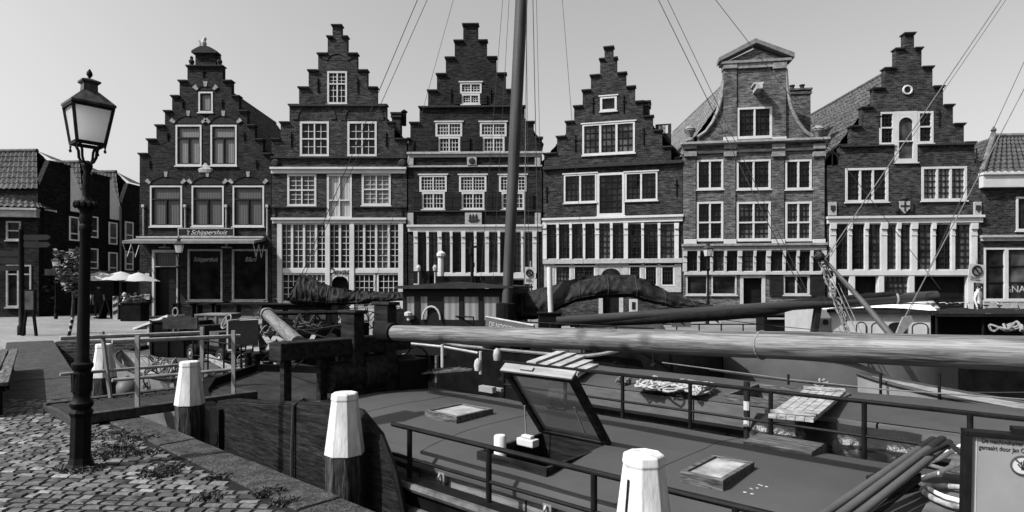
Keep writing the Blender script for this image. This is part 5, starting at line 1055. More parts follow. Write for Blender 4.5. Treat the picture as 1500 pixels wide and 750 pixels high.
for (a, b), m_ in (((.45, .62), WHITE2), ((.72, .98), CABG), ((1.02, 1.32), SHADOWY), ((1.42, 1.68), CABG)):
    q = MB(CF); A = [(a, .3), (b, .3), (b, .88)] + [((a + b) / 2 + (b - a) / 2 * math.cos(t), .88 + .08 * math.sin(t)) for t in [math.pi * i / 8 for i in range(9)]] + [(a, .88)]
    q.prism(A, -.022, -.003); pn4 = q.build('cabin_panel', m_, ca4)
    q = MB(CF); q.tube([(x, -.02, z) for x, z in A], .012, 5, True); q.build('panel_moulding', DARKW, pn4)
q = MB(CF); q.box(-.01, -.06, .3, .9, .5, .9); q.build('cabin_window', GLASS, ca4)
for px in (1194, 1209): q = MB(); P = wz(px, 472, 12.55); q.lathe([(.06, 0), (.06, .02)], 12, T(*P) @ Matrix.Rotation(R(90), 4, 'X')); q.build('porthole', DARKW, b4)
q = MB(); a, b = wz(1180, 452, 13.2), wz(1216, 490, 12.75); q.box(a.x, b.x, 12.7, 14.2, .1, 1.2); q.build('fore_cabin', CABG, b4)
q = MB(); q.bar(wz(1198, 450, 12.5), wz(1192, 492, 12.5), .14, .1); q.build('cabin_post', DARKW, b4)
# derrick spar with tackle in front of the cabin boat
q = MB(); q.tube([wz(1207, 380, 11.2), wz(1262, 440, 10.6), wz(1306, 492, 10.1)], [.03, .045, .055], 10); tag(q.build('derrick_spar', mat('spar_dark', .06, .5), None, smooth=True), 'dark slanting spar in front of the white roofed cabin boat', 'spar')
tk = empty('block_and_tackle', T(*wz(1200, 375, 11.3)), 'chain tackle with shackles hanging down beside the slanting spar', 'tackle')
q = MB(); rn = random.Random(5); pa, pb = wz(1198, 372, 11.3), wz(1246, 492, 10.4)
for i in range(26):
    c = pa.lerp(pb, (i + .5) / 26) + Vector((rn.uniform(-.04, .04), 0, 0)); t = rn.uniform(0, 3); u = Vector((math.cos(t), math.sin(t), 0)) * .045; d = (pb - pa).normalized() * .075
    q.tube([c + u * math.cos(a) + d * math.sin(a) for a in [2 * math.pi * k / 8 for k in range(8)]], .012, 5, True)
q.build('chain', mat('chain_iron', .1, .5, .6, 20.), tk)
for px, py in ((1200, 376), (1212, 402), (1228, 440)): q = MB(); q.lathe([(.02, -.1), (.08, -.06), (.08, .06), (.02, .1)], 10, T(*wz(px, py, 11.1)) @ Matrix.Rotation(R(90), 4, 'X')); q.build('block', DARKW, tk)
q = MB()
for a, b in (((1196, 374), (1240, 490)), ((1204, 374), (1256, 490)), ((1228, 415), (1262, 488)), ((1190, 378), (1206, 368)), ((1205, 380), (1214, 370))): q.tube([wz(*a, 11.2), wz(*b, 10.4)], .008, 5)
q.build('fall_ropes', ROPE, tk)
q = MB(); q.prism([(0, 0), (.12, .28), (.26, .3), (.3, .22), (.1, -.03)], 0, .03, T(*wz(1313, 488, 10.6))); tag(q.build('pennant', ROPEL), 'small pale triangular flag furled on the rope before the cabin door', 'flag')
# dinghy on the right, under the log
def dinghy(name, s0, s1, n, wid, top, lab, m, yaw=0., bot=-.9):
    F = FB @ T((s0 + s1) / 2, n, 0) @ RZ(yaw); r0 = empty(name, F, lab, 'dinghy'); L = s1 - s0; rows, inn = [], []
    for i in range(15):
        t = i / 14; x = -L / 2 + L * t; f = math.sin(math.pi * min(1, .08 + t * .75)) ** .7 if t < .75 else math.sin(math.pi * .6425) ** .7
        if t < .5: f = (max(0, 1 - (1 - t / .5) ** 2.2)) ** .6
        else: f = 1 - .25 * ((t - .5) / .5) ** 2
        b = max(.02, wid * f); h = top + .22 * (1 - t) ** 2 * 1.4
        rows.append([(x, -b, h), (x, -b * .92, h - .22), (x, -b * .5, bot + .12 * (1 - f)), (x, 0, bot), (x, b * .5, bot + .12 * (1 - f)), (x, b * .92, h - .22), (x, b, h)])
        inn.append([(x, -b + .04, h), (x, -b * .8, h - .25), (x, 0, h - .35), (x, b * .8, h - .25), (x, b - .04, h)])
    q = MB(F); q.grid(rows); q.f.append([len(q.v) - 7 + k for k in range(7)]); q.mi.append(0); q.build('hull', m, r0, smooth=True, auto=50)
    q = MB(F); q.grid(inn); q.build('inner_lining', WOODL, r0, smooth=True)
    q = MB(F)
    for sgn_ in (0, 6): q.tube([r[sgn_] for r in rows], .03, 6)
    q.build('gunwale', ROPED, r0, smooth=True)
    for x in (-L * .1, L * .2): q = MB(F); b = wid * .8; q.box(x - .1, x + .1, -b, b, top - .12, top - .08); q.build('thwart', WOOD, r0)
    return r0
A_ = bn(1258, 560, 10.0); dinghy('dinghy', A_.x, A_.x + 3.4, 9.95, .35, .12, 'white dinghy with a dark rim full of rope, below the pale mast log at right', HULLW)
P = wh(1400, 590, .1); rope_pile('rope_pile', wh(1370, 584, .1), wh(1440, 592, .1), .2, .012, 70, ROPEL, 'rope heap inside the dinghy at the right', .12, 14)
rope_pile('rope_coil', wz(1195, 566, 10.2), wz(1212, 566, 10.2), .06, .016, 26, ROPEL, 'pale rope loop hanging on the grey hull under the log', .16, 24)
# ------------------------------------------------------------------ the barge ahead, with the hand cart
b5 = boat_root('deck_barge', -15.5, 7.1, -1.15, 'flat decked barge carrying a small motor cart and boxes, behind the gangway')
q = MB(FB); dk = hull(q, -18.5, -10.5, 4.95, 8.1, .0, -1.4, 2, 1.2, .1, deck=.1); q.build('hull', HULL, b5, smooth=True, auto=40); dk.build('deck', CANVAS2, b5)
q = MB(FB); q.box(-12.9, -11.4, 5.9, 6.8, -.1, .05); q.build('deck_hatch', WOODD, b5, bevel=.02)
rail(b5, -13.0, -10.9, 5.05, -.1, .62, [-13.0 + .7 * k for k in range(4)], r=.016, mid=.3)
for s_, n_ in ((-11.2, 5.4), (-11.6, 7.6), (-13.0, 7.6)):
    q = MB(FB)
    for d_ in (-.15, .15): q.lathe([(.07, -.1), (.07, .38), (.09, .39), (.09, .44), (.04, .46)], 10, T(s_ + d_, n_, 0))
    q.build('bitts', HULL, b5, smooth=True, auto=40)
q = MB(FB); q.tube([(-12.2, 6.9, .35), (-12.2, 7.7, .35)], .16, 12); q.tube([(-12.2, 6.86, .35), (-12.2, 6.92, .35)], .27, 16); q.tube([(-12.2, 7.68, .35), (-12.2, 7.74, .35)], .27, 16); q.box(-12.45, -11.95, 7.0, 7.6, -.1, .25); q.build('deck_winch', HULL, b5, smooth=True, auto=40)
q = MB(FB); q.bar((-11.0, 5.3, -.05), (-13.4, 5.5, .2), .09, .09); q.build('boat_pole', WOODL, b5)
q = MB(FB); q.tube([(-11.9 + .3 * math.cos(t), 5.9 + .3 * math.sin(t), -.06 + .012 * t) for t in [i * .35 for i in range(54)]], .022, 6); q.build('coiled_warp', ROPE, b5, smooth=True)
ct = empty('motor_cart', FB @ T(-14.4, 6.4, -.1), 'small motor cart on rubber tyres with a steering wheel and upright metal plate', 'cart')
q = MB(FB); q.box(-15.4, -13.4, 6.05, 6.75, .22, .3); q.box(-15.3, -13.5, 6.1, 6.2, .12, .22); q.box(-15.3, -13.5, 6.6, 6.7, .12, .22); q.build('chassis', HULL, ct)
for s_ in (-15.15, -13.6):
    for n_ in (5.88, 6.95):
        Mw = FB @ T(s_, n_, .11) @ Matrix.Rotation(R(90), 4, 'X')
        q = MB(Mw); q.lathe([(.12, -.06), (.19, -.065), (.215, -.03), (.215, .03), (.19, .065), (.12, .06)], 20); wl_ = q.build('wheel', RUBBER, ct, smooth=True, auto=50)
        q = MB(Mw); q.lathe([(.04, .075), (.06, .04), (.11, .062), (.121, .055)], 16); q.lathe([(.11, -.04), (.06, -.05)], 16); q.build('rim', WHITE2, wl_, smooth=True, auto=40)
q = MB(FB @ T(-14.0, 6.15, .88) @ Matrix.Rotation(R(62), 4, 'X') @ RZ(.3)); q.tube([(.17 * math.cos(t), .17 * math.sin(t), 0) for t in [2 * math.pi * i / 22 for i in range(22)]], .015, 6, True)
for i in range(3): t = i * 2.094; q.bar((0, 0, 0), (.17 * math.cos(t), .17 * math.sin(t), 0), .02, .01)
q.tube([(0, 0, 0), (0, 0, -.6)], .018, 6); q.build('steering_wheel', STEEL, ct)
q = MB(FB); q.box(-13.55, -13.5, 5.95, 6.65, .3, .92); q.build('front_plate', mat('plate_dark', .07, .5), ct); q = MB(FB); q.tube([(-13.47, 5.95, .3), (-13.47, 5.95, .94), (-13.47, 6.65, .97)], .014, 6); q.build('plate_rim', WHITE2, ct)
q = MB(FB); q.box(-14.9, -14.4, 6.15, 6.65, .3, .62); q.build('engine_box', mat('engine_box_paint', .05, .5, .4), ct); q = MB(FB); q.box(-15.4, -15.05, 6.1, 6.7, .3, .75); q.build('seat', DARKW, ct)
for i, (px0, px1, py0, py1, z, m_, lab, lean) in enumerate(((287, 331, 463, 530, 15.8, mat('box_plywood', .12, .7, .3, 3.), 'plywood box with two panels behind the motor cart', 0), (222, 292, 473, 533, 15.2, HULL, 'big black wooden box behind the gangway rails', 0), (218, 252, 478, 520, 16.6, mat('box_grey', .25, .7, .3), 'pale grey box under the leaning plank', 0))):
    a, b = wz(px0, py0, z), wz(px1, py1, z); q = MB(); q.box(a.x, b.x, z, z + .8, -.1, a.z); q.box(a.x - .03, b.x + .03, z - .03, z + .83, a.z + .002, a.z + .05)
    for k in range(4): x = a.x + (b.x - a.x) * k / 3; q.box(x - .03, x + .03, z - .025, z - .001, -.08, a.z - .01)
    tag(q.build('storage_box', m_, None, bevel=.01), lab, 'box', 'boxes on the deck barge')
for px, py, lab in ((257, 457, 'white rope ring on top of the black wooden box'), (258, 485, 'white rope ring hanging on the black wooden box')):
    P = wz(px, py, 15.1); q = MB(); q.tube([(P.x + .065 * math.cos(t), P.y, P.z + .1 * math.sin(t)) for t in [i * .4 for i in range(16)]], .022, 6, True); tag(q.build('rope_ring', ROPEL, None, smooth=True), lab, 'rope')
a, b = wz(238, 465, 14.9), wz(289, 482, 14.9); q = MB(); q.box(a.x, b.x, 14.9, 14.95, b.z, a.z); tag(q.build('rough_board', mat('rough_board', .03, .8, .7, 4.)), 'rough dark board standing on the black wooden box', 'board')
q = MB(); q.bar(wz(207, 481, 17), wz(258, 462, 16.4), .5, .06); tag(q.build('leaning_plank', mat('grey_plank', .34, .7, .3, 2.)), 'wide pale board leaning up to the right beside the black box', 'board')
q = MB(); rn = random.Random(11)
for i in range(9):
    a = Vector((-6.05 + .2 * i, 13.2 + rn.uniform(-.15, .15), .28 + .02 * (i % 3))); q.bar(a, a + Vector((-.9 + rn.uniform(-.4, .4), 2.1, .12)), .11, .035)
tag(q.build('plank_stack', WOODL), 'loose stack of pale planks right of the motor cart', 'planks')
q = MB(); q.box(-6.1, -4.2, 13.4, 15, -.1, .26); tag(q.build('cargo_crate', HULL, None, bevel=.02), 'low dark crate under the loose pale planks', 'crate')
for nm, px, py, z, rr, lab in (('rope_coil', 236, 560, 11.2, .32, 'tangle of rope hanging behind the left gangway rail'), ('rope_coil', 396, 485, 14.3, .25, 'small pale rope tangle under the spare log'), ('rope_coil', 590, 545, 9.6, .25, 'rope tangle beside the windlass of the barge')):
    P = wz(px, py, z); rope_pile(nm, P - Vector((rr, 0, .1)), P + Vector((rr, .1, .1)), rr * .8, .016, 46, ROPE, lab, rr * 1.6, px)
A_ = bh(228, 570, -.2); dg = dinghy('dinghy', -14.3, -11.5, 4.3, .42, .05, 'small pale dinghy lying between the gangway and the quay', HULLW, yaw=.1)
q = MB(); P = wz(186, 574, 10.6); q.lathe([(.02, -.22), (.12, -.18), (.2, -.05), (.2, .06), (.13, .17), (.05, .21), (.03, .28)], 18, T(*P)); tag(q.build('ball_fender', HULLG, None, smooth=True), 'round grey ball fender hanging behind the gangway', 'fender')
def bucket(px, py, z, m, lab):
    P = wz(px, py, z); q = MB(); q.lathe([(.1, 0), (.14, .26), (.145, .27), (.125, .26), (.09, .03)], 14, T(*P)); q.tube([(P.x + .14 * math.cos(t), P.y, P.z + .26 + .12 * math.sin(t)) for t in [math.pi * k / 8 for k in range(9)]], .007, 5); tag(q.build('bucket', m, None, smooth=True, auto=50), lab, 'bucket')
bucket(395, 548, 12.6, HULL, 'black bucket on the flat decked barge near the windlass'); bucket(357, 545, 13.0, STEEL, 'grey metal bucket beside the motor cart wheel')
for i, (a, za, b, zb_, lab) in enumerate((((300, 552), 12.2, (392, 520), 14.6, 'long oar lying across the deck in front of the motor cart'), ((346, 556), 11.8, (432, 528), 13.4, 'oar lying nearer the windlass than the other oar'))):
    A_, B_ = wz(*a, za), wz(*b, zb_); q = MB(); q.tube([A_, A_.lerp(B_, .8)], .022, 8); d = (B_ - A_).normalized(); q.bar(A_.lerp(B_, .78), B_, .12, .015); tag(q.build('oar', WOODL, None, smooth=True, auto=40), lab, 'oar')
for px, py, z, r_, m, lab in ((455, 474, 16.5, .28, BLACK, 'dark hoop standing on the black launch deck'),): 
    P = wz(px, py, z); q = MB(); q.tube([(P.x + r_ * math.cos(t), P.y, P.z + r_ * math.sin(t)) for t in [2 * math.pi * k / 20 for k in range(20)]], .025, 6, True); tag(q.build('iron_hoop', m, None, smooth=True), lab, 'hoop')
rope_pile('rope_coil', wz(208, 545, 10.8), wz(262, 560, 10.4), .16, .014, 60, ROPE, 'mass of hanging rope between the two gangway rails', .4, 61)
rope_pile('rope_coil', wz(430, 478, 12.8), wz(470, 500, 12.0), .14, .016, 40, ROPED, 'dark rope tangle behind the windlass beam', .3, 67)
q = MB()
for a, za, b, zb_ in (((400, 470), 12, (560, 512), 9.6), ((392, 486), 12.2, (540, 470), 11.0), ((505, 452), 14, (470, 506), 9.4), ((470, 500), 9.0, (420, 545), 10.5)): q.tube([wz(*a, za), wz(*a, za).lerp(wz(*b, zb_), .5) - Vector((0, 0, .05)), wz(*b, zb_)], .014, 5)
tag(q.build('cable_bundle', BLACK), 'black cables crossing behind the windlass posts', 'cables')
# gangway with tube rails
gw = empty('gangway', FB @ T(-9.3, 3.1, .0), 'pale wooden gangway with white tube handrails beside the second white topped pile', 'gangway')
q = MB(FB); q.box(-10.0, -8.65, 2.0, 4.25, .05, .13)
for i in range(2): q.box(-10.0 + i * 1.2, -9.85 + i * 1.2, 2.0, 4.25, .131, .16)
q.build('gangway_deck', mat('gangway_wood', 0.03, .8, .6, 2., (1.2, 10, 10)), gw); q = MB(FB)
for i in range(12): q.box(-9.83, -8.82, 2.05 + .18 * i, 2.19 + .18 * i, .131, .145)
q.build('tread_mesh', mat('tread_mat', .02, .9), gw)
for s_, e0, e1 in ((-8.78, 2.45, 4.05), (-9.85, 2.15, 3.95)):
    q = MB(FB); q.tube([(s_, e0, 1.0), (s_, e1, .97)], .028, 8); q.tube([(s_, e0, .52), (s_, e1, .5)], .023, 8); q.build('handrail', mat('rail_paint', 0.2, .5, .4, 6.), gw, smooth=True)
    for n_, tl in ((2.72, .08), (3.94, 0)): q = MB(FB); q.bar((s_ + .04, n_, .13), (s_ + .04 - tl * (1 if s_ < -9 else 0), n_ - tl * (1 if s_ < -9 else 0), 1.06), .05, .035); q.build('rail_post', mat('post_grey', 0.18, .6, .3), gw)
# white topped mooring piles along the quay edge
def pile(px, lab, src=None):
    P = bn(px, 600, 3.0); M = FB @ T(P.x, 3.0, -1.3) @ RZ(R(-3 + px % 7))
    if src: return copy_tree(src, M, lab)
    r0 = empty('mooring_pile', M, lab, 'mooring pile', 'white topped mooring piles along the quay')
    q = MB(M); q.lathe([(.17, 0), (.165, 1.57)], 8, rot=R(22.5)); q.build('pile_shaft', PILE, r0, bevel=.02)
    q = MB(M); q.lathe([(.172, 1.565), (.17, 1.58), (.113, 2.02), (.118, 2.03), (.112, 2.075), (.1, 2.085)], 8, rot=R(22.5)); tp_ = q.build('pile_top', PILEW, r0, bevel=.022)
    return r0
pl = pile(505, 'white topped mooring pile in front of the big wooden leeboard')
pile(278, 'white topped mooring pile in front of the gangway rails, its shaft dark', pl); pile(152, 'white topped mooring pile behind the gangway, nearest the black street lamp', pl)
pD = pile(943, 'nearest white topped mooring pile with a dark crack, cut by the bottom edge', pl)
M = pD.matrix_world; q = MB(FB @ T(bn(943, 600, 3.0).x, 3.0, -1.3)); q.bar((-.03, -.146, 1.72), (-.025, -.122, 1.96), .006, .01); q.build('crack', DARKW, pD)
# ------------------------------------------------------------------ street lamps
X0, Y0 = (117 - 750) / FPX * 5.62, 5.62
ML_ = T(X0, Y0, 0) @ Matrix.Rotation(R(1.4), 4, 'Y') @ RZ(math.atan2(UY, UX))
sl = empty('street_lamp', ML_, 'large black cast iron street lamp with a four sided lantern on the near quay', 'street lamp', 'old style street lamps')
q = MB(ML_); q.lathe([(.12, 0), (.12, .05), (.1, .08), (.085, .13), (.083, .5), (.1, .54), (.075, .58)], 8); q.build('lamp_base', BLACK, sl, bevel=.004)
q = MB(ML_); q.lathe([(0.0616, .56), (0.0924, .6), (0.0968, .63), (0.0704, .66), (0.0660, .7), (0.0836, .76), (0.0792, .86), (0.0660, .92), (0.0880, .96), (0.0880, .985), (0.0634, 1.0), (0.0528, 1.04), (0.0458, 1.7), (0.0414, 2.18), (0.0528, 2.2), (0.0528, 2.24), (0.0440, 2.26), (0.0581, 2.3), (0.0484, 2.34), (0.0528, 2.38), (0.0880, 2.42), (0.0880, 2.45), (0.0440, 2.48), (0.0299, 2.52), (0.0422, 2.58), (0.0299, 2.64), (0.0405, 2.69), (0.0264, 2.73), (0.0396, 2.77), (0.0440, 2.8), (0.0158, 2.84)], 16); q.build('lamp_post', BLACK, sl, smooth=True, auto=40)
q = MB(ML_)
for i in range(10): t = i * .6283; q.bar((.07 * math.cos(t), .07 * math.sin(t), .73), (.075 * math.cos(t), .075 * math.sin(t), .9), .028, .02)
q.build('fluting', BLACK, sl); q = MB(ML_)
for i in range(12): t = i * .5236; q.lathe([(.005, -.03), (.022, -.01), (.02, .02), (.004, .04)], 6, T(.085 * math.cos(t), .085 * math.sin(t), 2.43))
q.build('leaf_ring', BLACK, sl)
zb, zt_, wb, wt_ = 2.99, 3.32, .108, .155
q = MB(ML_)
for sx, sy in ((-1, -1), (-1, 1), (1, 1), (1, -1)):
    c = Vector((sx * wb * .8, sy * wb * .8, 0)); q.tube([(c.x * .1, c.y * .1, 2.8), (c.x * .45, c.y * .45, 2.83), (c.x * .62, c.y * .62, 2.87), (c.x * .66, c.y * .66, 2.93), (c.x * .82, c.y * .82, 2.965), (c.x, c.y, zb)], .012, 6)
    q.lathe([(.004, -.06), (.014, -.045), (.006, -.025), (.01, 0)], 8, T(sx * wb, sy * wb, zb - .02))
q.build('lantern_bracket', BLACK, sl, smooth=True)
q = MB(ML_); cor = [(-1, -1), (1, -1), (1, 1), (-1, 1)]
for i in range(4):
    a, b = cor[i], cor[(i + 1) % 4]; q.bar((a[0] * wb, a[1] * wb, zb), (a[0] * wt_, a[1] * wt_, zt_), .02, .02); q.bar((a[0] * wb, a[1] * wb, zb), (b[0] * wb, b[1] * wb, zb), .024, .03); q.bar((a[0] * wt_, a[1] * wt_, zt_), (b[0] * wt_, b[1] * wt_, zt_), .026, .03)
lf = q.build('lantern_frame', BLACK, sl)
for i in range(4):
    a, b = cor[i], cor[(i + 1) % 4]; k = .96; q = MB(ML_); q.add([(a[0] * wb * k, a[1] * wb * k, zb), (b[0] * wb * k, b[1] * wb * k, zb), (b[0] * wt_ * k, b[1] * wt_ * k, zt_), (a[0] * wt_ * k, a[1] * wt_ * k, zt_)], [(0, 1, 2, 3)]); q.build('lantern_pane', FROST, lf)
q = MB(ML_); q.lathe([(.243, zt_ + .01), (.247, zt_ + .03), (.1, zt_ + .14), (.085, zt_ + .15)], 4, rot=R(45)); q.lathe([(.08, zt_ + .145), (.076, zt_ + .215), (.105, zt_ + .23), (.105, zt_ + .245), (.03, zt_ + .27)], 4, rot=R(45)); q.build('lantern_roof', mat('weathered_copper', .035, .45, .8, 7., (3, 3, .7), spec=.5), sl)
q = MB(ML_); q.lathe([(.01, zt_ + .26), (.01, zt_ + .28), (.026, zt_ + .305), (.022, zt_ + .33), (.003, zt_ + .36)], 8); q.build('finial', BLACK, sl, smooth=True)
for px, z, lab in ((262, 24.6, 'small looking street lamp standing before the cafe house door'), (1037, 27.4, 'small looking street lamp standing before the pale neck gable house')):
    copy_tree(sl, T((px - 750) / FPX * z, z, 0) @ RZ(R(20)), lab)
wl2 = copy_tree(sl, T((82 - 750) / FPX * 31, 31, -.4) @ RZ(.4), 'distant street lamp with a pale lantern before the left terrace')
# ------------------------------------------------------------------ near quay: bench, signpost, weeds
bp0, bp1 = Vector((-6.45, 7.9, 0)), Vector((-9.7, 12.1, 0)); bd = (bp1 - bp0); BLn = bd.length; MBn = T(*bp0) @ RZ(math.atan2(bd.y, bd.x))
bn_ = empty('slatted_bench', MBn, 'wide slatted wooden bench standing on the left of the quay', 'bench')
for i in range(7): q = MB(MBn); q.box(0, BLn, .02 + i * .15, .145 + i * .15, .41, .46); q.build('slat', WOOD, bn_, bevel=.006)
q = MB(MBn)
for x in (.15, BLn / 2, BLn - .15): q.box(x - .05, x + .05, .05, 1.05, .33, .409); q.box(x - .05, x + .05, .08, .18, 0, .329); q.box(x - .05, x + .05, .9, 1.0, 0, .329)
q.build('bench_frame', HULL, bn_)
fpz = 21.; fx = (31.5 - 750) / FPX * fpz; fp = empty('finger_post', T(fx, fpz, 0), 'black finger post with five direction boards at the left edge', 'signpost')
q = MB(); q.lathe([(.12, 0), (.12, .3), (.08, .35), (.075, 3.55), (.1, 3.6), (.06, 3.7), (.02, 3.8)], 10, T(fx, fpz, 0)); q.build('post', BLACK, fp, smooth=True, auto=40)
for z, d in ((3.0, 1), (3.25, 1), (2.7, -1), (2.45, -1), (2.2, -1)): q = MB(); q.prism([(fx + .08 * d, z), (fx + .9 * d, z), (fx + 1.0 * d, z + .09), (fx + .9 * d, z + .18), (fx + .08 * d, z + .18)][::d], fpz - .03, fpz + .03); q.build('direction_board', DARKW, fp)
ib = empty('notice_board', T((43 - 750) / FPX * 21, 21.2, 0), 'leaning dark notice board on two legs beside the finger post', 'board'); a, b = wz(35, 424, 20.6), wz(51, 456, 20.6)
q = MB(); q.box(a.x, b.x, 20.6, 20.68, b.z, a.z); q.build('board', HULL, ib); q = MB(); q.box(a.x + .04, b.x - .04, 20.585, 20.599, b.z + .05, a.z - .05); q.build('notice', mat('notice_grey', .05, .4, .6, 4.), ib)
for x, dx in ((a.x + .05, -.12), (b.x - .08, .1)): q = MB(); q.bar((x, 20.64, b.z), (x + dx, 20.64, 0), .08, .06); q.build('leg', HULL, ib)
sp_ = MB(); sp_.tube([wz(101, 492, 20.7), wz(107, 464, 20.7)], .05, 8); o = sp_.build('striped_stake', DARKW); tag(o, 'short slanting striped stake standing behind the street lamp', 'stake')
for t in (.25, .55, .85):
    q = MB(); A0, A1 = wz(101, 492, 20.7), wz(107, 464, 20.7); q.tube([A0.lerp(A1, t), A0.lerp(A1, t + .12)], .053, 8); q.build('white_band', WHITE, o)
q = MB(); rn = random.Random(21)
def tuft(x, y, k, sz):
    for _ in range(int(k * 1.4)):
        t = rn.uniform(0, 6.28); r = rn.uniform(0, sz); bx, by = x + r * math.cos(t), y + r * math.sin(t) * .7; L = rn.uniform(.02, .065); t2 = rn.uniform(0, 6.28); d = Vector((math.cos(t2), math.sin(t2), 0)); s_ = Vector((-d.y, d.x, 0)) * rn.uniform(.003, .007)
        b = Vector((bx, by, .02)); m_ = b + d * L * .5 + Vector((0, 0, L * .7)); e = b + d * L * 1.1 + Vector((0, 0, L * .75)); q.add([b - s_, b + s_, m_ + s_ * 1.2, e, m_ - s_ * 1.2], [(0, 1, 2, 3, 4)])
for px, py, k, sz in ((118, 692, 160, .22), (150, 672, 130, .25), (175, 660, 130, .22), (205, 668, 90, .2), (232, 700, 150, .18), (250, 690, 120, .14), (320, 705, 90, .12), (390, 728, 110, .14), (415, 742, 60, .1), (200, 645, 80, .3), (165, 640, 60, .3), (300, 735, 40, .15)): P = wh(px, py, 0); tuft(P.x, P.y, k, sz)
tag(q.build('weeds', LEAF), kind='stuff')
# ------------------------------------------------------------------ people
def person(name, label, M, J, cloth, hair=HAIR, group=None):
    """J: dict of joints; one skinned body, coloured by region"""
    E = [('hip', 'chest'), ('chest', 'neck'), ('neck', 'head'), ('head', 'top')]
    for s_ in 'LR': E += [('chest', 'sh' + s_), ('sh' + s_, 'el' + s_), ('el' + s_, 'wr' + s_), ('wr' + s_, 'ha' + s_), ('hip', 'hj' + s_), ('hj' + s_, 'kn' + s_), ('kn' + s_, 'an' + s_), ('an' + s_, 'to' + s_)]
    names = ['hip'] + [n for n in J if n != 'hip']; rad = dict(hip=(.15, .11), chest=(.165, .11), neck=(.055, .055), head=(.085, .095), top=(.06, .065))
    for s_ in 'LR': rad.update({'sh' + s_: (.065,) * 2, 'el' + s_: (.045,) * 2, 'wr' + s_: (.032,) * 2, 'ha' + s_: (.035, .025), 'hj' + s_: (.095,) * 2, 'kn' + s_: (.062,) * 2, 'an' + s_: (.042,) * 2, 'to' + s_: (.035,) * 2})
    r0 = empty(name, M, label, 'person', group)
    me = bpy.data.meshes.new('body'); me.from_pydata([J[n] for n in names], [(names.index(a), names.index(b)) for a, b in E], []); t = bpy.data.objects.new('body_tmp', me); C.objects.link(t)
    t.modifiers.new('skin', 'SKIN'); sub = t.modifiers.new('sub', 'SUBSURF'); sub.levels = 2; sub.render_levels = 2
    for i, n in enumerate(names): me.skin_vertices[0].data[i].radius = rad[n]; me.skin_vertices[0].data[i].use_root = (n == 'hip')
    bpy.context.view_layer.update(); m2 = bpy.data.meshes.new_from_object(t.evaluated_get(bpy.context.evaluated_depsgraph_get())); bpy.data.objects.remove(t)
    m2.materials.clear(); 
    for m_ in (SKIN, cloth[0], cloth[1], DARKW): m2.materials.append(m_)
    Jv = {k: Vector(v) for k, v in J.items()}
    def seg(p, a, b): d = b - a; u = max(0, min(1, (p - a).dot(d) / d.length_squared)); return (p - a - d * u).length, u
    for p in m2.polygons:
        c = p.center; best = min(((seg(c, Jv[a], Jv[b])[0] - .5 * (rad[a][0] + rad[b][0]), a, b, seg(c, Jv[a], Jv[b])[1]) for a, b in E)); a, b, u = best[1:]
        k = 0
        if (a, b) in (('hip', 'chest'), ('chest', 'neck')): k = 1
        elif a == 'chest' or (a[:2] == 'sh' and u < .6): k = 1
        elif a == 'hip' or a[:2] == 'hj' or (a[:2] == 'kn' and cloth[2] and u < .9): k = 2
        elif a[:2] == 'an': k = 3
        p.material_index = k; p.use_smooth = True
    m2.name = 'body'; o = bpy.data.objects.new('body', m2); C.objects.link(o); o.parent = r0
    h = Jv['head']; tp_ = Jv['top']; q = MB(M); q.lathe([(.0, .115), (.06, .1), (.098, .05), (.108, 0), (.1, -.05), (.085, -.07)][::-1], 12, T(h.x, h.y + .018, h.z + .045)); q.build('hair', hair, r0, smooth=True)
    q = MB(M); q.lathe([(.003, -.02), (.016, -.01), (.008, .03)], 6, T(h.x, h.y - .1, h.z - .0)); 
    for s_ in (-1, 1): q.lathe([(.003, -.03), (.015, 0), (.004, .03)], 6, T(h.x + s_ * .092, h.y, h.z))
    q.build('face_features', SKIN, r0)
    q = MB(M)
    for s_ in 'LR':
        w_, hd = Jv['wr' + s_], Jv['ha' + s_]; d = (hd - w_).normalized(); sd_ = d.cross(Vector((0, 1, 0)) if abs(d.y) < .8 else Vector((1, 0, 0))).normalized()
        for i in range(4): q.tube([hd + sd_ * (.018 * (i - 1.5)) - d * .01, hd + sd_ * (.02 * (i - 1.5)) + d * (.045 + .006 * (i in (1, 2))), hd + sd_ * (.02 * (i - 1.5)) + d * .075 + Vector((0, .012, 0))], .0085, 5)
        q.tube([w_.lerp(hd, .5) + sd_ * .03, hd + sd_ * .05], .01, 5)
    q.build('fingers', SKIN, r0, smooth=True); return r0
def stand(turn=0, aL=None, aR=None, lean=0.):
    J = dict(hip=(0, 0, .94), chest=(0, lean * .5, 1.3), neck=(0, lean * .8, 1.48), head=(0, lean - .02, 1.61), top=(0, lean - .02, 1.7))
    for s_, k in (('L', -1), ('R', 1)):
        J.update({'sh' + s_: (k * .17, lean * .6, 1.4), 'el' + s_: (k * .24, .02, 1.12), 'wr' + s_: (k * .25, -.06, .88), 'ha' + s_: (k * .25, -.08, .8), 'hj' + s_: (k * .09, 0, .88), 'kn' + s_: (k * .11, -.02 - .05 * (k > 0), .49), 'an' + s_: (k * .12, .03 * k, .09), 'to' + s_: (k * .13, -.12 + .03 * k, .04)})
    if aL: J.update(elL=aL[0], wrL=aL[1], haL=aL[2])
    if aR: J.update(elR=aR[0], wrR=aR[1], haR=aR[2])
    return J
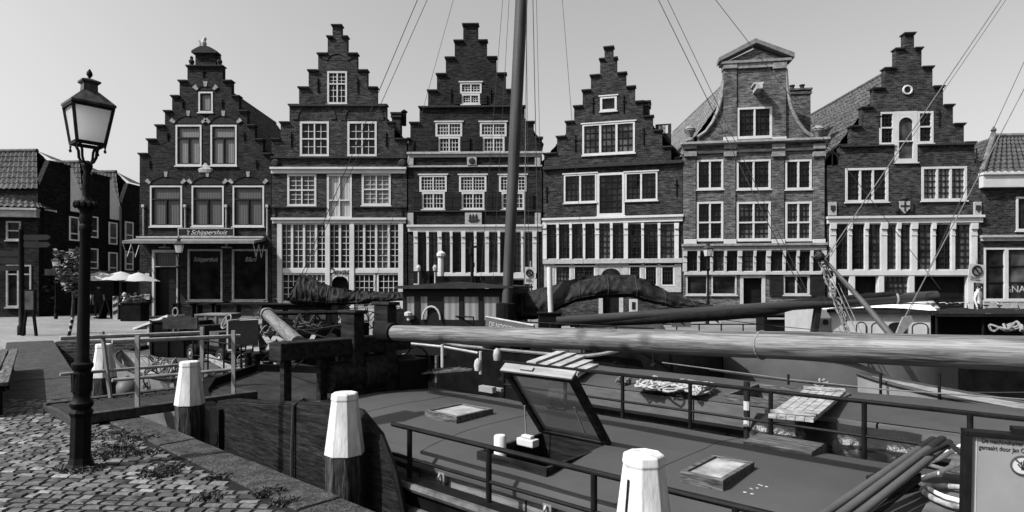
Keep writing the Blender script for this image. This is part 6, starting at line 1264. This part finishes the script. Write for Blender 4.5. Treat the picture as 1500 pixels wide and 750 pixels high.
def sit():
    J = dict(hip=(0, 0, .52), chest=(0, .02, .88), neck=(0, 0, 1.06), head=(0, -.03, 1.19), top=(0, -.03, 1.28))
    for s_, k in (('L', -1), ('R', 1)): J.update({'sh' + s_: (k * .17, 0, .98), 'el' + s_: (k * .24, -.08, .74), 'wr' + s_: (k * .15, -.3, .76), 'ha' + s_: (k * .12, -.37, .77), 'hj' + s_: (k * .09, -.03, .5), 'kn' + s_: (k * .12, -.45, .5), 'an' + s_: (k * .12, -.42, .09), 'to' + s_: (k * .12, -.55, .04)})
    return J
P = wz(1433, 458, 24.9); person('person', 'man in a pale shirt standing with a hand on his hip under the parking sign', T(P.x, 24.9, 0) @ RZ(.5), stand(aR=((.36, .08, 1.17), (.2, -.02, 1.0), (.14, -.08, .98))), (SHIRTL, SHIRTD, False))
P = wz(129, 460, 31); person('person', 'man in a dark shirt and pale shorts walking by the terrace', T(P.x, 31, 0) @ RZ(-.5), stand(), (SHIRTD, SHIRTL, False))
P = wz(144, 460, 31.5); person('person', 'woman in dark clothes standing under the first parasol', T(P.x, 31.5, 0) @ RZ(.8), stand(), (SHIRTD, SHIRTD, True))
for px, z, c, lab, rz in ((183, 31, (SHIRTL, SHIRTD, True), 'seated guest in a white top and cap at the terrace', -1.2), (191, 31.6, (SHIRTL, SHIRTL, False), 'seated guest leaning back beside the one in a cap', 1.2), (199, 31.3, (SHIRTD, SHIRTD, True), 'seated guest in dark clothes nearest the cafe house corner', 1.6)):
    person('person', lab, T((px - 750) / FPX * z, z, 0) @ RZ(rz), sit(), c, WHITE2 if px == 183 else HAIR)
def chair(M, lab):
    r0 = empty('terrace_chair', M, lab, 'chair', 'dark terrace chairs'); q = MB(M); q.box(-.22, .22, -.22, .22, .44, .48); q.build('seat', DARKW, r0); q = MB(M); q.box(-.22, .22, .2, .24, .55, .9); q.build('backrest', DARKW, r0)
    for x in (-.2, .2):
        for y in (-.2, .22): q = MB(M); q.bar((x, y, 0), (x, y, .44 if y < 0 else .9), .035, .035); q.build('leg', DARKW, r0)
    return r0
for px, z, rz, lab in ((183, 31, -1.2, 'dark terrace chair under the guest in a cap'), (191, 31.6, 1.2, 'dark terrace chair under the guest leaning back'), (199, 31.3, 1.6, 'dark terrace chair nearest the cafe house corner')): chair(T((px - 750) / FPX * z, z, 0) @ RZ(rz), lab)
def table(px, z, lab, w_=.7):
    M = T((px - 750) / FPX * z, z, 0); r0 = empty('terrace_table', M, lab, 'table', 'dark terrace tables'); q = MB(M); q.box(-w_, w_, -.35, .35, .7, .74); q.build('table_top', WOODD, r0)
    for x in (-w_ + .08, w_ - .08):
        q = MB(M); q.box(x - .03, x + .03, -.28, .28, 0, .7); q.build('leg', DARKW, r0)
table(188, 30.9, 'dark terrace table between the seated guests', .4)
for px, lab in ((275, 'dark terrace table before the cafe door'), (302, 'dark terrace table under the first cafe window'), (330, 'dark terrace table between the two cafe windows'), (366, 'dark terrace table under the second cafe window')): table(px, 32.6, lab)
q = MB(); a, b = wz(176, 445, 29), wz(206, 470, 29); q.box(a.x, b.x, 29, 29.7, 0, a.z); q.box(a.x - .05, b.x + .05, 28.95, 29.75, a.z + .002, a.z + .06); o = tag(q.build('planter_box', HULL, None, bevel=.02), 'black planter box with a plant on the terrace edge', 'planter')
q = MB(); rn = random.Random(8)
for i in range(160):
    c = Vector((rn.uniform(a.x, b.x), rn.uniform(29, 29.7), a.z + .06 + rn.uniform(0, .35))); t = rn.uniform(0, 6.28); u = Vector((math.cos(t), math.sin(t), rn.uniform(-.5, .5))) * .07; v = Vector((-math.sin(t), math.cos(t), rn.uniform(-.5, .8))) * .05; q.add([c - u, c + v, c + u, c - v], [(0, 1, 2, 3)])
q.build('foliage', LEAF, o)
q = MB(); a, b = wz(165, 440, 30.5), wz(172, 470, 30.5); q.box(a.x, b.x, 30.5, 30.62, 0, a.z + .2); o = q.build('menu_post', WHITE2); tag(o, 'white post with dark stripes left of the planter box', 'post'); q = MB()
for i in range(3): q.prism([(a.x + .02, .25 + i * .35), (b.x - .02, .35 + i * .35), (b.x - .02, .5 + i * .35), (a.x + .02, .4 + i * .35)], 30.48, 30.499)
q.build('stripe', DARKW, o)
q = MB(); P = wz(154, 465, 31); q.prism([(P.x - .35, 0), (P.x - .28, 0), (P.x - .02, .95), (P.x - .08, .95)], 31, 31.5); q.prism([(P.x + .28, 0), (P.x + .35, 0), (P.x + .08, .95), (P.x + .02, .95)], 31, 31.5); tag(q.build('sandwich_board', HULL), 'dark folding board standing before the terrace', 'sign')
for px, py, z, w_, lab in ((147, 398, 31.9, 1.2, 'pale parasol, leftmost of the three over the terrace'), (177, 397.5, 32.0, 1.15, 'pale parasol in the middle of the terrace'), (203, 399, 32.1, 1.0, 'pale parasol touching the cafe house corner')):
    P = wz(px, py, z); M = T(P.x, z, 0); r0 = empty('parasol', M, lab, 'parasol', 'pale parasols over the terrace'); q = MB(M); rows = []
    for j in range(6): t = j / 5; rows.append([(w_ * t * (1 - .06 * abs(math.sin(k * math.pi / 2 * .999))) * math.cos(k * math.pi / 8), w_ * t * math.sin(k * math.pi / 8), P.z - .45 * t ** 1.2 - .03 * (k % 2) * t) for k in range(17)])
    q.grid(rows); q.build('canopy', PARA, r0, smooth=True, auto=30); q = MB(M); q.tube([(0, 0, 0), (0, 0, P.z + .1)], .03, 8); q.build('pole', WOOD, r0); q = MB(M); q.lathe([(.3, 0), (.3, .06), (.06, .1), (.05, .3)], 12); q.build('base', HULL, r0)
def tree(name, lab, M, hgt, crown, n, leaf, seed, sz=.12):
    rn = random.Random(seed); r0 = empty(name, M, lab, 'tree'); q = MB(M); tips = []
    q.tube([(0, 0, 0), (.05, .03, hgt * .3), (-.04, 0, hgt * .6), (.02, .05, hgt * .9)], [.09, .07, .05, .02], 8)
    for i in range(14):
        t = i * 2.4; z = hgt * (.35 + .045 * i); L = crown * rn.uniform(.5, 1.); e = Vector((L * math.cos(t), L * math.sin(t), z + L * .5)); q.tube([(0, 0, z), (e.x * .5, e.y * .5, z + L * .15), tuple(e)], [.03, .02, .008], 6); tips += [e, e * .75 + Vector((0, 0, z * .25))]
    q.build('trunk', PILE, r0); q = MB(M)
    for i in range(n):
        c = rn.choice(tips) + Vector((rn.gauss(0, .2), rn.gauss(0, .2), rn.gauss(0, .18))) * crown * .8; t = rn.uniform(0, 6.28); u = Vector((math.cos(t), math.sin(t), rn.uniform(-.7, .7))) * sz * rn.uniform(.6, 1.2); v = Vector((-math.sin(t), math.cos(t), rn.uniform(-1, 1))) * sz * .6; q.add([c - u, c + v, c + u, c - v], [(0, 1, 2, 3)])
    q.build('crown', leaf, r0); return r0
P = wz(106, 440, 31); tree('young_tree', 'young tree with pale sunlit leaves behind the street lamp', T(P.x, 31, 0), 3.4, .62, 1100, LEAFL, 3)
P = wz(92, 440, 35.5); tree('shrub', 'dark rounded shrub in front of the terrace houses', T(P.x - .3, 34, 0), 1.9, .8, 900, LEAF, 5, .1)
# ------------------------------------------------------------------ far quay: signs, bicycles, boats' dark canopy
def no_stop(px0, py0, px1, py1, z, lab, tilt=0.):
    a, b = wz(px0, py0, z), wz(px1, py1, z); c = (a + b) / 2; M = T(c.x, z, c.z) @ Matrix.Rotation(tilt, 4, 'Y'); w_, h_ = (b.x - a.x) / 2, (a.z - b.z) / 2
    r0 = empty('no_parking_sign', T(c.x, z, 0), lab, 'sign', 'no parking signs'); q = MB(M); q.box(-w_, w_, 0, .03, -h_, h_); pb = q.build('sign_board', mat('sign_board_grey', .32), r0)
    q = MB(M); q.lathe([(w_ * .62, 0), (w_ * .62, .01)], 20, T(0, -.002, h_ * .3) @ Matrix.Rotation(R(90), 4, 'X')); q.build('sign_disc', mat('disc_grey', .12), pb)
    q = MB(M); q.tube([(w_ * .6 * math.cos(t), -.02, h_ * .3 + w_ * .6 * math.sin(t)) for t in [2 * math.pi * i / 20 for i in range(20)]], .03, 6, True); q.bar((-w_ * .4, -.02, h_ * .3 + w_ * .4), (w_ * .4, -.02, h_ * .3 - w_ * .4), .06, .02, (0, 1, 0)); q.build('sign_ring', DARKW, pb)
    q = MB(M)
    for i in range(3): q.box(-w_ * .7, w_ * (.3 + .15 * i), -.006, -.001, -h_ * (.45 + .16 * i), -h_ * (.38 + .16 * i))
    q.build('text_lines', DARKW, pb); q = MB(); q.tube([(c.x + .05, z + .05, 0), (c.x + .05, z + .05, a.z + .25)], .035, 8); q.build('post', STEEL, r0)
no_stop(1419, 387, 1442, 414, 25.5, 'leaning no stopping sign board on a post above the standing man', .1); no_stop(768, 391, 783, 416, 25, 'upright no stopping sign board on a post behind the mast', 0)
q = MB(); a, b = wz(922, 438, 25), wz(934, 462, 25); q.box(a.x, b.x, 25, 25.06, b.z - .1, a.z); o = tag(q.build('notice_sign', WHITE), 'white notice sign below the long sail cover', 'sign'); q = MB(); q.box(a.x + .1, b.x - .1, 24.98, 24.999, b.z + .25, a.z - .12); q.build('notice_symbol', DARKW, o); q = MB(); q.tube([((a.x + b.x) / 2, 25.1, 0), ((a.x + b.x) / 2, 25.1, a.z - .1)], .04, 8); q.build('post', STEEL, o)
qr = empty('quay_railing', T((1060 - 750) / FPX * 21.6, 21.6, 0), 'thin dark railing along the far quay above the pale log', 'railing')
q = MB(); a, b = wz(958, 475, 21.2), wz(1182, 475, 22.2); q.tube([a, b], .025, 6); q.tube([a - Vector((0, 0, .42)), b - Vector((0, 0, .42))], .02, 6); q.build('rail', BLACK, qr)
for k in range(8): P = a.lerp(b, k / 7); q = MB(); q.tube([(P.x, P.y, 0), (P.x, P.y, P.z)], .025, 6); q.build('rail_post', BLACK, qr)
for px0, px1, py0, py1, m_, lab in ((984, 1012, 465, 479, HULLG, 'small grey board hung on the far quay railing'), (1040, 1056, 463, 474, WHITE, 'small white board hung on the far quay railing')):
    a, b = wz(px0, py0, 21), wz(px1, py1, 21); q = MB(); q.box(a.x, b.x, 21.0, 21.05, b.z, a.z); o = tag(q.build('railing_board', m_), lab, 'sign'); q = MB(); c = (a + b) / 2; q.bar((c.x - .12, 20.99, c.z + .08), (c.x + .1, 20.99, c.z - .08), .05, .01, (0, 1, 0)); q.build('arrow_mark', DARKW, o)
def bike(M, lab):
    r0 = empty('bicycle', M, lab, 'bicycle', 'bicycles parked along the far quay')
    for x in (-.52, .52):
        q = MB(M); q.tube([(x + .34 * math.cos(t), 0, .35 + .34 * math.sin(t)) for t in [2 * math.pi * i / 24 for i in range(24)]], .018, 6, True); wh__ = q.build('wheel', RUBBER, r0, smooth=True); q = MB(M)
        for i in range(8): t = i * math.pi / 8; q.tube([(x + .33 * math.cos(t), 0, .35 + .33 * math.sin(t)), (x - .33 * math.cos(t), 0, .35 - .33 * math.sin(t))], .004, 4)
        q.build('spokes', STEEL, wh__)
    q = MB(M)
    for a, b in (((-.52, 0, .35), (-.1, 0, .3)), ((-.1, 0, .3), (-.22, 0, .85)), ((-.22, 0, .8), (.35, 0, .82)), ((-.1, 0, .3), (.36, 0, .72)), ((.35, 0, .95), (.52, 0, .35)), ((-.52, 0, .35), (-.2, 0, .75))): q.tube([a, b], .018, 6)
    q.build('frame', BLACK, r0); q = MB(M); q.tube([(.25, -.26, 1.02), (.33, -.1, 1.04), (.35, 0, .98), (.33, .1, 1.04), (.25, .26, 1.02)], .014, 6); q.build('handlebar', STEEL, r0); q = MB(M); q.lathe([(.03, .88), (.1, .92), (.08, .95)], 8, T(-.24, 0, 0)); q.build('saddle', RUBBER, r0); return r0
bk = None
for i, (px, z, rz, lab) in enumerate(((1378, 23.5, .3, 'bicycle next to the end of the white roofed cabin boat'), (1392, 23.8, -.2, 'bicycle second from the white roofed cabin boat'), (1408, 23.6, .4, 'bicycle parked left of the standing man'), (1452, 23.8, .2, 'bicycle parked right of the standing man'), (1475, 23.5, -.3, 'bicycle nearest the right edge of the picture'), (572, 24, .4, 'bicycle left of the wheelhouse under the sail cover'), (545, 24.3, -.2, 'bicycle under the left sail cover, before the pane grid house'), (520, 24, .2, 'bicycle under the middle of the left sail cover'), (395, 31, .1, 'bicycle leaning by the corner of the cafe house'))):
    M = T((px - 750) / FPX * z, z, 0) @ RZ(rz)
    if bk is None: bk = bike(M, lab)
    else: copy_tree(bk, M, lab)
cb_ = empty('canopy_boat', T(11.5, 16, -1.15), 'dark low boat with a black canvas canopy at the right edge', 'boat')
q = MB(); z = 15.5; a, b = wz(1366, 459, z), wz(1580, 459, z); rows = [[(a.x + (b.x - a.x) * i / 20, z + 1.8 * j / 6 - .1, a.z - .02 + .1 * math.sin(math.pi * j / 6) + .03 * math.sin(i * 1.1)) for j in range(7)] for i in range(21)]; q.grid(rows); q.box(a.x, b.x, z - .12, z - .1, a.z - .08, a.z); q.build('canopy', TARP, cb_, smooth=True)
for px in (1372, 1440, 1500): q = MB(); P = wz(px, 470, z); q.tube([(P.x, z, -.4), (P.x, z, a.z - .02)], .03, 6); q.build('canopy_post', BLACK, cb_)
q = MB(); P0 = (a.x - .6); rows = [[(P0 + 8 * i / 12, z - .4 - .0 * i, .12), (P0 + 8 * i / 12, z - .35, -1.3), (P0 + 8 * i / 12, z + 2.2, -1.3), (P0 + 8 * i / 12, z + 2.25, .12)] for i in range(13)]; q.grid(rows); q.box(P0, P0 + 8, z - .38, z + 2.2, .0, .08); q.build('hull', HULL, cb_)
q = MB(); q.box(a.x, b.x, z + 1.5, z + 1.54, .05, a.z - .12); q.build('side_cloth', TARP, cb_)
P = wz(1478, 482, 15.2); rope_pile('rope_coil', P - Vector((.4, 0, .05)), P + Vector((.4, .1, -.1)), .2, .03, 30, ROPEL, 'pale rope bundle on the dark canopy boat', .25, 31)
q = MB(); P = wz(1348, 455, 13.2)
for i in range(5): q.lathe([(.02, -.1), (.13, -.05), (.15, .04), (.06, .13)], 8, T(P.x + .05 + .1 * (i % 3), P.y, P.z + .02 + .11 * (i // 3)))
tag(q.build('sail_bag', WHITE2, None, smooth=True), 'crumpled pale bag at the end of the white cabin roof', 'bag')
la = empty('black_launch', T(-5.8, 18.0, -1.15), 'black launch with a low dark cabin under the left sail cover', 'boat')
q = MB(); rows = []
for i in range(25):
    t = i / 24; x = -7.5 + 3.3 * t; f = (1 - max(0, (t - .6) / .4) ** 2) ** .5 if t > .6 else 1; c = 18.05; b = max(.02, .5 * f); h_ = .55 + .15 * max(0, t - .6); rows.append([(x, c - b * .7, -1.3), (x, c - b, h_ - .3), (x, c - b, h_), (x, c + b, h_), (x, c + b, h_ - .3), (x, c + b * .7, -1.3)])
q.grid(rows); q.add(rows[0], [(0, 1, 2, 3, 4, 5)]); q.build('hull', HULL, la, smooth=True, auto=40)
q = MB(); q.box(-7.2, -5.2, 17.68, 18.42, .5, 1.12); q.box(-7.3, -5.1, 17.6, 18.5, 1.121, 1.17); cb2 = q.build('cabin', HULL, la, bevel=.015)
for k in range(3): q = MB(); q.box(-7.05 + .62 * k, -6.6 + .62 * k, 17.665, 17.679, .72, 1.0); q.build('cabin_window', GLASSM, cb2)
q = MB(); q.tube([wz(398, 459, 17.2), wz(460, 458, 17.3), wz(520, 457, 17.4)], .06, 8); q.build('bowsprit', BLACK, la)
q = MB(); q.tube([wz(398, 463, 17.1), wz(450, 473, 17.2), wz(505, 483, 17.3)], .025, 6); q.tube([wz(400, 470, 17.1), wz(500, 478, 17.2)], .012, 6); q.build('bobstay', BLACK, la)
q = MB(); q.lathe([(.14, 0), (.14, .9), (.1, .98), (.04, 1.0)], 12, T((461 - 750) / FPX * 19.4, 19.4, 0)); tag(q.build('quay_bollard', WHITE, None, smooth=True, auto=40), 'white bollard on the far quay edge behind the black launch', 'bollard')
q = MB(); q.lathe([(.2, 0), (.2, .55), (.16, .62), (.05, .64)], 12, T((1117 - 750) / FPX * 21.9, 21.9, 0)); tag(q.build('quay_bollard', WHITE, None, smooth=True, auto=40), 'white bollard on the far quay left of the cabin boat', 'bollard')
tb = empty('covered_boat', T(3.2, 16.2, -1.15), 'low boat under a dark tarpaulin behind the middle of the pale mast log', 'boat')
q = MB(); rows = [[(1.75 + 2.5 * i / 16, 15.7 + 1.1 * j / 6, .1 + (.62 + .06 * noise.noise((i * .5, j * .6, 2))) * min(1, i / 6) * (math.sin(math.pi * (j + .25) / 6.5) ** .6) * (1 if i < 15 else .6)) for j in range(7)] for i in range(17)]; q.grid(rows); q.build('tarpaulin', mat('grey_tarpaulin', .035, .6, .5, 4., bump=.02, bscale=7), tb, smooth=True)
q = MB(); q.box(1.6, 4.4, 15.6, 16.85, -1.3, .12); q.box(1.55, 4.45, 15.55, 16.9, .121, .17); q.build('hull', HULL, tb, bevel=.03)
q = MB(); a, b = wz(1130, 463, 20.3), wz(1176, 492, 20.3); q.box(a.x, b.x, 20.9, 21.6, 0, a.z - .03); q.box(a.x - .04, b.x + .04, 20.86, 21.64, a.z - .028, a.z + .02); o = tag(q.build('quay_chest', HULL, None, bevel=.01), 'dark chest on the far quay beside the white bollard', 'chest'); q = MB(); q.box(a.x + .1, b.x - .3, 20.84, 20.859, a.z - .14, a.z - .08); q.build('chest_handle', WHITE2, o)
q = MB(); a, b = wz(845, 474, 21.2), wz(895, 482, 21.2); q.box(a.x, b.x, 21.3, 21.9, .05, .42); tag(q.build('stone_block', STONE), 'pale stone block on the far quay edge under the boom', 'block')
q = MB(); q.tube([wz(835, 476, 12.6), wz(930, 470, 12.55), wz(1050, 461, 12.5), wz(1120, 456, 12.5), wz(1165, 450, 12.5)], [.05, .09, .13, .12, .05], 10); tag(q.build('furled_sail', TARP, None, smooth=True), 'black furled sail slung under the long boom', 'sail')
# ------------------------------------------------------------------ rigging
def line(a, za, b, zb_, lab, r=.009, m=ROPED, sag=.0, pts=None):
    A, B = wz(*a, za), wz(*b, zb_); N = 12; q = MB(); q.tube([A.lerp(B, i / N) - Vector((0, 0, sag * 4 * (i / N) * (1 - i / N))) for i in range(N + 1)], r, 6); tag(q.build('rigging_line', m), lab, 'rigging line', 'rigging lines of the ships')
hz = 13.55
for a, za, b, zb_, lab, r in (((441, 404), 16.4, (781, -402), hz, 'stay running down left to the peak of the left sail cover, outer of the pair', .011), ((447, 402), 16.3, (779, -345), hz, 'stay running down left to the peak of the left sail cover, inner of the pair', .009),
        ((545, 430), 15.5, (783, -430), hz, 'thin stay crossing left of the top step of the dark house behind the mast', .006), ((704, 410), 13.5, (764, -350), hz, 'outermost thin halyard on the left of the mast', .006), ((722, 410), 13.5, (766, -350), hz, 'thin halyard close to the left of the mast', .006),
        ((768, 418), 13.2, (775, -380), hz, 'thick dark halyard just right of the mast', .012), ((775, 425), 13.1, (768, -300), hz, 'thin halyard crossing the thick one right of the mast', .006), ((790, 440), 13.0, (772, -400), hz, 'dark shroud right of the mast', .01), ((796, 436), 13.3, (776, -420), hz, 'thin shroud right of the dark shroud', .006), ((856, 405), 14.0, (792, -400), hz, 'lone thin stay farthest right of the mast group', .006),
        ((1173, 424), 11.2, (774, -388), hz, 'long stay from the masthead to the shuttered window, lower of the pair', .01), ((1182, 428), 11.2, (778, -420), hz, 'long stay from the masthead to the shuttered window, upper of the pair', .008), ((1378, 424), 12.4, (792, -330), hz, 'long stay from the masthead to the end of the boom', .008),
        ((1210, 378), 11.2, (1700, -345), 14, 'thick stay rising to the right from the spar head', .012), ((1216, 376), 11.2, (1706, -340), 14, 'second stay rising to the right from the spar head', .006), ((1312, 490), 10.6, (1560, 16), 14, 'stay rising right from the small flag', .012), ((1330, 462), 11.6, (1560, -40), 14, 'thin stay crossing the corner house roof', .008)):
    line(a, za, b, zb_, lab, r * .8, mat('stay_rope', .1) if r >= .012 else ROPED)
line((1040, 542), 9.0, (1500, 575), 8.9, 'mooring line hanging slack along the grey hull', .012, ROPED, .1); line((985, 458), 13, (1300, 491), 12, 'slack black line below the boom', .008, ROPED, .05)
